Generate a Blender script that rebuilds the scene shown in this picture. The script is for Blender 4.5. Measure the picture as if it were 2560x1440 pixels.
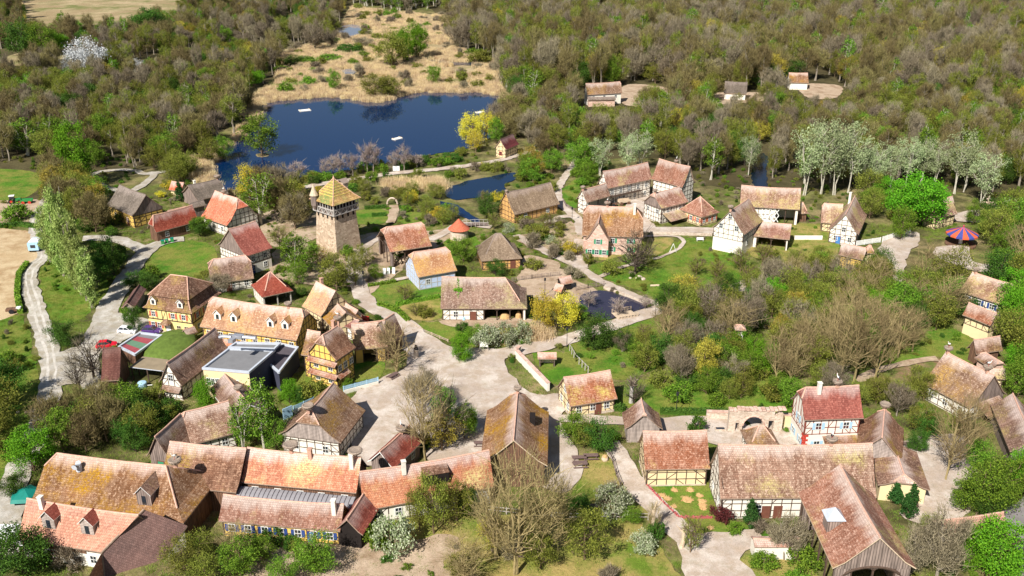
import bpy, math, random, os
DEBUG = bool(os.environ.get("DBG"))
import numpy as np
from mathutils import Vector, Matrix, noise, geometry
R_ = math.radians
rnd = random.Random(7)
SC = bpy.context.scene
for o in list(bpy.data.objects): bpy.data.objects.remove(o)

# ------------------------------------------------------------------ camera, sky, sun, exposure
F_PX, TH, CAM_H = 2350.0, R_(23.5), 88.0
cam = bpy.data.cameras.new('camera'); camo = bpy.data.objects.new('camera', cam); SC.collection.objects.link(camo)
camo.location = (0, 0, CAM_H); camo.rotation_euler = (R_(90)-TH, 0, 0)
cam.sensor_width = 36; cam.lens = 36*F_PX/2560; cam.clip_end = 6000; cam.clip_start = 1
SC.camera = camo
SUNDIR = Vector((0.52, 0.92, -1.0)).normalized()          # the way the light travels
w = bpy.data.worlds.new('World'); SC.world = w; w.use_nodes = True
nt = w.node_tree; bg = nt.nodes['Background']; sky = nt.nodes.new('ShaderNodeTexSky')
sky.sky_type = 'NISHITA'; sky.sun_disc = False; sky.sun_elevation = math.asin(-SUNDIR.z)
sky.sun_rotation = math.atan2(-SUNDIR.x, -SUNDIR.y) % (2*math.pi)
nt.links.new(sky.outputs[0], bg.inputs[0]); bg.inputs[1].default_value = 0.05
sl = bpy.data.lights.new('sun', 'SUN'); sl.energy = 5.0; sl.angle = R_(0.5); sl.color = (1, 0.955, 0.88)
so = bpy.data.objects.new('sun', sl); SC.collection.objects.link(so); so.rotation_euler = SUNDIR.to_track_quat('-Z', 'Y').to_euler()
so.location = (0, 0, 200)
SC.view_settings.view_transform = 'Standard'; SC.view_settings.look = 'None'; SC.view_settings.gamma = 1
SC.view_settings.exposure = 0.62
SC.render.resolution_x = 1024; SC.render.resolution_y = 576

# ------------------------------------------------------------------ pixel of the photograph -> point on a level z
cT, sT = math.cos(TH), math.sin(TH)
def at(px, py, z=0.0):
    x = (px-1280)/F_PX; y = (py-720)/F_PX
    down = sT + y*cT; fwd = cT - y*sT
    t = (CAM_H-z)/down
    return Vector((x*t, fwd*t, z))
def proj(p):
    x, y, z = p[0], p[1], p[2]-CAM_H
    d = y*cT - z*sT; v = -(y*sT + z*cT)
    return (1280+F_PX*x/d, 720+F_PX*v/d)
def pxm(py):                         # photo pixels per metre (horizontal) at ground row
    return cT*(py-720+F_PX*math.tan(TH))/CAM_H
def vpx(py): # vertical pixels per metre
    a = TH + math.atan((py-720)/F_PX); return pxm(py)*math.cos(a)

# ------------------------------------------------------------------ object helpers
COL = SC.collection
def mesh(name, V, Fc, mats, uv=None, midx=None, smooth=False):
    me = bpy.data.meshes.new(name); me.from_pydata([tuple(v) for v in V], [], Fc)
    for m in (mats if isinstance(mats, (list, tuple)) else [mats]): me.materials.append(m)
    if midx: me.polygons.foreach_set('material_index', midx)
    if uv:
        l = me.uv_layers.new(name='UVMap'); l.data.foreach_set('uv', [c for q in uv for c in q])
    if smooth: me.polygons.foreach_set('use_smooth', [True]*len(me.polygons))
    me.update(); return me
def link(name, data, parent=None):
    o = bpy.data.objects.new(name, data); COL.objects.link(o)
    if parent: o.parent = parent
    return o
def tag(o, label, cat, group=None, kind=None):
    if label: o['label'] = label
    if cat: o['category'] = cat
    if group: o['group'] = group
    if kind: o['kind'] = kind
    return o
def struct(o): o['kind'] = 'structure'; return o
def thing(name, label, cat, loc=(0, 0, 0), rz=0, group=None):
    o = link(name, None); o.location = loc; o.rotation_euler = (0, 0, rz); return tag(o, label, cat, group)

class MB:
    def __init__(s): s.V = []; s.F = []; s.M = []; s.U = []; s.hasuv = False
    def face(s, pts, m=0, uv=None):
        b = len(s.V); s.V += [tuple(p) for p in pts]; s.F.append(tuple(range(b, b+len(pts)))); s.M.append(m)
        if uv: s.hasuv = True
        s.U += uv if uv else [(0, 0)]*len(pts)
    def obox(s, o, ax, ay, az, m=0):                  # box from a corner and three edge vectors
        o, ax, ay, az = map(Vector, (o, ax, ay, az))
        if ax.cross(ay).dot(az) < 0: o = o+ax; ax = -ax
        p = [o, o+ax, o+ax+ay, o+ay, o+az, o+ax+az, o+ax+ay+az, o+ay+az]
        for f in ((3, 2, 1, 0), (4, 5, 6, 7), (0, 1, 5, 4), (1, 2, 6, 5), (2, 3, 7, 6), (3, 0, 4, 7)):
            s.face([p[i] for i in f], m)
    def box(s, cx, cy, cz, sx, sy, sz, m=0):          # cz is the bottom
        s.obox((cx-sx/2, cy-sy/2, cz), (sx, 0, 0), (0, sy, 0), (0, 0, sz), m)
    def tube(s, pts, rad, n=6, m=0, cap=True):
        pts = [Vector(p) for p in pts]; rings = []
        for i, p in enumerate(pts):
            d = (pts[min(i+1, len(pts)-1)]-pts[max(i-1, 0)])
            d = d.normalized() if d.length > 1e-6 else Vector((0, 0, 1))
            a = d.orthogonal().normalized(); b = d.cross(a)
            r = rad[i] if isinstance(rad, (list, tuple)) else rad
            b0 = len(s.V)
            for k in range(n):
                t = 2*math.pi*k/n; s.V.append(tuple(p+a*r*math.cos(t)+b*r*math.sin(t)))
            rings.append(b0)
        # align rings roughly: orthogonal() is stable for near-parallel directions
        for r0, r1 in zip(rings, rings[1:]):
            for k in range(n):
                s.F.append((r0+k, r0+(k+1) % n, r1+(k+1) % n, r1+k)); s.M.append(m); s.U += [(0, 0)]*4
        if cap:
            s.F.append(tuple(rings[-1]+k for k in range(n))); s.M.append(m); s.U += [(0, 0)]*n
            s.F.append(tuple(rings[0]+n-1-k for k in range(n))); s.M.append(m); s.U += [(0, 0)]*n
    def lathe(s, prof, n=16, m=0, c=(0, 0, 0), mf=None):
        b = len(s.V)
        for r, z in prof:
            for k in range(n):
                t = 2*math.pi*k/n; s.V.append((c[0]+r*math.cos(t), c[1]+r*math.sin(t), c[2]+z))
        for i in range(len(prof)-1):
            for k in range(n):
                a = b+i*n+k; e = b+i*n+(k+1) % n
                s.F.append((a, e, e+n, a+n)); s.M.append(mf(i, k) if mf else m); s.U += [(0, 0)]*4
    def build(s, name, mats, parent=None, smooth=False):
        return link(name, mesh(name, s.V, s.F, mats, s.U if s.hasuv else None, s.M, smooth), parent)

# ------------------------------------------------------------------ materials
def srgb(r, g, b):
    f = lambda c: ((c/255+0.055)/1.055)**2.4 if c > 10 else c/255/12.92
    return (f(r), f(g), f(b), 1)
def newmat(name):
    m = bpy.data.materials.new(name); m.use_nodes = True; t = m.node_tree; b = t.nodes['Principled BSDF']
    b.inputs['Roughness'].default_value = 0.85; b.inputs['Specular IOR Level'].default_value = 0.25
    return m, t, b
def N(t, kind, **kw):
    n = t.nodes.new('ShaderNode'+kind)
    for k, v in kw.items():
        if k.startswith('i_'): n.inputs[k[2:].replace('_', ' ')].default_value = v
        else: setattr(n, k, v)
    return n
def mix(t, f, a, b, mode='MIX'):
    n = t.nodes.new('ShaderNodeMix'); n.data_type = 'RGBA'; n.blend_type = mode
    for s, v in ((n.inputs[0], f), (n.inputs[6], a), (n.inputs[7], b)):
        if isinstance(v, bpy.types.NodeSocket): t.links.new(v, s)
        else: s.default_value = v
    return n.outputs[2]
def ramp(t, f, p0, p1, lo=0.0, hi=1.0):
    n = t.nodes.new('ShaderNodeMapRange'); n.clamp = True
    t.links.new(f, n.inputs[0]); n.inputs[1].default_value = p0; n.inputs[2].default_value = p1
    n.inputs[3].default_value = lo; n.inputs[4].default_value = hi; return n.outputs[0]
def mul(t, a, b, op='MULTIPLY'):
    n = t.nodes.new('ShaderNodeMath'); n.operation = op
    for s, v in ((n.inputs[0], a), (n.inputs[1], b)):
        if isinstance(v, bpy.types.NodeSocket): t.links.new(v, s)
        else: s.default_value = v
    return n.outputs[0]
def objco(t, world=False):
    if world:
        return t.nodes.new('ShaderNodeNewGeometry').outputs['Position']
    tc = t.nodes.new('ShaderNodeTexCoord'); oi = t.nodes.new('ShaderNodeObjectInfo')
    v = t.nodes.new('ShaderNodeVectorMath'); v.operation = 'MULTIPLY_ADD'
    c = t.nodes.new('ShaderNodeCombineXYZ'); c.inputs[0].default_value = c.inputs[1].default_value = c.inputs[2].default_value = 1
    s = t.nodes.new('ShaderNodeVectorMath'); s.operation = 'SCALE'; t.links.new(c.outputs[0], s.inputs[0])
    t.links.new(mul(t, oi.outputs['Random'], 97.0), s.inputs['Scale'])
    v.operation = 'ADD'; t.links.new(tc.outputs['Object'], v.inputs[0]); t.links.new(s.outputs[0], v.inputs[1])
    return v.outputs[0]
def noi(t, co, scale, detail=3, rough=.55, sx=None):
    n = t.nodes.new('ShaderNodeTexNoise'); n.inputs['Scale'].default_value = scale
    n.inputs['Detail'].default_value = detail; n.inputs['Roughness'].default_value = rough
    if sx:
        mp = t.nodes.new('ShaderNodeMapping'); mp.inputs['Scale'].default_value = sx; t.links.new(co, mp.inputs[0]); co = mp.outputs[0]
    t.links.new(co, n.inputs['Vector']); return n.outputs['Fac']
def bump(t, b, h, dist=.05, st=.6):
    n = t.nodes.new('ShaderNodeBump'); n.inputs['Strength'].default_value = st; n.inputs['Distance'].default_value = dist
    t.links.new(h, n.inputs['Height']); t.links.new(n.outputs[0], b.inputs['Normal'])

def simple(name, c, var=.25, scale=1.5, rough=.85, world=False, bmp=0, metal=0, fine=0):
    m, t, b = newmat(name); co = objco(t, world); c = srgb(*c)
    d = tuple(x*(1-var) for x in c[:3])+(1,); l = tuple(min(1, x*(1+var*.7)) for x in c[:3])+(1,)
    f = ramp(t, noi(t, co, scale, 5, .65), .3, .7)
    colr = mix(t, f, d, l)
    if fine: colr = mix(t, ramp(t, noi(t, co, scale*9, 2), .35, .65), colr, mix(t, 1.0, colr, (1-fine,)*3+(1,), 'MULTIPLY'))
    t.links.new(colr, b.inputs['Base Color'])
    b.inputs['Roughness'].default_value = rough; b.inputs['Metallic'].default_value = metal
    if bmp: bump(t, b, noi(t, co, scale*4, 4), bmp)
    return m
def roofmat(name, base, dark, light, lich=None, lichf=.62, streak=.75, tile=(.26, .34), amount=.8, rough=.9):
    m, t, b = newmat(name); co = objco(t); uv = t.nodes.new('ShaderNodeUVMap'); uv.uv_map = 'UVMap'
    oi = t.nodes.new('ShaderNodeObjectInfo')
    base, dark, light = srgb(*base), srgb(*dark), srgb(*light)
    big = ramp(t, noi(t, co, .22, 3, .6), .35, .65)
    c = mix(t, big, base, dark)
    spk = noi(t, co, 2.6, 3, .75)
    c = mix(t, ramp(t, spk, .5, .64, 0, amount), c, light)
    c = mix(t, ramp(t, noi(t, co, 3.7, 2, .7), .5, .64, 0, amount), c, dark)
    # lengthwise weathering, running down the slope
    uvs = uv.outputs[0]
    run = noi(t, uvs, 1.0, 4, .6, sx=(1.1, .13, 1))
    c = mix(t, ramp(t, run, .46, .7, 0, .35), c, light)
    if lich:
        lf = mul(t, ramp(t, noi(t, co, .16, 4, .6), lichf-.1, lichf+.06), ramp(t, noi(t, co, 3.2, 2, .6), .36, .55))
        c = mix(t, lf, c, srgb(*lich))
    sep = t.nodes.new('ShaderNodeSeparateXYZ'); t.links.new(uvs, sep.inputs[0])
    fall = ramp(t, sep.outputs[1], 0, 4.0, 1, 0)
    sn = noi(t, uvs, 1.0, 3, .7, sx=(.45, .1, 1))
    sf = mul(t, ramp(t, mul(t, mul(t, sn, fall), 1.0), .24, .44), streak)
    c = mix(t, sf, c, srgb(214, 196, 188))
    br = t.nodes.new('ShaderNodeTexBrick'); t.links.new(uvs, br.inputs['Vector'])
    br.inputs['Scale'].default_value = 1; br.inputs['Brick Width'].default_value = tile[0]; br.inputs['Row Height'].default_value = tile[1]
    br.inputs['Mortar Size'].default_value = .03; br.inputs['Color1'].default_value = (1, 1, 1, 1); br.inputs['Color2'].default_value = (.66, .62, .6, 1)
    br.inputs['Mortar'].default_value = (.42, .38, .36, 1)
    c = mix(t, .6, c, br.outputs[0], 'MULTIPLY')
    hv0 = t.nodes.new('ShaderNodeHueSaturation'); t.links.new(c, hv0.inputs['Color']); hv0.inputs['Saturation'].default_value = 1.12 if name[:3] in ('ros','pin','bro','mot') else .9; hv0.inputs['Hue'].default_value = .508 if name[:3] in ('ros','pin') else .5; hv0.inputs['Value'].default_value = .97 if name[:3] in ('ros','pin','bro','mot') else 1.0; c = hv0.outputs[0]
    hv = t.nodes.new('ShaderNodeHueSaturation'); t.links.new(c, hv.inputs['Color'])
    t.links.new(ramp(t, oi.outputs['Random'], 0, 1, .82, 1.1), hv.inputs['Value']); t.links.new(mul(t, mul(t, mul(t, oi.outputs['Random'], 7.7), 1.0, 'MODULO'), .35, 'ADD') if False else ramp(t, mul(t, mul(t, oi.outputs['Random'], 7.7), 1.0, 'MODULO'), 0, 1, .92, 1.16), hv.inputs['Saturation']); c = hv.outputs[0]
    t.links.new(c, b.inputs['Base Color']); b.inputs['Roughness'].default_value = rough
    bump(t, b, mul(t, br.outputs['Fac'], spk, 'SUBTRACT'), .05, .7)
    return m
M = {}
M['rose'] = roofmat('rose_tiles', (171, 135, 121), (122, 93, 82), (220, 194, 178), (196, 180, 133), .6)
M['pink'] = roofmat('pink_tiles', (171, 123, 109), (129, 88, 77), (217, 181, 167), (202, 185, 134), .64)
M['brown'] = roofmat('brown_tiles', (145, 114, 99), (99, 76, 65), (193, 165, 147), (166, 146, 98), .62)
M['orange'] = roofmat('orange_tiles', (202, 132, 94), (165, 96, 69), (227, 177, 141), (216, 192, 130), .6)
M['gold'] = roofmat('golden_tiles', (196, 143, 100), (161, 110, 75), (231, 199, 161), (210, 167, 98), .55)
M['mixed'] = roofmat('mottled_tiles', (152, 120, 98), (112, 85, 68), (204, 179, 158), (177, 143, 85), .6, streak=.7)
M['red'] = roofmat('red_tiles', (160, 82, 66), (122, 56, 46), (190, 116, 98), None, streak=.45)
M['crimson'] = roofmat('crimson_roof', (120, 38, 42), (90, 26, 32), (150, 60, 60), None, streak=.25)
M['bright'] = roofmat('bright_orange_tiles', (220, 112, 72), (196, 88, 56), (236, 160, 128), None, streak=.7)
M['pan'] = roofmat('new_pantiles', (200, 138, 104), (176, 111, 84), (229, 179, 147), None, tile=(.3, .4), amount=.5, streak=.1)
M['maroon'] = roofmat('maroon_tiles', (120, 74, 64), (88, 52, 46), (150, 104, 92), None, streak=.1, amount=.5)
M['thatch'] = roofmat('grey_thatch', (132, 120, 108), (100, 90, 80), (164, 150, 136), None, tile=(.09, 2.2), streak=.25)
M['thatchtan'] = roofmat('tan_thatch', (166, 142, 116), (128, 106, 84), (204, 180, 150), None, tile=(.09, 2.2), streak=.35)
M['glazed'] = roofmat('glazed_tiles', (172, 134, 84), (134, 100, 60), (214, 184, 118), (110, 130, 70), .5, tile=(.9, .9), streak=.3)
M['stonecap'] = simple('ridge_tiles', (206, 164, 144), .25, 2)
M['rim'] = simple('verge_boards', (150, 128, 112), .3, 2)
M['timber'] = simple('dark_timber', (82, 66, 56), .35, 3)
M['redtimber'] = simple('red_timber', (126, 66, 54), .3, 3)
M['greytimber'] = simple('grey_timber', (176, 170, 164), .25, 3)
def plaster(name, c, dirt=.25):
    m, t, b = newmat(name); co = objco(t); c = srgb(*c)
    k = mix(t, ramp(t, noi(t, co, .6, 5, .65), .45, .75, 0, dirt), c, tuple(x*.6 for x in c[:3])+(1,))
    k = mix(t, ramp(t, noi(t, co, 5, 3, .6), .5, .8, 0, .2), k, tuple(x*.7 for x in c[:3])+(1,))
    t.links.new(k, b.inputs['Base Color']); bump(t, b, noi(t, co, 6, 3), .02, .4); return m
M['white'] = plaster('white_plaster', (226, 220, 208)); M['cream'] = plaster('cream_plaster', (222, 202, 160))
M['yellow'] = plaster('yellow_plaster', (226, 188, 100)); M['ochre'] = plaster('ochre_clay', (206, 160, 100))
M['paleyellow'] = plaster('pale_yellow_plaster', (224, 204, 138)); M['bluewash'] = plaster('blue_limewash', (180, 194, 222))
M['pinkstone'] = None
def stone(name, c1, c2, w=.7, h=.35):
    m, t, b = newmat(name); tc = t.nodes.new('ShaderNodeTexCoord'); co = tc.outputs['Object']
    n = t.nodes.new('ShaderNodeTexVoronoi'); n.inputs['Scale'].default_value = 1/w
    mp = t.nodes.new('ShaderNodeMapping'); mp.inputs['Scale'].default_value = (1, 1, w/h); t.links.new(co, mp.inputs[0]); t.links.new(mp.outputs[0], n.inputs['Vector'])
    s = t.nodes.new('ShaderNodeSeparateXYZ'); t.links.new(n.outputs['Color'], s.inputs[0])
    k = mix(t, s.outputs[0], srgb(*c1), srgb(*c2)); k = mix(t, ramp(t, noi(t, co, 4, 4), .4, .7, 0, .35), k, tuple(x*.5 for x in srgb(*c1)[:3])+(1,))
    t.links.new(k, b.inputs['Base Color']); bump(t, b, n.outputs['Distance'], .06); return m
M['pinkstone'] = stone('pink_sandstone', (190, 154, 138), (220, 192, 176)); M['towerstone'] = stone('tower_rubble', (160, 138, 116), (206, 186, 162), .6, .45)
M['rubble'] = stone('rubble_wall', (180, 160, 142), (208, 194, 178), .5, .35)
def boards(name, c, rowz=False, wd=.28):
    m, t, b = newmat(name); co = objco(t); c = srgb(*c)
    wv = t.nodes.new('ShaderNodeTexWave'); wv.wave_type = 'BANDS'; wv.bands_direction = 'Z' if rowz else 'X'
    wv.inputs['Scale'].default_value = 1/wd/3; wv.inputs['Distortion'].default_value = .3
    if not rowz:
        mp = t.nodes.new('ShaderNodeMapping'); mp.inputs['Rotation'].default_value = (0, 0, R_(45)); t.links.new(co, mp.inputs[0]); t.links.new(mp.outputs[0], wv.inputs['Vector'])
    else: t.links.new(co, wv.inputs['Vector'])
    k = mix(t, ramp(t, noi(t, co, 1.2, 4, .6, sx=(2, 2, .3)), .35, .65), tuple(x*.6 for x in c[:3])+(1,), tuple(min(1, x*1.25) for x in c[:3])+(1,))
    k = mix(t, ramp(t, wv.outputs['Fac'], .0, .25, .7, 0), k, (.02, .015, .012, 1))
    t.links.new(k, b.inputs['Base Color']); bump(t, b, wv.outputs['Fac'], .03); return m
M['boards'] = boards('grey_boards', (142, 126, 118)); M['brownboards'] = boards('brown_boards', (118, 88, 70)); M['hboards'] = boards('pale_horizontal_boards', (170, 156, 148), True)
M['glass'] = simple('window_glass', (44, 50, 58), .2, 1, .12); M['glass'].node_tree.nodes['Principled BSDF'].inputs['Specular IOR Level'].default_value = .8
M['canopyglass'] = simple('canopy_glass', (140, 138, 142), .12, 1, .15)
M['frame'] = simple('white_paint', (224, 224, 220), .08); M['redpaint'] = simple('red_paint', (186, 62, 48), .15)
M['bluepaint'] = simple('blue_paint', (70, 120, 178), .15); M['navypaint'] = simple('navy_paint', (48, 70, 130), .15)
M['greenpaint'] = simple('green_paint', (60, 140, 104), .15); M['brownpaint'] = simple('brown_paint', (112, 70, 56), .2)
M['palepaint'] = simple('pale_blue_paint', (160, 194, 216), .12); M['shutterred'] = simple('shutter_red', (190, 104, 76), .15)
M['dark'] = simple('dark_opening', (34, 28, 26), .3); M['brick'] = simple('chimney_brick', (190, 150, 130), .3, 4)
M['whitechim'] = simple('chimney_render', (220, 214, 202), .15)
M['metal'] = simple('galvanised_steel', (190, 192, 200), .15, 2, .4, metal=.6); M['slate'] = simple('grey_felt', (120, 120, 122), .12, .8)
M['felt'] = simple('dark_felt', (84, 78, 84), .15, .6); M['olive'] = simple('weathered_sheet', (140, 126, 104), .15, .7)
M['navywall'] = simple('dark_blue_cladding', (62, 64, 80), .12); M['lead'] = simple('zinc_sheet', (184, 190, 200), .12, 2, .4)
M['twig'] = simple('nest_twigs', (150, 134, 120), .45, 8); M['feather'] = simple('white_feathers', (236, 234, 228), .1)
M['feltred'] = simple('maroon_felt', (150, 72, 78), .12, .8); M['feltgreen'] = simple('green_felt', (96, 128, 104), .12, .8)
M['tyre'] = simple('tyre_rubber', (30, 30, 32), .2)
M['carwhite'] = simple('white_car_paint', (236, 236, 238), .03, 1, .25); M['carviolet'] = simple('violet_car_paint', (80, 56, 116), .08, 1, .2); M['carred'] = simple('red_car_paint', (206, 24, 48), .06, 1, .3)
M['wood'] = simple('picnic_wood', (112, 92, 88), .3, 4); M['palewood'] = simple('pale_wood', (196, 176, 152), .25, 3)
M['teal'] = simple('teal_tarpaulin', (24, 120, 108), .15, 1, .5); M['moss'] = simple('mossy_turf_roof', (92, 112, 46), .35, 1.2)
M['straw'] = simple('straw', (204, 166, 116), .25, 3, fine=.3); M['black'] = simple('black_iron', (36, 36, 40), .2)
M['tentblue'] = simple('tent_blue', (66, 74, 140), .2); M['tentpink'] = simple('tent_magenta', (190, 48, 92), .2); M['tentorange'] = simple('tent_orange', (200, 92, 60), .2)
M['hedgered'] = simple('red_twig_hedge', (168, 88, 88), .35, 4); M['tractorgreen'] = simple('tractor_green', (50, 130, 70), .15)

# ------------------------------------------------------------------ ground, water, paths
def groundmat(name, cols, scales, fine=.35, bm=.05, rough=.95, thr=(.42, .6)):
    """cols: base then patches, each with its own noise"""
    m, t, b = newmat(name); co = objco(t, True); c = srgb(*cols[0])
    for i, (cc, s) in enumerate(zip(cols[1:], scales)):
        mp = t.nodes.new('ShaderNodeMapping'); mp.inputs['Location'].default_value = (i*37.3+11, i*19, i*7); t.links.new(co, mp.inputs[0])
        c = mix(t, ramp(t, noi(t, mp.outputs[0], s, 6, .68), *thr), c, srgb(*cc))
    c = mix(t, ramp(t, noi(t, co, 1.6, 4, .7), .4, .7, 0, fine), c, mix(t, 1.0, c, (.45, .45, .42, 1), 'MULTIPLY'))
    c = mix(t, ramp(t, noi(t, co, 7, 3, .75), .45, .62, 0, min(1, fine*1.6)), c, mix(t, 1.0, c, (.4, .42, .34, 1), 'MULTIPLY'))
    c = mix(t, ramp(t, noi(t, co, .5, 4, .7), .5, .66, 0, fine*1.1), c, mix(t, 1.0, c, (.62, .66, .5, 1), 'MULTIPLY'))
    t.links.new(c, b.inputs['Base Color']); b.inputs['Roughness'].default_value = rough
    bump(t, b, noi(t, co, 2.2, 5, .7), bm*4, .8); return m
G = {}
G['ground'] = groundmat('rough_ground', [(124, 128, 66), (98, 116, 40), (160, 142, 104), (86, 82, 48)], [.05, .09, .14], .5)
G['lawn'] = groundmat('lawn_grass', [(96, 138, 34), (72, 120, 22), (132, 136, 60)], [.11, .16], .5, thr=(.4,.58))
G['meadow'] = groundmat('dry_meadow', [(138, 136, 66), (104, 128, 40), (170, 150, 92)], [.12, .16], .35)
G['field'] = groundmat('bare_field', [(186, 160, 124), (158, 128, 92), (200, 178, 144)], [.06, .2], .2)
G['gravel'] = groundmat('pale_gravel', [(194, 180, 170), (170, 154, 142), (206, 194, 184), (178, 160, 144)], [.06, .16, .35], .2, .02)
G['greygravel'] = groundmat('grey_gravel', [(184, 178, 170), (160, 152, 142), (198, 192, 184), (164, 154, 138)], [.08, .2, .4], .22, .02)
G['dirt'] = groundmat('trodden_earth', [(176, 152, 130), (150, 126, 102), (190, 168, 146)], [.1, .25], .25, .03)
G['soil'] = groundmat('bed_soil', [(150, 122, 96), (118, 96, 66), (104, 116, 52)], [.2, .3], .3)
G['reedbed'] = groundmat('reed_litter', [(190, 168, 134), (120, 124, 70), (164, 142, 108)], [.035, .05], .4)
G['asphalt'] = groundmat('asphalt', [(138, 132, 132), (124, 118, 118)], [.2], .1, .01)
def watermat(name, c, rough=.06):
    m, t, b = newmat(name); b.inputs['Base Color'].default_value = srgb(*c); b.inputs['Roughness'].default_value = rough
    b.inputs['Specular IOR Level'].default_value = .34; co = objco(t, True); bump(t, b, noi(t, co, .9, 3, .5), .05, .06); return m
G['water'] = watermat('lake_water', (4, 34, 72), .03); G['pale_water'] = watermat('marsh_water', (110, 114, 130)); G['dark_water'] = watermat('murky_water', (52, 50, 66))

def catmull(P, closed, step=2.0):
    n = len(P); out = []
    rng = range(n) if closed else range(n-1)
    for i in rng:
        p0, p1, p2, p3 = (P[(i-1) % n] if closed or i > 0 else P[i]), P[i], P[(i+1) % n], (P[(i+2) % n] if closed or i+2 < n else P[(i+1) % n])
        k = max(1, int((p2-p1).length/step))
        for j in range(k):
            t = j/k
            out.append(.5*((2*p1)+(p2-p0)*t+(2*p0-5*p1+4*p2-p3)*t*t+(3*p1-p0-3*p2+p3)*t**3))
    if not closed: out.append(P[-1])
    return out
def wob(p, a, s=.35):
    v = noise.noise_vector(Vector((p.x*s, p.y*s, 3.3))); v2 = noise.noise_vector(Vector((p.x*s*3.1, p.y*s*3.1, 8.3)))+noise.noise_vector(Vector((p.x*s*9.1, p.y*s*9.1, 2.3)))*.6
    return Vector((p.x+a*(v.x+v2.x*.6), p.y+a*(v.y+v2.y*.6), p.z))
ZL = [0.004]; AREAS = {}
BLOCK = []              # polygons (world) where no scattered trees go
def area(name, pts, mat, wobble=.7, smooth=True, block=True, step=1.2, z=None):
    P = [at(x, y) for x, y in pts]; P = [Vector((p.x, p.y, 0)) for p in P]
    P = catmull(P, True, step) if smooth else P
    P = [wob(p, wobble) for p in P] if wobble else P
    ZL[0] += .004; zz = z or ZL[0]
    tri = geometry.tessellate_polygon([P]); V = [(p.x, p.y, zz) for p in P]
    Fc = [tuple(f) for f in tri]
    Fc = [f if (P[f[1]]-P[f[0]]).cross(P[f[2]]-P[f[0]]).z > 0 else f[::-1] for f in Fc]
    o = struct(link(name, mesh(name, V, Fc, mat)))
    if block: BLOCK.append(np.array([(p.x, p.y) for p in P]))
    return P
def ribbon(name, pts, width, mat, block=True, wobble=.5):
    P = [at(x, y) for x, y in pts]; P = catmull([Vector((p.x, p.y, 0)) for p in P], False, 1.5)
    ZL[0] += .004; zz = ZL[0]; L = []; Rr = []
    for i, p in enumerate(P):
        d = (P[min(i+1, len(P)-1)]-P[max(i-1, 0)]).normalized(); n = Vector((-d.y, d.x, 0))
        wd = width if not isinstance(width, (list, tuple)) else width[0]+(width[1]-width[0])*i/len(P)
        L.append(wob(p+n*wd/2, wobble)); Rr.append(wob(p-n*wd/2, wobble))
    V = [(p.x, p.y, zz) for p in L+Rr]; n = len(L)
    Fc = [(i, n+i, n+i+1, i+1) for i in range(n-1)]
    struct(link(name, mesh(name, V, Fc, mat)))
    if block:
        k = 6
        for i in range(0, n-1, k):
            j = min(n-1, i+k); BLOCK.append(np.array([(q.x, q.y) for q in L[i:j+1]+Rr[i:j+1][::-1]]))
def inpoly(x, y, P):
    xs = P[:, 0]; ys = P[:, 1]; x2 = np.roll(xs, 1); y2 = np.roll(ys, 1)
    c = ((ys > y) != (y2 > y)) & (x < (x2-xs)*(y-ys)/((y2-ys)+1e-12)+xs)
    return bool(c.sum() & 1)
BB = []
def blocked(x, y):
    if len(BB) != len(BLOCK):
        BB[:] = [(P[:, 0].min(), P[:, 0].max(), P[:, 1].min(), P[:, 1].max()) for P in BLOCK]
    for P, b in zip(BLOCK, BB):
        if b[0] <= x <= b[1] and b[2] <= y <= b[3] and inpoly(x, y, P): return True
    return False

struct(link('ground', mesh('ground', [(-2500, -200, 0), (2500, -200, 0), (2500, 4500, 0), (-2500, 4500, 0)], [(0, 1, 2, 3)], G['ground'])))
#SETTING
G['litter'] = groundmat('leaf_litter', [(84, 74, 48), (64, 60, 34), (96, 88, 58)], [.06, .1], .5)
for P in ([(1100,-90),(2760,-90),(2760,500),(2480,505),(2330,470),(2000,478),(1760,462),(1640,392),(1500,402),(1440,392),(1300,310),(1250,240),(1150,140),(1120,60)], [(-200,-90),(850,-90),(860,40),(820,110),(680,130),(700,180),(650,220),(600,290),(530,350),(460,410),(200,430),(-200,435)]):
    area('woodland_floor', P, G['litter'], 3, block=False, step=8)
REEDS = [
 [(640, 262), (600, 300), (640, 240), (690, 215), (700, 170), (680, 130), (740, 120), (830, 110), (860, 60), (880, 20), (1000, 35), (1110, 40), (1130, 110), (1180, 140), (1250, 160), (1240, 200), (1270, 245), (1200, 235), (1100, 235), (1030, 240), (990, 255), (940, 262), (880, 255), (760, 250)],
 [(50, 0), (150, -20), (300, -24), (440, -16), (460, 35), (360, 50), (250, 60), (150, 70), (70, 60)], [(0, 150), (60, 130), (150, 128), (200, 140), (120, 152), (40, 165)],
 [(950, 462), (1000, 455), (1100, 455), (1120, 470), (1060, 478), (980, 476)], [(470, 400), (525, 400), (525, 440), (480, 450)], [(1315, 855), (1370, 850), (1380, 830), (1340, 820)]]
for i, P in enumerate(REEDS): area('reed_bed', P, G['reedbed'], 2.0, block=True, step=4)
area('lawn', [(370, 640), (400, 612), (450, 600), (520, 610), (545, 640), (540, 690), (470, 705), (400, 690), (365, 670)], G['lawn'])
area('lawn', [(100, 680), (120, 640), (180, 660), (260, 700), (300, 660), (260, 740), (200, 800), (125, 800), (105, 740)], G['lawn'], block=False)
area('meadow', [(-60, 1180), (-60, 790), (40, 788), (62, 800), (80, 860), (96, 940), (100, 1000), (80, 1080), (20, 1180)], G['lawn'], block=False)
area('meadow', [(-60, 430), (50, 425), (110, 440), (90, 480), (40, 500), (-60, 505)], G['lawn'])
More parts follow.
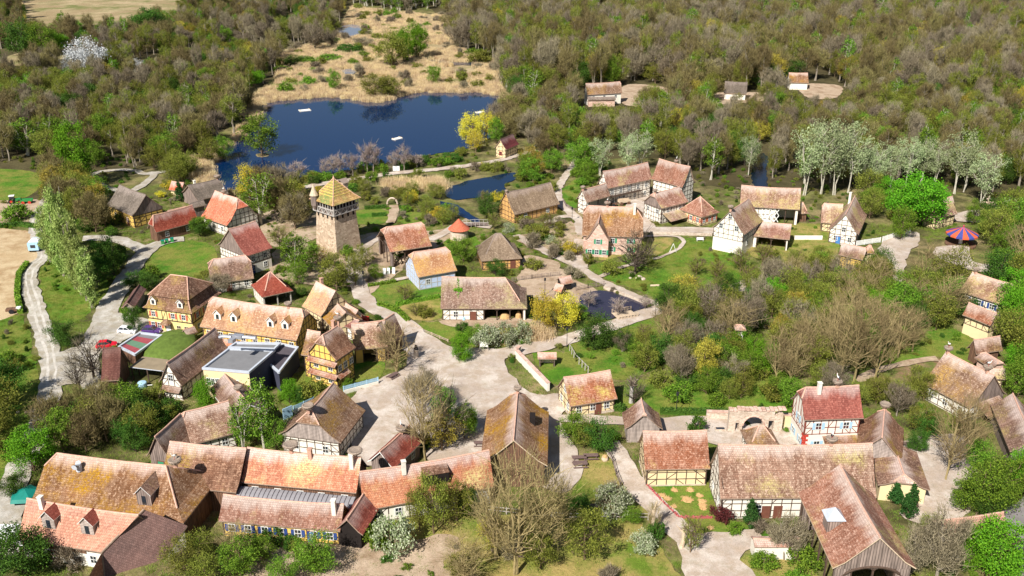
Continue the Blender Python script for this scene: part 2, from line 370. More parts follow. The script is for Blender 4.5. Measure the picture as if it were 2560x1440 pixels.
area('bare_field', [(-80, 580), (40, 575), (100, 590), (105, 640), (60, 680), (45, 740), (40, 785), (-80, 792)], G['field'])
area('earth_yard', [(-60, 510), (60, 500), (110, 505), (100, 560), (20, 560), (-60, 565)], G['dirt'], block=False)
area('lawn', [(1640, 640), (1700, 600), (1780, 600), (1860, 640), (1880, 690), (1800, 720), (1720, 745), (1660, 755), (1590, 725), (1520, 700), (1475, 665), (1560, 650)], G['lawn'], block=False)
area('lawn', [(1515, 602), (1600, 596), (1680, 600), (1640, 640), (1560, 640), (1500, 650)], G['meadow'])
area('lawn', [(912, 715), (1000, 700), (1100, 710), (1100, 750), (1010, 765), (960, 790), (1000, 800), (960, 800), (915, 755)], G['lawn'])
area('meadow', [(995, 772), (1050, 748), (1100, 745), (1102, 795), (1020, 800)], G['meadow'])
area('lawn', [(1040, 812), (1110, 805), (1150, 815), (1140, 850), (1090, 840)], G['lawn'])
area('meadow', [(1150, 830), (1320, 815), (1310, 860), (1180, 865)], G['meadow'], block=False)
area('lawn', [(865, 915), (950, 905), (950, 940), (880, 960), (850, 945)], G['lawn'])
area('lawn', [(700, 950), (760, 930), (830, 950), (860, 965), (760, 1010), (700, 1010)], G['lawn'], block=False)
area('lawn', [(880, 530), (960, 525), (970, 555), (880, 560)], G['lawn']); area('lawn', [(1000, 525), (1100, 530), (1120, 560), (1010, 560)], G['lawn'], block=False)
area('lawn', [(1400, 480), (1440, 450), (1450, 470), (1440, 520), (1410, 505)], G['lawn'], block=False)
area('lawn', [(1090, 600), (1180, 590), (1200, 620), (1150, 650), (1090, 640)], G['lawn'], block=False)
area('orchard_grass', [(1415, 870), (1520, 815), (1660, 780), (1700, 800), (1660, 900), (1560, 950), (1440, 920)], G['lawn'], block=False)
area('orchard_grass', [(1560, 960), (1800, 940), (2000, 980), (1990, 1030), (1700, 1040), (1560, 1030)], G['lawn'], block=False)
area('garden_lawn', [(1330, 890), (1360, 875), (1430, 895), (1470, 945), (1390, 965), (1365, 945)], G['lawn'])
area('orchard_grass', [(2190, 870), (2300, 800), (2420, 840), (2460, 900), (2330, 905), (2230, 915)], G['lawn'], block=False)
area('vineyard', [(2130, 985), (2230, 920), (2350, 895), (2330, 950), (2240, 960), (2160, 1000)], G['soil'])
area('garden_lawn', [(1620, 1215), (1775, 1205), (1800, 1290), (1900, 1310), (1930, 1340), (1770, 1350), (1720, 1330), (1640, 1250)], G['lawn'])
area('meadow', [(900, 1300), (1180, 1290), (1560, 1290), (1620, 1340), (1700, 1440), (1750, 1540), (850, 1540), (880, 1400)], G['meadow'], block=False)
area('meadow', [(1390, 1180), (1480, 1130), (1530, 1120), (1570, 1200), (1620, 1290), (1380, 1290)], G['meadow'], block=False)
area('meadow', [(1850, 1400), (1960, 1400), (2040, 1440), (2060, 1560), (1880, 1540)], G['meadow'], block=False)
area('earth_yard', [(1860, 580), (2040, 560), (2100, 600), (2060, 680), (1960, 660), (1880, 640)], G['meadow'], block=False)
area('earth_yard', [(1290, 700), (1340, 660), (1400, 672), (1440, 700), (1500, 735), (1440, 760), (1330, 745)], G['dirt'])
area('earth_yard', [(1310, 640), (1380, 650), (1400, 672), (1330, 692), (1310, 670)], G['dirt'])
area('earth_yard', [(900, 590), (960, 580), (1100, 575), (1170, 545), (1165, 560), (1120, 600), (1000, 680), (920, 740), (880, 720), (700, 700), (680, 640), (740, 600), (800, 620)], G['dirt'], block=False)
area('earth_yard', [(650, 540), (720, 520), (800, 520), (800, 590), (700, 620), (660, 590)], G['dirt'], block=False)
area('earth_yard', [(1400, 560), (1450, 560), (1450, 640), (1380, 640), (1290, 600), (1320, 585)], G['dirt'], block=False)
area('earth_yard', [(1560, 215), (1640, 215), (1700, 235), (1660, 262), (1560, 262)], G['dirt']); area('earth_yard', [(1740, 235), (1900, 232), (1920, 250), (1800, 262), (1740, 250)], G['dirt'], block=False)
area('earth_yard', [(2000, 212), (2100, 215), (2090, 245), (2020, 245)], G['dirt'])
area('earth_yard', [(2200, 1130), (2330, 1090), (2420, 1100), (2440, 1200), (2420, 1290), (2330, 1310), (2250, 1290), (2300, 1230)], G['gravel'])
area('earth_yard', [(1110, 800), (1320, 798), (1350, 815), (1150, 822)], G['dirt'])
area('earth_yard', [(840, 1400), (900, 1370), (980, 1375), (1060, 1345), (1130, 1340), (1150, 1380), (1110, 1420), (1300, 1500), (830, 1560)], G['dirt'], block=False)
area('earth_yard', [(700, 1340), (900, 1340), (960, 1380), (860, 1560), (560, 1560)], G['dirt'], block=False)
LAKE = [(640, 262), (700, 252), (760, 247), (830, 243), (890, 248), (925, 256), (970, 252), (1000, 240), (1040, 232), (1090, 229), (1140, 232), (1200, 230), (1265, 242), (1275, 262), (1262, 300), (1235, 335), (1195, 362), (1140, 378), (1080, 388), (1000, 402), (930, 418), (850, 432), (780, 442), (700, 452), (640, 462), (600, 490), (545, 485), (520, 455), (520, 420), (545, 370), (600, 345), (605, 320), (640, 300)]
area('lake', LAKE, G['water'], 1.5, step=2)
area('lake_island', [(640, 387), (655, 384), (672, 387), (668, 393), (645, 394)], G['reedbed'], .5)
G['pond_water'] = watermat('pond_water', (10, 34, 62), .05)
area('pond', [(1112, 482), (1130, 466), (1180, 452), (1240, 440), (1285, 432), (1290, 446), (1265, 462), (1262, 480), (1225, 492), (1180, 497), (1140, 500), (1118, 494)], G['pond_water'], .8)
area('stream', [(1885, 470), (1880, 440), (1885, 410), (1900, 385), (1920, 390), (1915, 430), (1920, 470)], watermat('stream_water', (12, 22, 40), .08), .8)
area('stream', [(1100, 505), (1145, 515), (1180, 540), (1200, 552), (1195, 562), (1160, 545), (1120, 525)], G['water'], .6)
area('duck_pond', [(1452, 742), (1480, 730), (1515, 728), (1560, 742), (1618, 764), (1602, 775), (1560, 788), (1515, 800), (1470, 790), (1450, 768)], G['dark_water'], .4)
area('marsh_pool', [(845, 75), (870, 62), (905, 68), (900, 88), (870, 100), (850, 92)], G['pale_water'], 1.5); area('marsh_pool', [(845, 178), (880, 174), (890, 184), (860, 190)], G['pale_water'], 1.2)
area('marsh_pool', [(1060, 150), (1130, 156), (1220, 158), (1215, 164), (1130, 163), (1080, 158)], G['water'], 1)
GV = G['gravel']; GG = G['greygravel']
ribbon('road', [(126, 480), (120, 500), (100, 530), (88, 560), (96, 600), (112, 640), (84, 668), (72, 700), (88, 760), (108, 830), (128, 900), (128, 970), (112, 1030), (85, 1100), (45, 1180), (20, 1260), (-40, 1340), (-110, 1440)], (3.2, 4.4), GG)
area('parking_area', [(215, 830), (265, 782), (320, 790), (420, 812), (470, 838), (470, 850), (400, 836), (350, 834), (300, 862), (250, 885), (250, 1000), (190, 960), (130, 965), (100, 900), (160, 880), (205, 860)], GG)
ribbon('road', [(262, 800), (275, 760), (305, 715), (340, 660), (372, 625), (410, 606), (460, 598)], (5, 4), GG)
ribbon('road', [(360, 628), (330, 612), (290, 600), (230, 596), (205, 598)], 4, GG)
G['track'] = groundmat('worn_wheel_track', [(204, 198, 190), (182, 174, 164)], [.3], .15, .01)
LR = [(100, 530), (88, 560), (96, 600), (112, 640), (84, 668), (72, 700), (88, 760), (108, 830), (128, 900), (128, 970)]
for dx in (-.75, .75): ribbon('wheel_track', [(x+dx*pxm(y), y) for x, y in LR], .5, G['track'], block=False, wobble=.35)
MR = [(1860, 716), (1800, 737), (1720, 760), (1650, 775), (1560, 806), (1480, 832), (1400, 856), (1320, 874)]
for dy in (-5, 5): ribbon('wheel_track', [(x, y+dy) for x, y in MR], .45, G['track'], block=False, wobble=.35)
ribbon('path', [(300, 480), (262, 468), (225, 450), (232, 437), (270, 428), (330, 427), (365, 436), (420, 428), (440, 418)], 2.6, GG)
ribbon('path', [(330, 480), (360, 462), (385, 440), (372, 432)], 2.4, GG)
ribbon('dam_path', [(755, 472), (800, 462), (860, 453), (930, 443), (1000, 433), (1100, 424), (1180, 414), (1240, 404), (1300, 388), (1345, 378)], 3.4, GV)
ribbon('path', [(1410, 350), (1440, 395), (1418, 435), (1398, 465), (1393, 485), (1402, 510), (1422, 530), (1440, 545), (1452, 565), (1456, 590)], (2, 3.2), GV)
ribbon('path', [(1370, 560), (1400, 545), (1440, 542)], 2.6, GV)
area('farm_yard', [(1575, 500), (1600, 485), (1650, 490), (1620, 520), (1615, 545), (1640, 568), (1600, 575), (1560, 540)], GV)
ribbon('path', [(1600, 577), (1680, 576), (1760, 577), (1800, 582), (1860, 600)], 4.2, GV)
ribbon('path', [(1500, 695), (1560, 668), (1640, 648), (1690, 628), (1710, 605), (1680, 592), (1600, 592)], 1.2, GV)
ribbon('path', [(1290, 590), (1340, 618), (1400, 648), (1450, 672), (1500, 704), (1560, 730), (1620, 755), (1670, 765)], (2.6, 2.2), GV)
ribbon('path', [(1455, 600), (1450, 640), (1450, 672)], 4, GV)
ribbon('main_path', [(1900, 700), (1860, 716), (1800, 737), (1720, 760), (1650, 775), (1560, 806), (1480, 832), (1400, 856), (1320, 874), (1240, 888)], 4.3, GV)
area('village_square', [(1000, 812), (1030, 818), (1080, 842), (1130, 870), (1190, 872), (1240, 876), (1280, 870), (1300, 890), (1262, 900), (1275, 935), (1310, 975), (1345, 990), (1400, 985), (1430, 1010), (1400, 1040), (1420, 1090), (1446, 1140), (1450, 1200), (1400, 1240), (1340, 1190), (1350, 1050), (1290, 1010), (1235, 1080), (1230, 1140), (1080, 1160), (1060, 1110), (1010, 1160), (900, 1165), (880, 1120), (880, 1000), (960, 945), (1005, 930), (1020, 880), (985, 870), (980, 830)], GV, .6)
ribbon('path', [(1040, 835), (1005, 805), (950, 782), (915, 755), (895, 715), (885, 670), (905, 620), (950, 590)], 4, GV)
ribbon('path', [(935, 712), (1000, 700), (1040, 692)], 1.6, GV)
ribbon('path', [(1075, 603), (1120, 580), (1160, 562), (1230, 570)], 3, GV)
ribbon('garden_path', [(985, 515), (984, 540), (975, 560)], 2.6, G['dirt'])
ribbon('path', [(1520, 1105), (1545, 1135), (1570, 1185), (1610, 1240), (1660, 1290), (1715, 1345), (1780, 1390), (1840, 1440), (1900, 1520)], (3.4, 5), GV)
ribbon('path', [(1760, 1370), (1830, 1350), (1900, 1340)], 2.6, GV)
area('earth_yard', [(1700, 1345), (1800, 1335), (1880, 1345), (1900, 1370), (1850, 1400), (1880, 1560), (1760, 1560), (1700, 1400)], GV)
ribbon('path', [(1400, 1048), (1480, 1052), (1560, 1056), (1660, 1058), (1760, 1052), (1840, 1060)], 2.6, GV)
area('gate_yard', [(1640, 1065), (1840, 1048), (1960, 1050), (1995, 1100), (1960, 1120), (1800, 1115), (1640, 1075)], GV, block=False)
area('fairground', [(2205, 610), (2280, 582), (2300, 600), (2260, 660), (2270, 720), (2235, 700), (2200, 650)], GV)
area('fairground', [(2350, 545), (2480, 520), (2560, 510), (2640, 530), (2480, 560)], GV)
area('fairground', [(2340, 620), (2420, 620), (2440, 660), (2600, 660), (2640, 700), (2480, 690), (2350, 650)], GV, block=False)
ribbon('vineyard_path', [(2140, 955), (2210, 925), (2290, 905), (2340, 900)], 2, G['dirt'])
area('asphalt_road', [(2500, 1290), (2540, 1262), (2600, 1225), (2760, 1200), (2760, 1600), (2560, 1600), (2540, 1420), (2520, 1340)], G['asphalt'], .3)
area('earth_yard', [(-60, 1290), (30, 1240), (60, 1260), (30, 1420), (-60, 1400)], GG)
#BUILDINGS
# ------------------------------------------------------------------ houses
HF = .8; LAND = []       # LAND: landmarks for naming what stands beside what
def solve(A, B, R, R2, he, kA, kB, pit):
    a = at(*A, he); b = at(*B, he); L = (b-a).length; u = (b-a)/L; n = Vector((-u.y, u.x, 0)); best = None
    for wi in range(12, 140):
        w = wi*.1
        for pi in range(22, 62, 2):
            h = w*math.tan(R_(pi)); e = ((pi-pit)/14)**2*6
            for K, P0, s, RR in ((kA, a, 1, R), (kB, b, -1, R2)):
                if RR is None: continue
                ins = 0 if K == 0 else (K*w*.72*HF+(.28*w if K >= 1 else 0))
                q = proj(P0+u*s*ins+n*w+Vector((0, 0, h))); e += (q[0]-RR[0])**2*.5+(q[1]-RR[1])**2
            if best is None or e < best[0]: best = (e, w, h, pi)
    return a, b, L, u, n, best
class House: pass
def sagf(L, seed):
    k = min(.32, .015*L)
    return lambda x: -k*max(0, math.sin(math.pi*min(1, max(0, x/L+.5))))+.07*noise.noise(Vector((x*.35, seed, 1)))
def sag_roof(me, L, he, h, f):
    import bmesh
    bm = bmesh.new(); bm.from_mesh(me)
    n = max(4, int(L/1.6))
    for i in range(1, n):
        x = -L/2+L*i/n; bmesh.ops.bisect_plane(bm, geom=bm.verts[:]+bm.edges[:]+bm.faces[:], dist=1e-4, plane_co=(x, 0, 0), plane_no=(1, 0, 0))
    for fr in (.33, .62): bmesh.ops.bisect_plane(bm, geom=bm.verts[:]+bm.edges[:]+bm.faces[:], dist=1e-4, plane_co=(0, 0, he+h*fr), plane_no=(0, 0, 1))
    for v in bm.verts:
        wt = min(1, max(0, (v.co.z-he+.2)/h)); v.co.z += f(v.co.x)*wt+.05*noise.noise(Vector((v.co.x*.4, v.co.y*.4, L)))
    bm.to_mesh(me); bm.free()
def roof_mesh(L, w, he, h, kA, kB, kick=.72, th=.2):
    w1 = w*kick; zr = he+h; zb = he+h*(1-kick)*.72; x = L/2
    faces = []
    ends = []
    for s, k in ((-1, kA), (1, kB)):
        xb = x-(w-w1) if k >= 1 else x
        ends.append((s*xb, s*(xb-k*w1*HF), w1*k, zr-k*(zr-zb)))
    (xa, ra, ya, za), (xb, rb, yb, zbb) = ends
    sl = math.hypot(w1, zr-zb); def_v = lambda y: abs(y)/w1*sl
    sk = math.hypot(w-w1, zb-he)
    for s in (-1, 1):
        P = [(xa, s*w1, zb), (xb, s*w1, zb)]
        if kB < 1: P.append((xb, s*yb, zbb)) if kB > 0 else None
        P.append((rb, 0, zr)); P.append((ra, 0, zr))
        if 0 < kA < 1: P.append((xa, s*ya, za))
        faces.append((P if s < 0 else P[::-1], lambda p: (p[0], def_v(p[1]))))
        K = [(-x, s*w, he), (x, s*w, he), (xb, s*w1, zb), (xa, s*w1, zb)]
        faces.append((K if s < 0 else K[::-1], lambda p: (p[0], sl+(sk if p[2] < he+1e-4 else 0))))
    for i, (k, e) in enumerate(((kA, ends[0]), (kB, ends[1]))):
        s = -1 if i == 0 else 1
        if k > 0:
            P = [(e[0], -e[2], e[3]), (e[0], e[2], e[3]), (e[1], 0, zr)]
            faces.append((P if s > 0 else P[::-1], lambda p, zr=zr: (p[1], (zr-p[2])*1.3)))
        if k >= 1:
            K = [(s*x, -w, he), (s*x, w, he), (e[0], w1, zb), (e[0], -w1, zb)]
            faces.append((K if s > 0 else K[::-1], lambda p, zr=zr: (p[1], (zr-p[2])*1.3)))
    mb = MB(); vi = {}; ed = {}
    key = lambda p: (round(p[0], 4), round(p[1], 4), round(p[2], 4))
    for P, uvf in faces:
        P = [p for i, p in enumerate(P) if key(p) != key(P[i-1])]
        mb.face(P, 0, [uvf(p) for p in P])
        mb.face([(p[0], p[1], p[2]-th) for p in P[::-1]], 1)
        for i in range(len(P)):
            ed.setdefault(frozenset((key(P[i]), key(P[(i+1) % len(P)]))), []).append((P[i], P[(i+1) % len(P)]))
    for e, l in ed.items():
        if len(l) == 1:
            p, q = l[0]; mb.face([q, p, (p[0], p[1], p[2]-th), (q[0], q[1], q[2]-th)], 1)
    def rz(y):
        y = abs(y); return zr-(zr-zb)*y/w1 if y < w1 else zb-(zb-he)*(y-w1)/(w-w1)
    caps = [(ra, 0, zr), (rb, 0, zr)]
    hips = []
    for k, e in ((kA, ends[0]), (kB, ends[1])):
        if k > 0:
            for s in (-1, 1): hips.append([(e[1], 0, zr), (e[0], s*e[2], e[3])])
    return mb, rz, caps, hips, ends
class Wall:
    """one wall in its own plane: p0, direction d (2D), outward normal"""
    def __init__(s, p0, p1, out):
        s.p0 = Vector((p0[0], p0[1], 0)); v = Vector((p1[0]-p0[0], p1[1]-p0[1], 0)); s.l = v.length; s.d = v/s.l; s.o = Vector((out[0], out[1], 0))
    def P(s, a, z, out=0): return s.p0+s.d*a+Vector((0, 0, z))+s.o*out
def beam(mb, W, a0, z0, a1, z1, wd=.2, out=.045):
    v = (W.d*(a1-a0)+Vector((0, 0, z1-z0))); l = v.length
    if l < .05: return
    v /= l; pr = W.o.cross(v).normalized()
    mb.obox(W.P(a0, z0)-pr*wd/2-W.o*.02, v*l, pr*wd, W.o*(out+.02))
def halftimber(mb, W, z0, topf, levels, step=1.35, rs=None, wd=.2, brace=True):
    rs = rs or rnd; n = max(2, round(W.l/step)); st = (W.l-wd)/n
    for i in range(n+1):
        a = wd/2+st*i; zt = topf(a)
        if zt-z0 > .3: beam(mb, W, a, z0, a, zt-.02, wd*(1.15 if i in (0, n) else .85), .05)
    for z in levels+[z0+.1]:
        # span of the wall that is as high as z
        s = [a for a in np.linspace(wd/2, W.l-wd/2, 60) if topf(a) > z+.02]
        if len(s) > 2: beam(mb, W, s[0], z, s[-1], z, wd*.9, .038)
    if topf(W.l/2)-topf(wd) < .2: beam(mb, W, .02, topf(W.l/2)-.12, W.l-.02, topf(W.l/2)-.12, wd, .044)
    if brace:
        lv = sorted([z0]+levels)
        for j, z in enumerate(lv):
            zn = lv[j+1] if j+1 < len(lv) else min(topf(st*.5), z+2.4)
            if zn-z < 1: continue
            for i in (0, n-1, *( [rs.randrange(n)] if n > 4 else [])):
                a = wd/2+st*i; up = i < n/2
                za = min(zn, topf(a+(st if up else 0)))
                if za-z > .8: beam(mb, W, a if up else a+st, z, a+st if up else a, za, wd*.75, .03)
def window(par, W, a, z, w=.9, h=1.2, frame='frame', shut=None, fr=True):
    mb = MB(); t = .09
    for (x0, x1, y0, y1) in ((-w/2-t, w/2+t, -t, 0), (-w/2-t, w/2+t, h, h+t), (-w/2-t, -w/2, 0, h), (w/2, w/2+t, 0, h), (-.03, .03, 0, h), (-w/2, w/2, h*.5-.03, h*.5+.03)):
        mb.obox(W.P(a+x0, z+y0, .01), W.d*(x1-x0), (0, 0, y1-y0), W.o*.07)
    f = mb.build('window', M[frame], par)
    p = MB(); p.obox(W.P(a-w/2, z, .005), W.d*w, (0, 0, h), W.o*.03); p.build('pane', M['glass'], f)
    if shut:
        for s in (-1, 1):
            q = MB(); c = a+s*(w/2+t+.26); q.obox(W.P(c-.24, z-.03, .012), W.d*.48, (0, 0, h+.06), W.o*.06); q.build('shutter', M[shut], f)
    return f
def door(par, W, a, z=0.0, w=1.1, h=2.1, mat='brownpaint', name='door', fr='brownpaint'):
    mb = MB(); mb.obox(W.P(a-w/2, z, .01), W.d*w, (0, 0, h), W.o*.06)
    d = mb.build(name, M[mat], par)
    q = MB(); t = .1
    for (x0, x1, y0, y1) in ((-w/2-t, -w/2, 0, h+t), (w/2, w/2+t, 0, h+t), (-w/2, w/2, h, h+t)): q.obox(W.P(a+x0, z+y0, .012), W.d*(x1-x0), (0, 0, y1-y0), W.o*.09)
    q.build('door_frame', M[fr], d); return d
def house(name, label, A, B, R, R2, he=3.0, kA=0, kB=0, roof='rose', wall='white', timber='timber', low=None, pit=47, levels=None, win='', shut=None,
          open_=None, chim=(), cat='house', short=None, gable=None, doors='', base=None, oh=.5, og=.4, dorm=(), group=None, step=1.5, wd=.15, rim=None, winframe='frame', lowwall=None):
    a, b, L, u, n, (err, w, h, pi) = solve(A, B, R, R2, he, kA, kB, pit)
    c = (a+b)/2+n*w; c.z = 0
    H = House(); H.c = c; H.rz_ = math.atan2(u.y, u.x); H.L, H.w, H.h, H.he = L, w, h, he
    if DEBUG: print('HOUSE %-34s L%.1f W%.1f he%.1f h%.1f pitch%d err%.1f' % (name+' '+str(A), L, 2*w, he, h, pi, err))
    t = thing(name, label, cat, c, H.rz_, group); H.o = t
    rs = random.Random(int(A[0]*7+A[1]))
    mb, rz, caps, hips, ends = roof_mesh(L, w, he, h, kA, kB)
    ro = mb.build('roof', [M[roof], M[rim or 'rim']], t); H.roof = ro; H.rz = rz; H.ends = ends
    cp = MB(); sf = sagf(L, A[0]*.37)
    if 'shed_' not in name: sag_roof(ro.data, L, he, h, sf)
    for p, q in [caps]+hips:
        p, q = Vector(p), Vector(q); ns = 8
        if (p-q).length > .2:
            P_ = [p.lerp(q, i/ns) for i in range(ns+1)]; P_ = [v+Vector((0, 0, .03+sf(v.x)*min(1, max(0, (v.z-he+.2)/h)))) for v in P_]; cp.tube(P_, .13, 5)
    cp.build('ridge_tiles', M['stonecap'] if roof not in ('thatch', 'thatchtan', 'crimson', 'maroon') else M[roof], ro)
    ww = w-oh; xl = L/2-og; zt = rz(ww)-.22
    def topg(e): # gable-top function of s (0..2ww)
        k = kA if e == 0 else kB
        zc = ends[e][3]
        return lambda s: min(rz(s-ww)-.22, (zc-.22) if k > 0 else 99) if k < 1 else zt
    Ws = {'F': Wall((-xl, -ww), (xl, -ww), (0, -1)), 'B': Wall((xl, ww), (-xl, ww), (0, 1)), 'L': Wall((-xl, ww), (-xl, -ww), (-1, 0)), 'R': Wall((xl, -ww), (xl, ww), (1, 0))}
    H.W = Ws; tops = {'F': lambda s: zt, 'B': lambda s: zt, 'L': topg(0), 'R': topg(1)}
    H.tops = tops; op = dict((o[0], o[1:]) for o in (open_ or []))
    wm = MB(); inner = MB()
    for k, W in Ws.items():
        tp = tops[k]
        segs = [(0, W.l)]
        if k in op:
            f0, f1 = op[k]; segs = [(0, W.l*f0), (W.l*f1, W.l)]
        for s0, s1 in segs:
            if s1-s0 < .05: continue
            ns = max(2, int((s1-s0)/.6)) if k in 'LR' else 1
            xs = list(np.linspace(s0, s1, ns+1)); 
            if k in 'LR' and s0 < ww < s1: xs = sorted(xs+[ww])
            low_ = [W.P(x, -.3) for x in (s0, s1)]; top = [W.P(x, tp(x)) for x in xs[::-1]]
            mi = 0
            P = low_+top
            wm.face(P, 0); wm.face([p-W.o*.22 for p in P[::-1]], 0)
            if k in op:
                for x in (s0, s1):
                    if .01 < x < W.l-.01: wm.face([W.P(x, -.3), W.P(x, tp(x)), W.P(x, tp(x), -.22), W.P(x, -.3, -.22)], 0)
        if k in op:
            f0, f1 = op[k]; pm = MB(); m_ = max(1, int(round((f1-f0)*W.l/3.2)))
            for i in range(m_+1):
                x = W.l*(f0+(f1-f0)*i/m_); x = min(max(x, .15), W.l-.15)
                q = MB(); zt_ = min(tp(x), zt+.1); q.obox(W.P(x-.11, -.1, -.2), W.d*.22, (0, 0, zt_+.1), W.o*.22)
                for s in (-1, 1):
                    xx = x+s*.9
                    if W.l*f0 < xx < W.l*f1: beam(q, W, x, zt_-1.0, xx, zt_-.1, .14, .02)
                q.build('post', M['timber'] if timber != 'greytimber' else M['greytimber'], t)
            if zt > 2.4: beam(pm, W, W.l*f0, zt-.12, W.l*f1, zt-.12, .24, .03); pm.build('lintel', M['timber'], t)
    wl = wm.build('wall', M[wall], t)
    if gable:           # boarded gable triangles set proud of the wall
        for k in 'LR':
            kk = kA if k == 'L' else kB
            if kk >= 1: continue
            W = Ws[k]; tp = tops[k]; xs = [x for x in np.linspace(.05, W.l-.05, 30) if tp(x) > he-.2]
            g = MB(); P = [W.P(xs[0], he-.4, .07), W.P(xs[-1], he-.4, .07)]+[W.P(x, tp(x), .07) for x in xs[::-1]]
            g.face(P); Q = [p-W.o*.09 for p in P]
            g.face(Q[::-1])
            for i in range(len(P)): g.face([P[i], Q[i], Q[(i+1) % len(P)], P[(i+1) % len(P)]])
            g.build('gable_boards', M[gable], t)
    if timber and wall not in ('boards', 'brownboards', 'hboards'):
        tm = MB(); lv0 = low if low else .15
        for k, W in Ws.items():
            if k in op and op[k][1]-op[k][0] > .75: continue
            lv = levels if levels is not None else [z for z in (lv0+1.25, lv0+2.5, lv0+3.9, lv0+5.2, lv0+6.5, lv0+8.0) if z < (he+h-1 if k in 'LR' else zt-.5)]
            if k in op:
                f0, f1 = op[k]
                for s0, s1 in ((0, f0), (f1, 1)):
                    if (s1-s0)*W.l > 1.5:
                        W2 = Wall(W.P(W.l*s0, 0), W.P(W.l*s1, 0), W.o); halftimber(tm, W2, lv0, lambda s: zt, lv, step, rs, wd)
            else: halftimber(tm, W, lv0, tops[k] if not (gable and k in 'LR') else (lambda s, tp=tops[k]: min(tp(s), he-.4)), lv, step, rs, wd)
        tm.build('timber_frame', M[timber], t)
    if base:
        bm = MB(); bh, bmat = base
        for k, W in Ws.items():
            if k in op: continue
            bm.obox(W.P(-.06, -.3, -.02), W.d*(W.l+.12), (0, 0, bh+.3), W.o*.08)
        bm.build('plinth', M[bmat], t)
    # windows: "F4@1.2" = four on the front with sills at 1.2 m
    for spec in win.split():
        k, r = spec[0], spec[1:]; nn, zz = r.split('@'); nn = int(nn); zz = float(zz); W = Ws[k]
        for i in range(nn):
            x = W.l*(i+.5)/nn+rs.uniform(-.15, .15)
            if k in op and op[k][0] < x/W.l < op[k][1]: continue
            if tops[k](x) < zz+1.3: continue
            window(t, W, x, zz, frame=winframe, shut=shut)
    for spec in doors.split():
        k, r = spec[0], spec[1:]; fr, m_ = r.split(':'); door(t, Ws[k], Ws[k].l*float(fr), 0.02, mat=m_)
    for cx, cy, ht, m_ in chim:      # along the ridge 0..1, across -1..1, height over ridge
        q = MB(); x = -L/2+L*cx; y = w*cy; z0 = rz(y)-.4; q.box(x, y, z0, .6, .6, he+h+ht-z0); q.box(x, y, he+h+ht, .75, .75, .12)
        ch = q.build('chimney', M[m_], ro)
    for fx, dz, dw in dorm: dormer(H, fx, dz, dw, roof)
    fp = [(-L/2, -w), (L/2, -w), (L/2, w), (-L/2, w)]
    cs, sn = math.cos(H.rz_), math.sin(H.rz_)
    BLOCK.append(np.array([(c.x+cs*x-sn*y, c.y+sn*x+cs*y) for x, y in fp]))
    LAND.append((c.x, c.y, short or label)); H.t = t
    return H
def dormer(H, fx, dz, dw, roofm, side='F', wallm='white'):
    """gabled dormer whose sill stands dz above the eave on the front slope"""
    y0 = H.w
    while H.rz(y0) < H.he+dz: y0 -= .05
    x = -H.L/2+H.L*fx; z0 = H.he+dz-.05; hh = dw*.95; hr = dw*.55; s = -1
    yb = y0
    while yb > 0 and H.rz(yb) < z0+hh: yb -= .05
    yr = y0
    while yr > 0 and H.rz(yr) < z0+hh+hr: yr -= .05
    mb = MB(); a = dw/2
    mb.face([(x-a, -y0, z0-.1), (x+a, -y0, z0-.1), (x+a, -y0, z0+hh), (x, -y0, z0+hh+hr*.9), (x-a, -y0, z0+hh)])
    for q in (-1, 1):
        P = [(x+q*a, -y0, z0-.1), (x+q*a, -yb, z0+hh), (x+q*a, -y0, z0+hh)]; mb.face(P if q > 0 else P[::-1])
    d = mb.build('dormer', M[wallm], H.roof)
    r = MB(); o = .22
    for q in (-1, 1):
        e0 = Vector((x+q*(a+o), -y0-.25, z0+hh-o*.8)); e1 = Vector((x+q*(a+o), -yb-.05, z0+hh-o*.8)); r1 = Vector((x, -yr+.05, z0+hh+hr)); r0 = Vector((x, -y0-.25, z0+hh+hr))
        P = [e0, e1, r1, r0]; P = P if q > 0 else P[::-1]
        r.face(P, 0, [(p.y, (z0+hh+hr-p.z)+3) for p in P]); dn = Vector((0, 0, -.1)); r.face([p+dn for p in P[::-1]], 1); r.face([e0, r0, r0+dn, e0+dn] if q < 0 else [r0, e0, e0+dn, r0+dn], 1)
        r.face([e1, e0, e0+dn, e1+dn] if q > 0 else [e0, e1, e1+dn, e0+dn], 1)
    r.build('dormer_roof', [M[roofm], M['frame']], H.roof)
    W = Wall((x-a, -y0), (x+a, -y0), (0, -1)); p = MB(); p.obox(W.P(a-.32, z0+.1, .005), W.d*.64, (0, 0, hh*.7), W.o*.04); p.build('dormer_pane', M['glass'], H.roof)
def pent(H, side, z, depth, f0, f1, roof, drop=.5, name='pent_roof'):
    W = H.W[side]; a0, a1 = W.l*f0, W.l*f1; mb = MB()
    top = [W.P(a0, z, -.02), W.P(a1, z, -.02)]; bot = [W.P(a0, z-drop, depth), W.P(a1, z-drop, depth)]
    P = [bot[0], bot[1], top[1], top[0]]
    mb.face(P, 0, [(0, depth+1), (a1-a0, depth+1), (a1-a0, 1), (0, 1)]); dn = Vector((0, 0, -.12)); mb.face([p+dn for p in P[::-1]], 1)
    for i in range(4): mb.face([P[(i+1) % 4], P[i], P[i]+dn, P[(i+1) % 4]+dn], 1)
    return mb.build(name, [M[roof], M['rim']], H.o)
def world(H, x, y, z):
    cs, sn = math.cos(H.rz_), math.sin(H.rz_); return Vector((H.c.x+cs*x-sn*y, H.c.y+sn*x+cs*y, z))

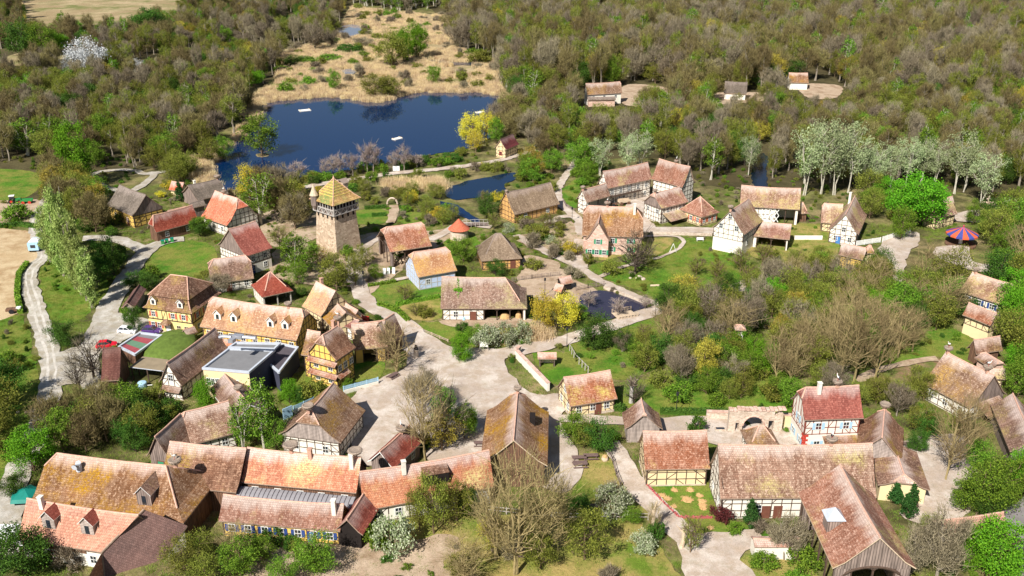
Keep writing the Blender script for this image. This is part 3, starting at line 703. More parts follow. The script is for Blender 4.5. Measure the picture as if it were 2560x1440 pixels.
# white stork: body, neck, bill and legs
def stork(loc, rz, label):
    t = thing('stork', label, 'bird', loc, rz, 'white storks standing on nests')
    b = MB(); n = 10
    pts = [(-.38, 0, .62), (-.3, 0, .66), (-.1, 0, .7), (.12, 0, .74), (.24, 0, .82), (.3, 0, .98), (.31, 0, 1.12), (.36, 0, 1.2), (.44, 0, 1.2)]
    b.tube(pts, [.03, .1, .17, .15, .09, .05, .045, .07, .03], n); b.build('body', M['feather'], t, True)
    b = MB(); b.tube([(-.5, 0, .58), (-.3, 0, .7), (-.08, .0, .78)], [.03, .12, .1], 6); b.build('wing', M['black'], t)
    b = MB(); b.tube([(.43, 0, 1.2), (.68, 0, 1.14)], [.028, .006], 5); b.build('bill', M['redpaint'], t)
    for s in (-1, 1):
        b = MB(); b.tube([(.0, s*.07, .62), (-.02, s*.07, .3), (0, s*.07, 0), (.1, s*.07, 0)], [.02, .016, .014, .01], 5); b.build('leg', M['redpaint'], t)
NESTN = [0]
def nest(H, fx, fy=0, up=.5, r=.85, bird=False, where=''):
    x = -H.L/2+H.L*fx; z = H.rz(H.w*fy)+up
    t = thing('stork_nest', 'round stork nest of grey twigs on '+where, 'nest', world(H, x, H.w*fy, z), 0, 'stork nests on the roofs')
    q = MB(); q.lathe([(0.05, -.35), (r*.55, -.3), (r*.9, .05), (r, .3), (r*.85, .42), (r*.4, .3), (0.02, .28)], 14)
    for i in range(90):
        a = rnd.uniform(0, 6.28); rr = r*rnd.uniform(.6, 1.0); z0 = rnd.uniform(-.1, .42); da = rnd.uniform(.3, .9)*rnd.choice((-1, 1))
        q.tube([(rr*math.cos(a), rr*math.sin(a), z0), (rr*1.12*math.cos(a+da), rr*1.12*math.sin(a+da), z0+rnd.uniform(-.1, .2))], .022, 3, cap=False)
    q.build('twig_bowl', M['twig'], t)
    q = MB(); q.box(0, 0, -up-.3, .5, .5, up+.05); q.build('support', M['brick'], t)
    if bird: stork(world(H, x, H.w*fy, z+.3), rnd.uniform(0, 6.28), 'white stork standing on the nest on '+where)
#LIST
# ------------------------------------------------------------------ the village, from the upper left
H1 = house('thatched_barn', 'yellow half-timbered barn with grey thatched roof beside the lane loop', (265,512),(330,539),(304,465),(359,485), he=3.8, roof='thatch', wall='yellow', gable='boards', win='F2@1', doors='F.75:brownpaint', short='thatched yellow barn', step=1.8)
H2 = house('wooden_barn', 'long brown boarded barn with dark red tiled roof and hipped left end', (390,581),(497,552),(402,530),(500,517), he=3.0, kA=.8, roof='red', wall='brownboards', win='F2@1', short='long red-roofed barn')
H3 = house('boarded_house', 'grey boarded house with thatched roof and stork nest by the lake', (494,501),(572,483),(472,462),(537,450), he=3.0, roof='thatch', wall='boards', kB=.3, chim=((.25,.1,.8,'whitechim'),), short='grey lakeside house')
nest(H3, .95, up=.7, r=.95, where='the grey thatched house by the lake')
house('small_kiln_hut', 'small orange tiled hut behind the grey thatched house', (421,474),(452,478),(427,459),(462,450), he=1.8, roof='bright', wall='cream', timber=None, short='orange kiln hut')
H5 = house('orange_roofed_barn', 'barn with bright orange tiled roof and pale streaks above a white wall', (502,541),(567,564),(537,481),(595,492), he=3.4, kB=.5, roof='bright', wall='white', win='F2@1', short='bright orange barn')
nest(H5, .35, up=.5, r=.8, bird=True, where='the bright orange barn')
house('low_link_shed', 'low dark shed between the thatched barn and the orange barn', (425,538),(470,528),(432,526),(474,515), he=2.2, roof='brown', wall='boards', short='dark link shed')
house('grey_link_shed', 'small flat-pitched bluish shed behind the long red-roofed barn', (480,520),(515,512),(492,504),(522,500), he=3, roof='thatch', wall='boards', pit=25, short='bluish shed')
H6 = house('red_roofed_house', 'tall white house with dark red roof and grey boarded gable', (615,641),(682,619),(571,570),(638,556), he=5.2, roof='red', wall='white', gable='boards', levels=[2.6,3.9], low=2.6, win='F2@3.2 F2@.9', doors='F.2:navypaint', short='tall dark-red-roofed house', step=1.1)
house('small_lean_to', 'tiny red tiled porch against the grey boarded gable', (556,641),(566,645),(554,620),(560,622), he=2.2, roof='bright', wall='boards', pit=40, short='red porch')
H7 = house('half_hipped_house', 'brown half-hipped half-timbered house beside the round lawn', (527,709),(635,695),(527,646),(605,639), he=2.7, kA=.5, kB=.4, roof='brown', wall='white', win='F3@1', doors='F.4:brownpaint', short='brown half-hipped house')
H8 = house('open_pavilion', 'open well pavilion with red pyramid roof on white posts', (655,743),(733,726),(669,680),(673,679), he=3.0, kA=1, kB=1, roof='red', wall='white', timber='greytimber', open_=[('F',.02,.98),('R',.02,.98)], short='red pyramid pavilion')
H9 = house('dark_roofed_shed', 'narrow shed with dark felt roof slope next to the yellow hotel', (336,768),(366,722),(320,757),(345,713), he=2.4, roof='maroon', wall='hboards', timber=None, short='dark-roofed shed')
# yellow mansard house
def mansard():
    A, B, he = (357,769), (479,785), 5.4
    a = at(*A, he); b = at(*B, he); L = (b-a).length; u = (b-a)/L; n = Vector((-u.y, u.x, 0)); w = 5.6
    c = (a+b)/2+n*w; c.z = 0; H = House(); H.c, H.rz_, H.L, H.w, H.he, H.h = c, math.atan2(u.y, u.x), L, w, he, 5.6
    t = thing('mansard_house', 'yellow two-storey half-timbered house with brown mansard roof beside the parked cars', 'house', c, H.rz_); H.o = t
    x = L/2; zb, zr = he+2.5, he+5.7; x1, w1 = x-1.3, w-1.3; x2, w2 = x1+.35, w1+.35; rx = 2.0
    mb = MB()
    def ring(P, Q, uvz):
        for i in range(4):
            F = [P[i], P[(i+1) % 4], Q[(i+1) % 4], Q[i]]; ax = 0 if i in (0, 2) else 1
            mb.face(F, 0, [(p[ax], uvz-p[2]*1.2) for p in F])
    r0 = [(-x,-w,he),(x,-w,he),(x,w,he),(-x,w,he)]; r0b = [(-x+.7,-w+.7,he+.65),(x-.7,-w+.7,he+.65),(x-.7,w-.7,he+.65),(-x+.7,w-.7,he+.65)]
    r1 = [(-x1,-w1,zb),(x1,-w1,zb),(x1,w1,zb),(-x1,w1,zb)]; r2 = [(-x2,-w2,zb+.1),(x2,-w2,zb+.1),(x2,w2,zb+.1),(-x2,w2,zb+.1)]
    ring(r0, r0b, 20); ring(r0b, r1, 20); ring(r2, [(-rx,0,zr),(rx,0,zr),(rx,0,zr),(-rx,0,zr)], 20)
    mb.face([(p[0],p[1],p[2]-.02) for p in r2[::-1]], 1); mb.face([(p[0],p[1],p[2]-.05) for p in r0[::-1]], 1)
    H.roof = mb.build('roof', [M['brown'], M['rim']], t); H.h = zr-he
    cp = MB(); cp.tube([(-rx,0,zr),(rx,0,zr)], .15, 5)
    for sx, sy in ((-1,-1),(1,-1),(1,1),(-1,1)): cp.tube([(sx*rx,0,zr),(sx*x2,sy*w2,zb+.12)], .12, 5); cp.tube([(sx*x1,sy*w1,zb),(sx*(x-.7),sy*(w-.7),he+.65),(sx*x,sy*w,he)], .1, 5)
    cp.build('ridge_tiles', M['stonecap'], H.roof)
    H.rz = lambda y: zb+(zr-zb)*(w1-abs(y))/w1 if abs(y) < w1 else zb-(zb-he)*(abs(y)-w1)/(w-w1)
    xl, ww = x-.5, w-.5; zt = he+.1
    H.W = {'F': Wall((-xl,-ww),(xl,-ww),(0,-1)),'B': Wall((xl,ww),(-xl,ww),(0,1)),'L': Wall((-xl,ww),(-xl,-ww),(-1,0)),'R': Wall((xl,-ww),(xl,ww),(1,0))}
    wm = MB(); wm.obox((-xl,-ww,-.3),(2*xl,0,0),(0,2*ww,0),(0,0,zt+.3)); wm.build('wall', M['paleyellow'], t)
    tm = MB(); rs = random.Random(3)
    for k, W in H.W.items(): halftimber(tm, W, 2.75, lambda s: zt, [2.95], 1.15, rs, .16)
    tm.build('timber_frame', M['timber'], t)
    W = H.W['F']
    for f in (.14, .58, .82): window(t, W, W.l*f, 3.5, .8, 1.1, shut='shutterred')
    for f in (.1, .24): window(t, W, W.l*f, .9, .8, 1.2, shut='shutterred')
    for f in (.68, .85): window(t, W, W.l*f, .7, .9, 1.2, 'cream')
    for f in (.2,.5,.8): window(t, H.W['R'], H.W['R'].l*f, 3.5, .8, 1.1, shut='shutterred'); window(t, H.W['R'], H.W['R'].l*f, .9, .8, 1.1)
    door(t, W, W.l*.44, 0, 1.2, 2.2, 'frame')
    p = MB(); a0, a1 = W.l*.32, W.l*.54; z, d = 3.3, 1.6
    for P in ([W.P(a0,2.4,d), W.P(a1,2.4,d), W.P(a1-.9,z,.3), W.P(a0+.9,z,.3)], [W.P(a1,2.4,d), W.P(a1,2.4,0), W.P(a1-.9,z,.3)], [W.P(a0,2.4,0), W.P(a0,2.4,d), W.P(a0+.9,z,.3)], [W.P(a1,2.4,0), W.P(a1,2.4,d), W.P(a0,2.4,d), W.P(a0,2.4,0)]): p.face(P, 0, [(q.x, q.z) for q in P])
    p.build('porch_roof', M['brown'], t)
    for fx in (.2, .75): dormer(H, fx, .9, 1.3, 'brown')
    cs, sn = math.cos(H.rz_), math.sin(H.rz_)
    BLOCK.append(np.array([(c.x+cs*q-sn*r, c.y+sn*q+cs*r) for q, r in ((-x,-w),(x,-w),(x,w),(-x,w))])); LAND.append((c.x, c.y, 'yellow mansard house'))
mansard()
H11 = house('long_yellow_house', 'long yellow half-timbered house with mottled orange roof and four small dormers', (499,816),(741,851),(535,744),(747,770), he=4.6, kA=.25, kB=.35, roof='gold', wall='yellow', low=2.2, win='F8@2.5', dorm=((.15,1.3,1.5),(.32,1.3,1.5),(.7,1.3,1.5),(.85,1.3,1.5)), short='long yellow house', step=1.1, og=.3)
nest(H11, .82, up=.6, r=.8, where='the long yellow house')
pent(H11, 'F', 2.3, 1.8, .1, .7, 'orange', .8)
H12 = house('golden_roofed_house', 'house with streaked golden-yellow roof behind the long yellow house', (754,765),(802,791),(790,705),(838,727), he=4.0, roof='gold', wall='cream', short='golden-roofed house', chim=((.2,.1,1.0,'brick'),))
H12b = house('brown_roofed_wing', 'brown tiled wing joined to the golden-roofed house', (806,794),(826,816),(842,758),(866,784), he=3.8, roof='mixed', wall='cream', short='brown wing')
house('pink_roofed_hall', 'low market hall with pink roof panels and red frames', (846,778),(880,799),(862,757),(895,775), he=3.2, roof='pink', wall='redtimber' if False else 'white', timber='redtimber', short='pink-roofed hall')
house('small_tiled_annex', 'small dark red tiled annex below the pink-roofed hall', (845,810),(882,822),(868,786),(895,806), he=3.0, roof='red', wall='white', short='small tiled annex')
H13 = house('tiered_yellow_house', 'tall yellow half-timbered house with tiered pent roofs and steep brown roof', (842,901),(890,868),(800,840),(847,812), he=6.4, kA=.45, kB=.2, roof='brown', wall='yellow', win='L2@1 L2@3.6 F3@3.4', low=.5, pit=50, short='tiered yellow house', chim=((.8,.1,1.2,'brick'),), step=1.2)
for z in (3.0, 5.6): pent(H13, 'L', z, .9, -.04, 1.04, 'pink', .6)
pent(H13, 'F', 3.0, .9, -.04, .6, 'pink', .6)
H13b = house('back_wing', 'brown tiled rear wing of the tiered yellow house', (752,886),(786,892),(766,826),(804,828), he=5.0, roof='brown', wall='yellow', short='rear wing')
nest(H13, .95, up=1.4, r=.8, bird=True, where='the tiered yellow house')
H14 = house('yellow_barn', 'yellow open-fronted barn with steep pinkish roof at the square', (884,875),(969,866),(887,809),(974,800), he=3.3, roof='rose', wall='yellow', open_=[('F',.25,.7)], short='yellow open barn', pit=52)
house('dark_gabled_barn', 'brown barn with dark boarded gable behind the yellow open barn', (972,862),(1012,836),(962,806),(985,780), he=3.6, roof='brown', wall='brownboards', short='dark gabled barn')
H15 = house('half_hipped_barn', 'large barn with curved mossy roof and half-hipped gable facing the square', (852,1107),(914,1025),(781,1017),(830,961), he=3.6, kA=.5, roof='mixed', wall='white', gable='hboards', pit=50, short='curved-roof barn', win='L2@1', chim=())
nest(H15, .06, up=.9, r=1.0, where='the curved-roof barn at the square')
H16 = house('dark_red_cottage', 'small cottage with dark red tiled roof, boarded gable and stork nest', (985,1172),(1058,1102),(956,1136),(1017,1057), he=3.0, roof='red', wall='boards', rim='frame', win='F2@1', short='dark red cottage')
nest(H16, .72, up=.6, r=.95, bird=True, where='the dark red cottage')
H17 = house('brown_cottage', 'pale brown tiled cottage among the bushes on the lower left', (478,1112),(595,1080),(455,1030),(571,1002), he=3.0, kA=.2, roof='rose', wall='white', win='F2@1', short='pale brown cottage')
H17b = house('green_doored_wing', 'tiled wing with green doors beside the pale brown cottage', (428,1150),(490,1090),(398,1092),(446,1034), he=3.0, roof='rose', wall='boards', doors='L.5:greenpaint', short='green-doored wing')
H18 = house('cream_gabled_house', 'brown-roofed house with cream gable below the flat-roofed building', (522,972),(585,1052),(564,945),(622,1004), he=3.6, roof='brown', wall='cream', timber=None, rim='frame', short='cream gabled house', pit=45)
nest(H18, .55, up=.5, r=.8, where='the cream gabled house')
H19 = house('steep_brown_house', 'half-timbered house with long steep brown roof left of the flat-roofed building', (455,964),(572,872),(419,905),(536,820), he=3.4, roof='brown', wall='white', win='L1@3.8 L2@1', pit=50, short='steep brown-roofed house', kB=.1)
pent(H19, 'L', 2.7, 1.0, 0, 1.0, 'mixed', .7)

def flat(name, label, pts, he, wall, roofm, cat='building', side=None, short=None, par=None):
    """flat-roofed building from its four roof corners, with a parapet"""
    P = [at(x, y, he) for x, y in pts]; c = sum(P, Vector())/4; c.z = 0
    t = thing(name, label, cat, c); q = [p-c for p in P]; 
    if (q[1]-q[0]).cross(q[2]-q[1]).z < 0: q = q[::-1]
    wm = MB()
    for i in range(4):
        a, b = q[i], q[(i+1) % 4]; wm.face([(a.x,a.y,-.3),(b.x,b.y,-.3),(b.x,b.y,he),(a.x,a.y,he)], 1 if side and i in side else 0)
    wm.build('wall', [M[wall], M['navywall']], t)
    r = MB(); z = he-.25; r.face([(p.x,p.y,z) for p in q]); r.build('roof', M[roofm], t)
    e = MB()
    for i in range(4):
        a, b = q[i], q[(i+1) % 4]; d = (b-a).normalized(); n = Vector((d.y, -d.x, 0)); e.obox(Vector((a.x,a.y,he-.3))-n*.25-d*.1, d*((b-a).length+.2), n*.4, (0,0,.4+.003*i))
    e.build('parapet', M['lead'], t); BLOCK.append(np.array([(p.x, p.y) for p in P])); LAND.append((c.x, c.y, short or label))
    return t, q, c
t20, q20, c20 = flat('flat_roofed_building', 'modern cream building with grey flat roof and silver ventilation ducts', [(507,920),(622,930),(686,875),(572,871)], 6.4, 'cream', 'slate', side=(1,), short='flat-roofed building')
e = (q20[1]-q20[0]); W20 = Wall(q20[0], q20[1], (e.normalized().y, -e.normalized().x))
for f in (.1, .19, .28, .7): window(t20, W20, W20.l*f, 3.0, .8, 1.4)
db = MB(); u = e.normalized(); v = (q20[3]-q20[0]).normalized(); z = 5.8
o = q20[0]+(q20[3]-q20[0])*.45+e*.08
db.tube([o+Vector((0,0,.5)), o+u*1+Vector((0,0,.9)), o+u*3+Vector((0,0,.9))], .45, 8)
db.obox(o+u*3+Vector((0,0,.2)), u*2.4, v*1.2, (0,0,1.1)); db.tube([o+u*5.4+v*.6+Vector((0,0,.8)), o+u*8.6+v*.6+Vector((0,0,.8))], .5, 8)
db.obox(o+u*3.2-v*1.9+Vector((0,0,.1)), u*1.2, v*1.4, (0,0,.9))
dd = db.build('ventilation_ducts', M['metal'], t20); dd.location = (0, 0, 6.15); dd.scale = (.8, .8, .7)
flat('flat_roofed_extension', 'lower dark extension with grey flat roof joined to the modern cream building', [(640,880),(697,930),(745,868),(690,856)], 4.2, 'navywall', 'felt', short='dark flat extension')
flat('terrace_block', 'narrow flat grey-roofed link below the long yellow house', [(572,868),(686,872),(700,858),(590,856)], 5.0, 'navywall', 'slate', short='grey link')
t21, q21, c21 = flat('striped_roof_shed', 'long low shed with dark red and green striped flat roof by the parking area', [(297,866),(337,886),(404,838),(350,831)], 2.7, 'brownboards', 'feltred', 'shed', short='striped-roof shed')
for i, (f0, f1, mm) in enumerate(((.28,.55,'feltgreen'), (.8,1.0,'slate'))):
    s = MB(); P = [q21[k] for k in range(4)]
    L0 = lambda f: P[0]+(P[3]-P[0])*f; L1 = lambda f: P[1]+(P[2]-P[1])*f
    s.face([Vector((p.x,p.y,2.7-.25+.02)) for p in (L0(f0), L1(f0), L1(f1), L0(f1))]); s.build('roof_strip', M[mm], t21)
def canopy(name, label, pts, he, roofm, short, npost=4, cat='shelter'):
    P = [at(x, y, he) for x, y in pts]; c = sum(P, Vector())/4; c.z = 0; t = thing(name, label, cat, c); q = [p-c for p in P]
    if (q[1]-q[0]).cross(q[2]-q[1]).z < 0: q = q[::-1]
    r = MB(); T = [(p.x,p.y,he) for p in q]; D = [(p.x,p.y,he-.18) for p in q]; r.face(T); r.face(D[::-1])
    for i in range(4): r.face([T[(i+1)%4], T[i], D[i], D[(i+1)%4]], 1)
    r.build('roof', [M[roofm], M['lead']], t)
    for i in range(4):
        for f in (0, .5):
            p = (q[i].lerp(q[(i+1)%4], f))*.94; s = MB(); s.box(p.x, p.y, -.1, .2, .2, he-.05); s.build('post', M['timber'], t)
    BLOCK.append(np.array([(p.x, p.y) for p in P])); LAND.append((c.x, c.y, short)); return t
canopy('open_shelter', 'open wooden shelter with flat brownish roof beside the steep brown-roofed house', [(325,917),(408,927),(421,899),(357,891)], 3.0, 'olive', 'open flat shelter')
house('creeper_covered_shed', 'dark shed overgrown with creeper at the road junction', (252,952),(298,950),(250,868),(311,869), he=2.6, roof='maroon', wall='brownboards', pit=35, short='creeper-covered shed', kA=.1)
t = thing('turf_mound', 'low rounded shelter covered with mossy green turf', 'turf roof', at(428,880)); q = MB(); q.lathe([(4.6,0),(4.6,1.6),(4.2,2.1),(2.6,2.7),(.1,3.0)], 20); q.build('turf_cover', M['moss'], t, True); t.scale = (1.1,1.5,1)
house('passage_roof', 'small brown roofed passage between the mansard house and the long yellow house', (467,838),(494,829),(478,826),(506,812), he=2.4, roof='brown', wall='white', timber=None, short='roofed passage')

# ------------------------------------------------------------------ lower left
H25 = house('great_barn', 'huge barn with broad mottled brown and gold roof in the lower left', (72,1263),(459,1308),(139,1134),(402,1160), he=4.2, kA=.35, kB=1, roof='mixed', wall='brownboards', short='huge mottled barn', pit=42)
nest(H25, .84, up=.7, r=1.0, bird=True, where='the huge mottled barn')
dormer(H25, .72, 1.0, 2.2, 'brown', wallm='boards')
q = MB(); x = -H25.L/2+H25.L*.235; q.tube([(x, -1.6, H25.rz(1.6)-.2), (x, -1.6, H25.rz(1.6)+1.1), (x,-2.6,H25.rz(1.6)+1.0)], .45, 8); q.build('roof_vent', M['lead'], H25.roof)
H23 = house('pantile_house', 'long house with orange pantile roof and two grey-boarded dormers at the lower left edge', (42,1347),(252,1380),(66,1246),None, he=3.4, roof='pan', wall='white', pit=40, short='orange pantile house', low=2.6, levels=[], win='F4@.8', doors='F.4:brownpaint', chim=((.2,-.12,1.0,'whitechim'),), og=.2, step=2.2)
P0, ZR = at(254, 1382, 3.5), H23.he+H23.h
P1 = at(360, 1274, ZR); q = H23.o.matrix_world if False else None
_l = Vector((math.cos(H23.rz_), math.sin(H23.rz_), 0)); XR = (P1-H23.c).dot(_l)
for me in (H23.roof.data, bpy.data.objects['ridge_tiles'].data if False else [c for c in bpy.data.objects if c.parent == H23.roof and c.name.startswith('ridge')][0].data):
    for v in me.vertices:
        if v.co.x > 0: v.co.x += (XR-H23.L/2)*min(1, max(0, (v.co.z-H23.he+.2)/H23.h) if v.co.y < .3 else 1)
for fx in (.34, .8): dormer(H23, fx, 1.5, 2.0, 'red', wallm='hboards')
b = MB(); W = H23.W['F']; b.obox(W.P(0, 2.3, .06), W.d*W.l*.8, (0,0,1.0), W.o*.08); b.build('board_cladding', M['brownboards'], H23.o)
# the wing whose dark slope falls away to the right of the pantiles
t = thing('maroon_roofed_wing', 'wing with dark maroon tiled slope meeting the orange pantile house at the lower left', 'house', (P1.x, P1.y, 0))
P2 = at(468, 1314, 3.8); nn = (P0-P1).cross(P2-P1).normalized()
def onplane(px, py):
    o_ = Vector((0, 0, CAM_H)); d_ = at(px, py, 0)-o_; return o_+d_*((P1-o_).dot(nn)/d_.dot(nn))
PP = [P1, P0, onplane(262, 1440), onplane(268, 1500), onplane(330, 1500), P2]; c_ = Vector((P1.x, P1.y, 0)); uu = (P2-P1).normalized(); vv = nn.cross(uu)
top = [p-c_ for p in PP]; m_ = MB(); ref = top[0]
tp_ = top if (top[1]-top[0]).cross(top[2]-top[0]).z > 0 else top[::-1]
m_.face(tp_, 0, [((p-ref).dot(uu), (p-ref).dot(vv)) for p in tp_]); m_.face([p-Vector((0,0,.25)) for p in tp_[::-1]], 1)
for a_, b_ in zip(tp_, tp_[1:]+tp_[:1]): m_.face([b_, a_, a_-Vector((0,0,.25)), b_-Vector((0,0,.25))], 1)
m_.build('roof', [M['maroon'], M['rim']], t)
m_ = MB(); ctr = sum(tp_, Vector())/len(tp_); sh = [ctr+(p-ctr)*.94-Vector((0,0,.25)) for p in tp_]
for a_, b_ in zip(sh, sh[1:]+sh[:1]): m_.face([(a_.x,a_.y,-.3), (b_.x,b_.y,-.3), b_, a_])
m_.build('wall', M['white'], t)
m_ = MB(); m_.tube([top[0]+Vector((0,0,.05)), top[1]+Vector((0,0,.05))], .16, 5); m_.tube([top[1]+Vector((0,0,.05)), top[3]+Vector((0,0,.05))], .14, 5); m_.build('ridge_tiles', M['rim'], t)
a_, b_, d_ = top[1], top[3], at(190, 1500, 2.6)-c_; m_ = MB(); m_.face([a_, d_, b_] if (d_-a_).cross(b_-a_).z > 0 else [a_, b_, d_], 0, [(0,0),(3,5),(0,6)]); m_.build('side_roof', M['pan'], t)
BLOCK.append(np.array([(p.x, p.y) for p in PP]))
H26 = house('brown_tiled_barn', 'brown tiled barn between the huge barn and the orange-roofed row', (395,1212),(590,1231),(425,1105),(615,1120), he=4.2, roof='brown', wall='brownboards', pit=42, short='brown tiled barn')
H27 = house('orange_roofed_row', 'long row with patchy orange tiled roof, two stork nests and two chimneys', (602,1205),(890,1232),(617,1123),(905,1139), he=4.4, roof='orange', wall='brownboards', pit=44, short='patchy orange-roofed row', chim=((.56,-.08,.9,'brick'),(.93,-.25,1.0,'whitechim')), win='F5@2.2')
nest(H27, .39, up=1.0, r=1.2, where='the left part of the patchy orange roof'); nest(H27, .95, up=.9, r=1.15, where='the right end of the patchy orange roof')
t = thing('glass_canopy', 'curved glass canopy strip below the patchy orange-roofed row', 'canopy', H27.c, H27.rz_); q = MB(); r = MB(); y0 = -H27.w-.2; x0, x1 = -H27.L/2, H27.L/2
for i in range(6):
    a0, a1 = i*.28, (i+1)*.28; f = lambda a: (y0-2.6*math.sin(a*1.05), 2.6+1.2*math.cos(a*1.05))
    (ya, za), (yb, zb) = f(a0), f(a1); q.face([(x0,yb,zb),(x1,yb,zb),(x1,ya,za),(x0,ya,za)]); q.face([(x0,ya,za-.05),(x1,ya,za-.05),(x1,yb,zb-.05),(x0,yb,zb-.05)])
n_ = 26
for k in range(n_+1):
    x = x0+(x1-x0)*k/n_; r.tube([(x,)+((y0-2.6*math.sin(i*.28*1.05)), 2.64+1.2*math.cos(i*.28*1.05)) for i in range(7)], .05, 4)
q.build('glazing', M['canopyglass'], t); r.build('glazing_bars', M['felt'], t)
H28 = house('yellow_row_house', 'low yellow half-timbered row with brown-red roof in front of the glass canopy', (545,1302),(850,1328),(556,1234),(862,1262), he=3.0, roof='pink', wall='yellow', win='F7@1', doors='F.76:bluepaint', winframe='frame', shut='navypaint', short='low yellow row', chim=((.93,-.3,1.2,'whitechim'),), pit=42, step=1.6)
H28b = house('red_gabled_annex', 'small red tiled annex at the right end of the low yellow row', (907,1337),(947,1272),(868,1294),(905,1240), he=3.0, roof='red', wall='dark', timber=None, pit=40, short='red annex')
H29 = house('long_orange_wing', 'long low orange tiled wing running up to the tall thatched barn', (910,1276),(1236,1217),(922,1177),(1240,1122), he=3.2, roof='orange', wall='white', timber='timber', step=3, low=.2, levels=[], win='F6@1', short='long orange wing', pit=40, chim=((.33,-.18,.9,'whitechim'),))
t_ = MB(); d_ = H29; x = -d_.L/2+d_.L*.46; y = -d_.w*.45; z = d_.rz(y); t_.face([(x,y+1.6,z+1.9),(x,y-.8,z+1.3),(x+4,y-.8,z+1.3),(x+4,y+1.6,z+1.9)][::-1] if False else [(x,y-.8,z+1.1),(x+4,y-.8,z+1.1),(x+4,y+1.6,z+1.8),(x,y+1.6,z+1.8)], 0, [(0,3),(4,3),(4,1),(0,1)])
t_.obox((x,y-.7,z-.6),(4,0,0),(0,.12,0),(0,0,1.6),1); t_.obox((x,y-.7,z-.6),(.12,0,0),(0,1.8,0),(0,0,1.7),1); t_.obox((x+3.88,y-.7,z-.6),(.12,0,0),(0,1.8,0),(0,0,1.7),1)
t_.build('shed_dormer', [M['brown'], M['dark']], d_.roof)
H30 = house('tall_brown_barn', 'tall barn with very steep brown roof and boarded gable facing the camera at the square', (1369,1164),(1372,1030),(1285,1102),(1293,980), he=4.4, kB=.35, roof='mixed', wall='brownboards', rim='palewood', pit=52, short='tall steep barn')
nest(H30, .93, up=.6, r=.7, where='the tall steep barn')
q = MB(); x = -H30.L/2+H30.L*.62; y = -2.2; z = H30.rz(y); q.obox((x-.9,y-.9,z-.9),(1.8,0,0),(0,.9,0),(0,0,1.5)); q.build('roof_hatch', M['dark'], H30.roof)
# ------------------------------------------------------------------ middle
H31 = house('cream_half_timbered_house', 'cream half-timbered house with pinkish steep roof right of the square', (1426,1016),(1544,996),(1407,945),(1528,924), he=2.9, roof='pink', wall='cream', win='F3@1.1 L2@1 L1@3.8', doors='F.62:brownpaint', base=(.5,'rubble'), short='cream half-timbered house', pit=50)
H32 = house('boarded_granary', 'wooden granary with steep brown hipped roof and pale boarded gable', (1657,1072),(1647,1032),(1610,1038),(1602,990), he=3.0, kA=.15, roof='brown', wall='hboards', timber=None, pit=52, short='wooden granary')
H33 = house('pink_roofed_barn', 'cream half-timbered barn with wide pinkish roof behind the straw garden', (1613,1174),(1776,1171),(1608,1079),(1768,1075), he=3.6, roof='pink', wall='cream', short='pink-roofed barn', pit=48, base=(.4,'rubble'))
H34 = house('great_half_timbered_barn', 'great white half-timbered barn with long weathered pink roof in the lower right', (1801,1246),(2192,1243),(1788,1114),(2186,1104), he=4.0, roof='rose', wall='white', short='great half-timbered barn', pit=48, doors='F.3:brownpaint F.38:brownpaint', win='F2@1.2 L2@1.2')
nest(H34, .73, up=.7, r=.9, bird=True, where='the great half-timbered barn')
H35 = house('front_gabled_barn', 'big brown-roofed boarded barn on posts with its gable facing the camera at the lower right', (1995,1231),(2082,1420),(2092,1150),(2212,1355), he=6.2, roof='pink', wall='boards', rim='palewood', pit=46, open_=[('F',.03,.97),('R',.22,.8)], gable='boards', short='front gabled barn')
q = MB(); x = -H35.L/2+H35.L*.55; y = -H35.w*.62; z = H35.rz(y); q.box(x, y, z-1, 2.0, 2.0, 2.2); bx = q.build('roof_turret', M['boards'], H35.roof)
q = MB(); zz = z+1.2; q.face([(x-1.3,y-1.3,zz),(x+1.3,y-1.3,zz),(x,y,zz+1.4)]); q.face([(x+1.3,y-1.3,zz),(x+1.3,y+1.3,zz),(x,y,zz+1.4)]); q.face([(x+1.3,y+1.3,zz),(x-1.3,y+1.3,zz),(x,y,zz+1.4)]); q.face([(x-1.3,y+1.3,zz),(x-1.3,y-1.3,zz),(x,y,zz+1.4)]); q.face([(x-1.3,y+1.3,zz),(x+1.3,y+1.3,zz),(x+1.3,y-1.3,zz),(x-1.3,y-1.3,zz)]); q.build('turret_cap', M['lead'], bx)
q = MB(); W = H35.W['R']; P = [W.P(W.l*.5+W.l*.4*math.cos(a), 4.4+2.0*math.sin(a)-.3, .05) for a in np.linspace(0, math.pi, 14)]; q.tube(P, .2, 5); q.build('arch_beam', M['timber'], H35.o)
H36 = house('white_corner_house', 'tall white half-timbered house with red corner stones and red-orange roof by the gateway', (2012,1050),(2160,1045),(2022,966),(2146,966), he=6.6, kA=.45, roof='red', wall='white', timber='redtimber', low=3.4, levels=[4.7], win='F2@.9 F2@4.4 L1@4.4 L2@1', shut='palepaint', short='white corner house', pit=46, chim=((.3,-.15,1,'whitechim'),), step=1.3)
q = MB()
for k in range(8):
    for W, s in ((H36.W['F'], 0), (H36.W['L'], 1)):
        l = .8 if k % 2 else .45; a0 = 0 if s == 0 else W.l-l; q.obox(W.P(a0, .1+k*.42, 0), W.d*l, (0,0,.34), W.o*.07)
q.build('corner_stones', M['redpaint'], H36.o)
nest(H36, .62, up=.7, r=.8, bird=True, where='the white corner house')
pent(H36, 'F', 3.1, 2.6, .35, 1.0, 'brown', 1.3)
H37 = house('brown_cross_barn', 'steep brown barn with its ridge running towards the great half-timbered barn', (2256,1150),(2260,1072),(2200,1108),(2215,1008), he=4.0, kB=.4, roof='brown', wall='hboards', pit=50, short='steep brown cross barn')
nest(H37, .97, up=.5, r=.9, where='the steep brown cross barn')
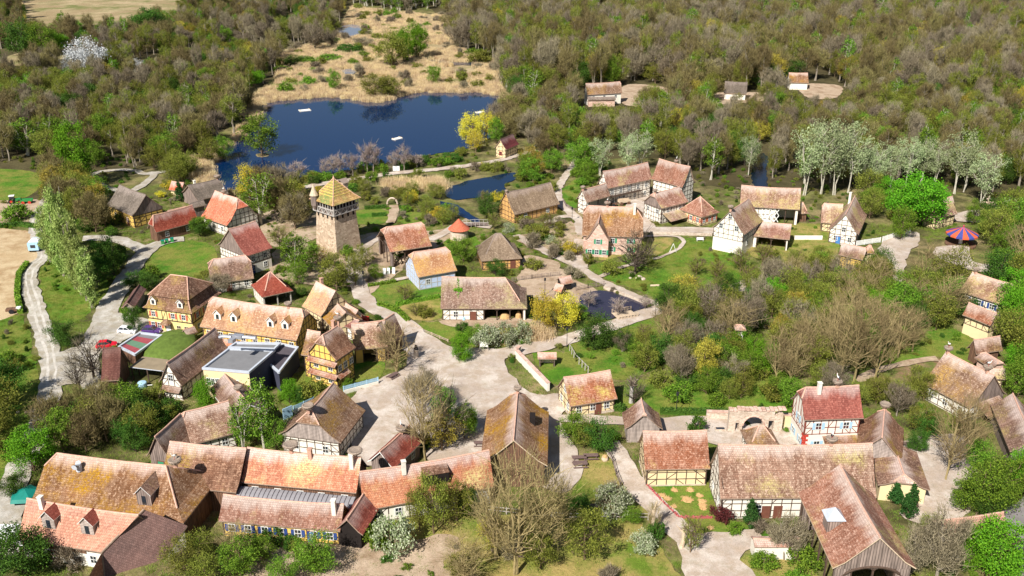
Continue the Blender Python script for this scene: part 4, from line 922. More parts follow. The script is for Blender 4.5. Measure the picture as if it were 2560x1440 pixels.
H38 = house('low_hipped_wing', 'low brown hipped wing right of the front gabled barn', (2326,1226),(2292,1130),(2262,1190),(2226,1106), he=3.0, kA=.6, roof='brown', wall='cream', timber=None, pit=34, short='low hipped wing')
house('pantile_shed', 'low shed with orange pantile roof beside the asphalt road', (2350,1372),(2527,1347),(2332,1303),(2512,1277), he=2.6, roof='pan', wall='white', pit=36, timber=None, short='pantile shed')
house('white_store_shed', 'small white shed with flat reddish roof at the bottom path', (1887,1367),(2006,1367),(1880,1347),(1998,1347), he=2.4, roof='pink', wall='white', timber=None, pit=22, oh=.1, og=.1, short='white store shed')
H40 = house('pale_streaked_barn', 'big barn with long roof streaked white by storks near the right edge', (2305,957),(2425,1020),(2370,877),(2484,940), he=3.2, roof='mixed', wall='white', pit=46, short='white-streaked barn', gable='boards', win='F3@1')
nest(H40, .04, up=.8, r=.8, bird=True, where='the left end of the white-streaked barn'); nest(H40, .85, up=.8, r=.8, bird=True, where='the right end of the white-streaked barn')
pent(H40, 'R', 3.4, 3.0, .15, .85, 'mixed', 1.4)
H41 = house('rusty_brown_house', 'brown-roofed house cut by the right edge of the photo', (2476,1010),(2525,1128),(2530,990),(2590,1095), he=3.4, roof='brown', wall='boards', pit=44, short='brown edge house')
H42 = house('blue_shuttered_house', 'white half-timbered house with blue shutters and pale brown roof near the right edge', (2397,727),(2500,760),(2420,680),(2545,712), he=4.6, roof='rose', wall='white', shut='navypaint', win='F3@2.6', pit=44, short='blue-shuttered house')
nest(H42, .08, up=.8, r=.7, where='the blue-shuttered house')
H43 = house('small_brown_house', 'small yellowish house with reddish-brown roof in front of the blue-shuttered house', (2406,786),(2476,814),(2412,755),(2498,784), he=4.4, roof='pink', wall='cream', low=2.4, short='small reddish-brown house', pit=42)
house('stone_shed', 'brown-roofed shed, upper of the two beside the white-streaked barn', (2441,885),(2507,875),(2438,850),(2505,839), he=2.6, roof='brown', wall='brownboards', short='upper brown shed')
house('brick_shed', 'flat hipped brown shed with red brick wall, lower of the two beside the white-streaked barn', (2436,893),(2478,920),(2462,882),(2500,900), he=3.0, kA=.5, kB=.5, roof='brown', wall='pinkstone', timber=None, short='lower brown shed', pit=34)
house('tiled_lean_shed', 'small tiled shed behind the right end of the white-streaked barn', (2468,945),(2516,948),(2472,922),(2510,920), he=2.6, roof='rose', wall='cream', short='tiled shed', pit=38)
# ------------------------------------------------------------------ upper right
H45 = house('white_gabled_house', 'tall white house with half-timbered gable facing the green lawn', (1862,586),(1908,552),(1822,530),(1873,492), he=6.0, roof='rose', wall='white', low=3.6, levels=[3.7,4.9,6.2,7.6,9], win='L2@6.3 L1@9.2 F2@2', pit=48, short='white gabled house', step=1.3, wd=.12)
nest(H45, .02, up=.9, r=.75, where='the white gabled house')
H46 = house('crossed_timber_barn', 'barn with pale brown roof and white crossed timbers above an open bay', (1850,515),(2000,524),(1857,462),(2003,472), he=4.8, roof='rose', wall='white', timber='timber', open_=[('F',.62,.95)], short='crossed-timber barn', pit=45)
q = MB(); W = H46.W['F']
for i in range(4):
    for j in range(2):
        a = W.l*.36+i*1.2; beam(q, W, a, .6+j*1.9, a+1.2, 2.5+j*1.9, .2, .08); beam(q, W, a+1.2, .6+j*1.9, a, 2.5+j*1.9, .2, .07)
q.build('crossed_timbers', M['frame'], H46.o)
house('steep_side_shed', 'small pale hipped shed at the right end of the crossed-timber barn', (1996,534),(2022,533),(2000,506),(2010,505), he=2.6, kA=.5, kB=1, roof='rose', wall='brownboards', short='side shed')
H47 = house('red_open_shed', 'open shed with pinkish-red roof between the white gabled house and the barn', (1880,589),(1974,599),(1892,552),(1981,562), he=3.4, roof='pink', wall='white', open_=[('F',.1,.95)], short='red open shed', pit=34)
H48 = house('sandstone_house', 'pink sandstone house with large golden-brown roof and green shutters', (1455,588),(1608,593),(1478,512),(1592,518), he=5.2, kA=.4, kB=.55, roof='mixed', wall='pinkstone', timber=None, win='F3@3.2 F3@.9', shut='greenpaint', pit=50, short='sandstone house', chim=((.85,-.2,1.2,'whitechim'),))
H48b = house('sandstone_cross_wing', 'front gabled wing of pink sandstone with green shutters', (1526,603),(1531,570),(1496,552),(1500,530), he=4.6, roof='rose', wall='pinkstone', timber=None, win='L3@.8 L1@3.6', shut='greenpaint', pit=50, short='sandstone wing', og=.25)
nest(H48, .4, up=.7, r=.85, bird=True, where='the sandstone house')
H49a = house('farm_end_barn', 'low white barn at the left end of the farmyard row', (1468,506),(1527,489),(1456,473),(1515,460), he=4.0, roof='rose', wall='white', open_=[('F',.1,.95)], pit=44, short='farmyard end barn')
nest(H49a, .04, up=.6, r=.7, where='the low barn left of the farmyard')
H49b = house('farm_long_house', 'long white half-timbered farmhouse with balcony facing the farmyard', (1520,471),(1632,447),(1513,431),(1632,401), he=5.6, roof='pink', wall='white', win='F5@3.4 F4@.9', pit=42, short='long farmhouse')
q = MB(); W = H49b.W['F']; q.obox(W.P(W.l*.05, 2.8, .02), W.d*W.l*.7, (0,0,.14), W.o*1.2); q.obox(W.P(W.l*.05, 3.7, 1.1), W.d*W.l*.7, (0,0,.1), W.o*.1)
for i in range(12): q.obox(W.P(W.l*(.05+.0635*i), 2.9, 1.12), W.d*.1, (0,0,.85), W.o*.06)
q.build('balcony', M['timber'], H49b.o)
H49c = house('farm_gabled_barn', 'big farm barn with pinkish roof and white timbered gable at the right of the farmyard', (1628,447),(1706,468),(1640,392),(1733,422), he=5.8, roof='pink', wall='white', pit=46, short='big farm barn', win='F1@1')
nest(H49c, .55, up=.5, r=.7, bird=True, where='the big farm barn')
H49d = house('farm_front_house', 'white half-timbered farm building with pinkish roof on the near side of the farmyard', (1655,521),(1722,504),(1630,484),(1704,464), he=4.8, kA=.35, roof='pink', wall='white', gable='boards', win='L2@2.6 F2@3', pit=46, short='near farm building', step=1.0)
pent(H49d, 'F', 3.0, 3.4, .05, .95, 'rose', 1.4)
nest(H49d, .08, up=.5, r=.65, bird=True, where='the near farm building')
H49e = house('farm_hipped_pavilion', 'low hipped farm building with red shutters right of the farmyard', (1755,543),(1800,530),(1742,490),(1752,489), he=3.0, kA=1, kB=1, roof='pink', wall='cream', win='F3@1 L3@1', shut='shutterred', pit=40, short='hipped farm building')
H50 = house('thatched_longhouse', 'long yellow clay house with ragged thatched roof left of the farmyard', (1287,536),(1400,509),(1268,478),(1374,459), he=2.9, roof='thatchtan', wall='ochre', win='F2@1', pit=44, short='thatched longhouse')
nest(H50, .02, up=.2, r=.5, where='the thatched longhouse')
H51 = house('woodstore_barn', 'open barn with pinkish-red roof full of stacked logs', (975,630),(1080,614),(975,567),(1050,555), he=4.6, kA=.35, kB=.2, roof='pink', wall='boards', open_=[('F',.05,.95),('L',.1,.9)], pit=46, short='log-filled open barn')
q = MB(); q2 = random.Random(5)
for i in range(150):
    x = q2.uniform(-H51.L/2+1, H51.L/2-1); y = -H51.w+1.4+q2.uniform(0, 1.4); z = q2.uniform(.1, 1.9); q.tube([(x,y,z),(x,y+.9,z+q2.uniform(-.1,.1))], q2.uniform(.1,.17), 6)
tag(q.build('log_stack', M['palewood']), 'stack of split pale logs under the pinkish-red open barn', 'logs'); bpy.data.objects['log_stack'].location = H51.c; bpy.data.objects['log_stack'].rotation_euler = (0,0,H51.rz_)
H52 = house('blue_house', 'pale blue limewashed house with golden-brown half-hipped roof', (1045,693),(1143,676),(1029,631),(1114,617), he=3.6, kA=.35, kB=.3, roof='gold', wall='bluewash', timber='greytimber', win='F2@1.2 L1@3.6', pit=47, short='pale blue house')
H53 = house('thatched_cottage', 'clay cottage with swooping tan thatched hipped roof', (1203,652),(1306,645),(1234,582),(1247,582), he=2.8, kA=1, kB=1, roof='thatchtan', wall='ochre', pit=44, short='thatched hipped cottage', doors='F.8:brownpaint')
H54 = house('cart_barn', 'long barn with pinkish roof bearing a green foliage cross above an open cart bay', (1101,771),(1318,771),(1108,693),(1263,690), he=3.2, kB=1, roof='rose', wall='white', open_=[('F',.5,.97)], win='F3@1', doors='F.37:brownpaint', short='green-cross barn', pit=46)
q = MB(); q3 = random.Random(9); sy = -H54.w*.5
def roofp(px, py):
    for z in np.arange(3.3, 9, .05):
        p = at(px, py, z)-H54.c; cs, sn = math.cos(-H54.rz_), math.sin(-H54.rz_); x, y = cs*p.x-sn*p.y, sn*p.x+cs*p.y
        if z > H54.rz(y): return Vector((x, y, H54.rz(y)))
    return Vector((0, 0, 6))
for (x0, y0), (x1, y1) in (((1145,716),(1146,744)), ((1135,724),(1155,725))):
    a, b = roofp(x0, y0), roofp(x1, y1)
    for i in range(150):
        p = a.lerp(b, q3.random())+Vector((q3.gauss(0,.13), q3.gauss(0,.13), .0)); p.z = H54.rz(p.y)+q3.uniform(.02,.25); v = Vector([q3.gauss(0,1) for _ in range(3)]).normalized()*.16; v2 = v.orthogonal().normalized()*.1
        q.face([p-v, p-v2, p+v, p+v2])
CROSS = q
house('garden_shelter', 'tiny open shelter with pink tiled roof in the walled garden', (1344,897),(1392,897),(1344,881),(1391,882), he=2.0, roof='pink', wall='white', open_=[('F',.05,.95)], pit=40, short='garden shelter', oh=.25)
house('duck_hut', 'small half-timbered hut with orange roof by the duck pond', (1382,726),(1402,731),(1388,708),(1412,713), he=2.2, roof='orange', wall='cream', short='pond hut', oh=.3, pit=42)
house('duck_shed', 'small dark-sided shed joined behind the pond hut', (1404,711),(1434,706),(1398,696),(1424,688), he=2.0, roof='pink', wall='dark', timber=None, short='pond shed', oh=.3, pit=40)
house('timber_watch_house', 'slim tall half-timbered hut hidden in the wood right of the path', (1838,825),(1866,826),(1846,812),(1859,812), he=6.2, kA=1, kB=1, roof='mixed', wall='white', win='F1@3.6 F1@1', short='slim timbered hut', pit=38, step=.9)
house('red_lake_cabin', 'cabin with crimson roof and red window by the lake shore', (1266,374),(1298,360),(1250,345),(1284,339), he=3.4, roof='crimson', wall='cream', win='L1@1', winframe='redpaint', pit=46, short='crimson-roofed cabin')
house('woodland_longhouse', 'long white house with light brown roof, leftmost of those at the wood edge', (1468,237),(1556,232),(1471,208),(1551,204), he=4.6, kB=.3, roof='mixed', wall='white', win='F3@2.6', pit=46, short='wood-edge longhouse', timber=None)
house('dark_red_boathouse', 'low dark red shed below the wood-edge longhouse', (1470,250),(1540,249),(1470,242),(1540,241), he=3.0, roof='slate' if False else 'thatch', wall='pinkstone', timber=None, pit=20, short='low dark red shed')
house('grey_thatched_hut', 'small hut with blue-grey thatched roof at the wood edge', (1809,232),(1866,235),(1821,203),(1860,206), he=3.0, roof='thatch', wall='white', timber=None, pit=46, short='grey thatched hut')
house('woodland_shed', 'small pale-roofed white house, rightmost of those at the wood edge', (1974,206),(2022,207),(1971,183),(2017,181), he=3.4, roof='mixed', wall='white', timber=None, pit=44, short='pale wood-edge house')
H64 = house('steep_gabled_cottage', 'steep-roofed white cottage with half-timbered gable, blue door and tall white chimney', (2147,586),(2168,538),(2115,540),(2139,485), he=3.6, roof='rose', wall='white', doors='L.35:bluepaint', win='L2@1 L1@3.6', pit=54, short='steep gabled cottage', chim=((.85,.25,1.5,'whitechim'),))
house('cottage_side_wing', 'brown-roofed side wing left of the steep gabled cottage', (2052,556),(2104,560),(2056,508),(2118,512), he=2.8, kA=.3, roof='rose', wall='cream', short='cottage side wing', pit=48)
house('hidden_brown_barn', 'pale brown barn roof half hidden by the big green tree', (2343,546),(2394,534),(2338,501),(2384,491), he=3.4, roof='rose', wall='cream', short='half hidden barn', pit=48)
house('red_brown_lodge', 'low lodge with reddish-brown roof and yellow wall behind the fairground trees', (2095,636),(2158,650),(2100,608),(2150,616), he=3.6, roof='brown', wall='yellow', kB=.4, short='reddish-brown lodge', pit=40)
house('red_brown_lodge_porch', 'small hipped porch right of the reddish-brown lodge', (2160,632),(2188,634),(2166,612),(2174,612), he=2.8, kA=1, kB=1, roof='brown', wall='cream', short='lodge porch', pit=36)
house('tent_roofed_hut', 'hut with pyramid tiled roof in the gate yard behind the great barn', (1872,1118),(1952,1116),(1908,1063),(1912,1063), he=2.4, kA=1, kB=1, roof='mixed', wall='white', short='pyramid-roofed hut', pit=46)
# ------------------------------------------------------------------ tower, gate, walls, fences
def tower():
    he = 13.5; A, B, C3 = (832,516),(891,497.5),(779,499)
    a, b, c3 = at(*A, he), at(*B, he), at(*C3, he); s_ = ((b-a).length+(c3-a).length)/2*1.15; u = (b-a).normalized(); n = Vector((-u.y, u.x, 0)); c = a+u*s_/2+n*s_/2; c.z = 0
    t = thing('fortified_tower', 'square stone tower with yellow glazed pyramid roof and timber gallery', 'tower', c, math.atan2(u.y, u.x))
    h = s_/2; w0, w1 = h-.6, h-1.1; q = MB()
    lo = [(-w0-.1,-w0-.1,-.3),(w0+.1,-w0-.1,-.3),(w0+.1,w0+.1,-.3),(-w0-.1,w0+.1,-.3)]; hi = [(-w1,-w1,he-2.9),(w1,-w1,he-2.9),(w1,w1,he-2.9),(-w1,w1,he-2.9)]
    for i in range(4): q.face([lo[i], lo[(i+1)%4], hi[(i+1)%4], hi[i]])
    q.face(hi); q.build('stone_wall', M['towerstone'], t)
    z0 = he-3.0; g = w0+.05; q = MB(); q.box(0,0,z0,2*g,2*g,.2); q.box(0,0,he-1.6,2*g,2*g,.15)
    q.box(0,0,z0+.2,2*g-.5,2*g-.5,1.3); q.build('gallery', M['boards'], t)
    q = MB(); q.box(0,0,he-1.45,2*g-1.0,2*g-1.0,1.6); q.build('gallery_room', M['dark'], t)
    q = MB()
    for sx, sy in ((0,-1),(1,0),(0,1),(-1,0)):
        W = Wall((-g if sx==0 else sx*g, sy*g if sx==0 else -g),(g if sx==0 else sx*g, sy*g if sx==0 else g),(sx,sy))
        beam(q, W, 0, z0+.1, W.l, z0+.1, .22, .08); beam(q, W, 0, he-1.5, W.l, he-1.5, .26, .1); beam(q, W, 0, he-.2, W.l, he-.2, .2, .06)
        for i in range(5):
            x = W.l*i/4; x = min(max(x,.1),W.l-.1); beam(q, W, x, z0, x, he-.1, .22, .09)
            if i < 4:
                m = x+W.l/8; beam(q, W, x+.1, z0+.1, m, he-1.6, .16, .06); beam(q, W, x+W.l/4-.1, z0+.1, m, he-1.6, .16, .07); beam(q, W, m, he-1.5, m, he-.2, .16, .05)
        for i in range(4):
            x = W.l*(i+.5)/4; p = W.P(x-.25, z0-1.1, -.6); q2_ = MB(); 
    q.build('gallery_beams', M['greytimber'], t)
    for k, (sx, sy) in enumerate(((0,-1),(1,0),(0,1),(-1,0))):
        for i in range(4):
            v = (i-1.5)*w1*.5; o_ = MB(); p = (v if sx==0 else sx*(w1+.0), sy*(w1+.0) if sx==0 else v)
            o_.box(p[0], p[1], z0-1.25, .55 if sx==0 else .25, .25 if sx==0 else .55, .9); o_.build('loophole', M['dark'], t)
    o_ = MB(); o_.box(w0-.05, -.8, 3.2, .25, 1.0, 1.5) ; P = [( w0+.09, -.8+.5*math.cos(a), 4.7+.5*math.sin(a)) for a in np.linspace(0, math.pi, 8)]; o_.face(P); o_.build('arched_doorway', M['dark'], t)
    o_ = MB(); o_.tube([(w0+.1,-1.35,3.1),(w0+.08,-1.35,4.7)]+[(w0+.08, -.8-.55*math.cos(a), 4.7+.55*math.sin(a)) for a in np.linspace(.2, math.pi-.2, 7)]+[(w0+.08,-.25,4.7),(w0+.1,-.25,3.1)], .1, 5); o_.build('arch_surround', M['cream'], t)
    r = MB(); H_ = 5.3; k_ = .74; h1 = h*k_
    lv = [(h,he,0),(h1,he+H_*.2,2),(.02,he+H_,0)]
    for (ra, za, _), (rb, zb, _2) in zip(lv, lv[1:]):
        for i, (sx, sy) in enumerate(((-1,-1),(1,-1),(1,1),(-1,1))):
            tx, ty = ((1,-1),(1,1),(-1,1),(-1,-1))[i]
            F_ = [(sx*ra,sy*ra,za),(tx*ra,ty*ra,za),(tx*rb,ty*rb,zb),(sx*rb,sy*rb,zb)]; ax = 0 if i in (0,2) else 1
            r.face(F_, 0, [(p[ax], 30-p[2]*1.3) for p in F_])
    r.face([(-h,-h,he-.02),(-h,h,he-.02),(h,h,he-.02),(h,-h,he-.02)], 1); ro = r.build('roof', [M['glazed'], M['rim']], t)
    e = MB()
    for sx, sy in ((-1,-1),(1,-1),(1,1),(-1,1)): e.tube([(sx*h,sy*h,he),(sx*h1,sy*h1,he+H_*.2+.03),(0,0,he+H_+.05)], .11, 5)
    e.lathe([(.3,0),(.12,.3),(.16,.45),(.02,.8)], 8, c=(0,0,he+H_)); e.build('ridge_tiles', M['greenpaint'] if False else M['stonecap'], ro)
    e = MB()
    for j in range(1, 7):                       # pale decorative courses
        f = j/7.5; rr = h1*(1-f)+.04; z = he+H_*.2+(H_*.8)*f+.05
        for i, (sx, sy) in enumerate(((-1,-1),(1,-1),(1,1),(-1,1))):
            tx, ty = ((1,-1),(1,1),(-1,1),(-1,-1))[i]; e.tube([(sx*rr,sy*rr,z),(tx*rr,ty*rr,z)], .07, 4)
    e.build('glazed_bands', M['tileyellow'], ro)
    d = MB(); x, z = h*.62, he+2.2; d.box(x, -.3, z, 1.6, 1.4, 1.5); d.build('dormer', M['palewood'], ro)
    d = MB(); d.face([(x+.95,-1.2,z+1.3),(x+.95,.6,z+1.3),(x-.3,-.3,z+2.6)]); d.face([(x+1,-1.2,z+1.4),(x+1,-.3,z+2.5),(x-1.6,-.3,z+2.5),(x-.8,-1.2,z+1.4)]); d.face([(x+1,-.3,z+2.5),(x+1,.6,z+1.4),(x-.8,.6,z+1.4),(x-1.6,-.3,z+2.5)]); d.build('dormer_roof', M['rose'], ro)
    d = MB(); d.box(x+.82, -.3, z+.2, .05, .9, 1.0); d.build('dormer_opening', M['dark'], ro)
    # corner turret
    q = MB(); c0 = (-h+.2, h*.6, 0); q.lathe([(.4,he-2.2),(.9,he-1.2),(.9,he+1.4)], 10, c=c0); tu = q.build('turret', M['boards'], t)
    q = MB(); q.lathe([(1.15,he+1.35),(.7,he+2.4),(.03,he+4.3)], 10, c=c0); q.build('turret_roof', M['palewood'], tu)
    BLOCK.append(np.array([(c.x-h, c.y-h),(c.x+h,c.y-h),(c.x+h,c.y+h),(c.x-h,c.y+h)])); LAND.append((c.x, c.y, 'stone tower'))
M['tileyellow'] = simple('yellow_glaze', (230, 206, 110), .15, 2, .5)
tower()
t = thing('round_turret', 'small round stone turret with orange conical roof near the little bridge', 'tower', at(1148, 596)); q = MB(); q.lathe([(2.5,-.3),(2.3,3.0)], 20); q.build('wall', M['rubble'], t)
q = MB(); q.lathe([(2.9,2.8),(1.6,4.0),(.03,5.6)], 20); q.lathe([(2.9,2.79),(.1,2.79)], 20); q.build('roof', simple('cone_tiles', (206, 112, 84), .35, 3, fine=.3), t, True)
t = thing('wooden_bridge', 'small grey wooden footbridge with railings beside the round turret', 'bridge', at(1188, 566), .1); q = MB()
for i in range(16): q.box(-3.4+i*.45, 0, .5+.25*math.sin(i/15*3.14), .4, 2.2, .08)
q.build('deck', M['boards'], t)
for s in (-1, 1):
    q = MB(); q.tube([(-3.6,s*1.1,1.4),(0,s*1.1,1.65),(3.6,s*1.1,1.4)], .06, 5)
    for i in range(7): q.box(-3.5+i*1.17, s*1.1, .3, .1, .1, 1.2)
    q.build('railing', M['greytimber'], t)
t = thing('garden_arch', 'small stone arch closing the tower garden', 'arch', at(981, 512)); q = MB()
q.tube([(1.5*math.cos(a), 0, .2+1.9*math.sin(a)) for a in np.linspace(0, math.pi, 10)], .28, 6); q.build('arch_stones', M['rubble'], t)
# the ruined gateway wall
t = thing('stone_gateway', 'pale stone gateway wall with broken top and large round arch', 'gateway', at(1862, 1078)); LAND.append((t.location.x, t.location.y, 'stone gateway'))
q = MB(); hh = 4.2; xs = np.linspace(-3.1, 6.2, 32); cx, rr = 1.2, 1.75
for x0, x1 in zip(xs, xs[1:]):
    xm = (x0+x1)/2; tp = hh+(.35 if int((xm+20)*1.3) % 3 == 0 else 0)-(.8 if xm > 4.6 else 0); lo = 0
    if abs(xm-cx) < rr: lo = 1.5+math.sqrt(max(0, rr*rr-(xm-cx)**2))*1.0
    if abs(xm-4.3) < .55: lo = 2.4
    if abs(xm+1.6) < .4: lo = 2.0
    q.obox((x0, -.5, lo if lo else -.3), (x1-x0, 0, 0), (0, 1.0, 0), (0, 0, tp-(lo if lo else -.3)))
q.build('wall', M['rubble'], t); q = MB(); q.tube([(cx+(rr+.1)*math.cos(a), -.52, 1.5+(rr+.1)*math.sin(a)) for a in np.linspace(0, math.pi, 12)], .16, 5); q.build('arch_stones', M['pinkstone'], t)
q = MB()
for x0 in np.arange(-3.1, 6.1, .7): q.obox((x0, -.6, hh+.02+random.Random(x0).uniform(-.05,.3)), (.6,0,0), (0,1.2,0), (0,0,.22))
q.build('coping', M['pinkstone'], t)
def wallrun(name, label, pts, h, th, mat, cap=None, cat='wall', posts=None, gap=False):
    P = [at(x, y) for x, y in pts]; t = thing(name, label, cat, P[0]); q = MB(); cq = MB()
    for a, b in zip(P, P[1:]):
        d = b-a; n = Vector((-d.y, d.x, 0)).normalized(); o_ = a-P[0]
        q.obox(o_-n*th/2+Vector((0,0,-.2)), d, n*th, (0,0,h+.2))
        if cap: cq.obox(o_-n*(th/2+.12)+Vector((0,0,h+.003)), d, n*(th+.24), (0,0,.16))
    q.build('wall' if cat == 'wall' else 'panel', M[mat], t)
    if cap: cq.build('coping', M[cap], t)
    if posts:
        for a, b in zip(P, P[1:]):
            m = max(1, int((b-a).length/posts))
            for i in range(m):
                p = a.lerp(b, i/m)-P[0]; s = MB(); s.box(p.x, p.y, -.1, .3, .3, h+.35); s.build('post', M[mat], t)
    return t
wallrun('garden_wall', 'whitewashed garden wall with pink coping left of the cream half-timbered house', [(1300,884),(1290,893),(1330,935),(1371,978)], 1.7, .5, 'white', 'pinkstone')
wallrun('courtyard_wall', 'low pale wall with pink coping left of the stone gateway', [(1765,1048),(1828,1050)], 1.6, .5, 'rubble', 'pinkstone')
wallrun('gate_side_wall', 'cream wall with small doorway right of the stone gateway', [(1935,1068),(1985,1070)], 2.6, .5, 'cream', 'pinkstone')
wallrun('pond_wall', 'low stone wall along the duck pond path', [(1510,722),(1560,740),(1615,763)], .7, .4, 'rubble')
wallrun('square_wall', 'low whitish wall carrying a blue slatted fence at the lower left of the square', [(735,1035),(786,1012)], .8, .3, 'white')
wallrun('square_wall', 'low whitish wall carrying a blue slatted fence below the yellow open barn', [(860,985),(946,962)], .8, .3, 'white')
wallrun('roadside_wall', 'low white wall behind the red open shed', [(1985,600),(2055,600)], 1.2, .4, 'white')
wallrun('lane_wall', 'rough low stone wall at the right end of the far fairground', [(2480,522),(2560,506)], 1.6, .5, 'rubble')
wallrun('stone_ledge', 'dry stone wall between farm path and lawn', [(1625,586),(1780,590)], .8, .5, 'rubble')
def fence(name, label, pts, h, mat, rails=2, step=2.0, pales=False, rw=.09, z0=0.0):
    P = [at(x, y) for x, y in pts]; t = thing(name, label, 'fence', P[0]+Vector((0,0,z0))); rl = MB()
    for a, b in zip(P, P[1:]):
        d = b-a; l = d.length; dn = d/l; n = Vector((-dn.y, dn.x, 0)); m = max(1, int(l/step))
        for i in range(m+1):
            p = a+d*i/m-P[0]; s = MB(); s.box(p.x, p.y, -.2, .14, .14, h+.3); s.build('post', M[mat], t)
        for r_ in range(rails):
            z = h*(r_+1)/rails-.1; rl.obox(a-P[0]-n*.03+Vector((0,0,z)), d, n*.06, (0,0,rw))
        if pales:
            k = int(l/.22)
            for i in range(k): rl.obox(a-P[0]+d*i/k-n*.05+Vector((0,0,.1)), dn*.15, n*.04, (0,0,h-.05))
    rl.build('rails', M[mat], t); return t
fence('slatted_fence', 'pale blue slatted fence on the low wall at the lower left of the square', [(735,1035),(786,1012)], .8, 'palepaint', pales=True, z0=.8)
fence('slatted_fence', 'pale blue slatted fence on the wall below the yellow open barn', [(860,985),(946,962)], .8, 'palepaint', pales=True, z0=.8)
wallrun('blue_gate', 'pale blue boarded gate at the lower left corner of the square', [(709,1050),(732,1040)], 2.2, .12, 'palepaint', cat='gate')
fence('white_panel_fence', 'white panel fence closing the left side of the fairground', [(2205,606),(2275,583)], 1.6, 'frame', pales=True)
fence('white_panel_fence', 'white panel fence in front of the steep gabled cottage', [(2140,615),(2200,606)], 1.4, 'frame', pales=True)
fence('rail_fence', 'weathered rail fence curving beside the lower path', [(1517,1130),(1532,1160),(1540,1190),(1552,1220)], 1.3, 'boards', 3)
fence('rail_fence', 'long weathered rail fence crossing the lower meadow', [(1165,1275),(1300,1290),(1420,1300),(1500,1298),(1620,1300)], 1.2, 'greytimber', 2)
fence('paddock_fence', 'wooden paddock fence at the duck pond', [(1440,728),(1470,722),(1510,715)], 1.2, 'boards', 3)
fence('orchard_fence', 'row of grey fence posts between walled garden and orchard', [(1424,878),(1440,905),(1470,935)], 1.6, 'greytimber', 1, 1.3)
fence('animal_pen_fence', 'low rail fence along the yard below the thatched hipped cottage', [(1280,705),(1330,698),(1400,690)], 1.1, 'boards', 3)
fence('bed_fence', 'low wooden edge fence along the flower bed at the square', [(1020,808),(1060,830),(1120,855)], .6, 'palewood', 2)
fence('farm_fence', 'short fence left of the farmyard', [(1408,505),(1415,518),(1435,530)], 1.1, 'boards', 3, 1.5)
# jetty in the duck pond
t = thing('pond_jetty', 'pale wooden jetty with pinkish railings in the duck pond', 'jetty', at(1562, 790), .35); q = MB()
for i in range(14): q.box(-2.3+i*.34, 0, .35, .3, 3.4, .08)
q.build('deck', M['palewood'], t)
for y in (-1.7, 1.7):
    q = MB(); q.box(0, y, 1.2, 4.8, .08, .1); q.box(0, y, .8, 4.8, .06, .06)
    for i in range(7): q.box(-2.3+i*.77, y, -.1, .1, .1, 1.35)
    q.build('railing', M['redtimber'] if False else M['palewood'], t)
# ------------------------------------------------------------------ vehicles and small things
def car(px, py, rz, paint, label, van=False):
    t = thing('parked_car', label, 'car', at(px, py), rz, 'cars parked in front of the yellow mansard house')
    L, Wd = 4.1, 1.72
    def loft(secs, name, mat, m=0):
        q = MB(); 
        for a, b in zip(secs, secs[1:]):
            for i in range(len(a)):
                j = (i+1) % len(a); q.face([a[i], b[i], b[j], a[j]])
        q.face(secs[0][::-1] if False else secs[0]); q.face(secs[-1][::-1]); return q.build(name, M[mat], t, False)
    def sec(x, w_, z0, z1, r=.1): return [(x,-w_,z0+r),(x,-w_+r*.6,z0),(x,w_-r*.6,z0),(x,w_,z0+r),(x,w_,z1-r),(x,w_-r,z1),(x,-w_+r,z1),(x,-w_,z1-r)]
    loft([sec(-2.05,.66,.38,.78), sec(-1.95,.8,.28,.9), sec(-1.3,.86,.22,.96), sec(.9,.86,.22,.96), sec(1.6,.84,.25,.86), sec(1.98,.74,.3,.72), sec(2.05,.6,.38,.6)], 'body', paint)
    def cab(s, z1): return [(x,y,z) for x, y, z in s]
    bot = [(-1.85,.74,.93),(-1.85,-.74,.93),(1.0,-.76,.93),(1.0,.76,.93)]; top = [(-1.35,.58,1.46),(-1.35,-.58,1.46),(.15,-.6,1.48),(.15,.6,1.48)]
    q = MB(); 
    for i in range(4): j = (i+1) % 4; q.face([bot[i], bot[j], top[j], top[i]])
    q.build('windows', M['glass'], t)
    q = MB(); up = [(x,y,z+.05) for x,y,z in top]; q.face(up); 
    for i in range(4): j = (i+1) % 4; q.face([top[i], top[j], up[j], up[i]])
    for i in range(4): q.tube([bot[i], top[i]], .05, 4)
    q.tube([(-.5,.75,.95),(-.5,.6,1.46)], .05, 4); q.tube([(-.5,-.75,.95),(-.5,-.6,1.46)], .05, 4); q.build('roof_panel', M[paint], t)
    for x in (-1.28, 1.25):
        for s in (-1, 1):
            q = MB(); q.tube([(x,s*.68,.31),(x,s*.89,.31)], .31, 14); wh = q.build('wheel', M['tyre'], t); q = MB(); q.tube([(x,s*.885,.31),(x,s*.905,.31)], .18, 10); q.build('rim', M['metal'], wh)
    for s in (-1, 1):
        q = MB(); q.box(2.0, s*.55, .55, .12, .28, .16); q.build('headlight', M['frame'], t); q = MB(); q.box(-2.0, s*.6, .62, .1, .2, .2); q.build('tail_light', M['redpaint'], t)
        q = MB(); q.box(.75, s*.95, .92, .12, .16, .12); q.build('wing_mirror', M[paint], t)
car(320, 832, R_(-8), 'carwhite', 'small white hatchback parked beside the hedge')
car(381, 832, R_(-6), 'carviolet', 'small violet car parked against the yellow mansard house')
car(268, 868, R_(12), 'carred', 'bright red car half hidden behind the striped-roof shed')
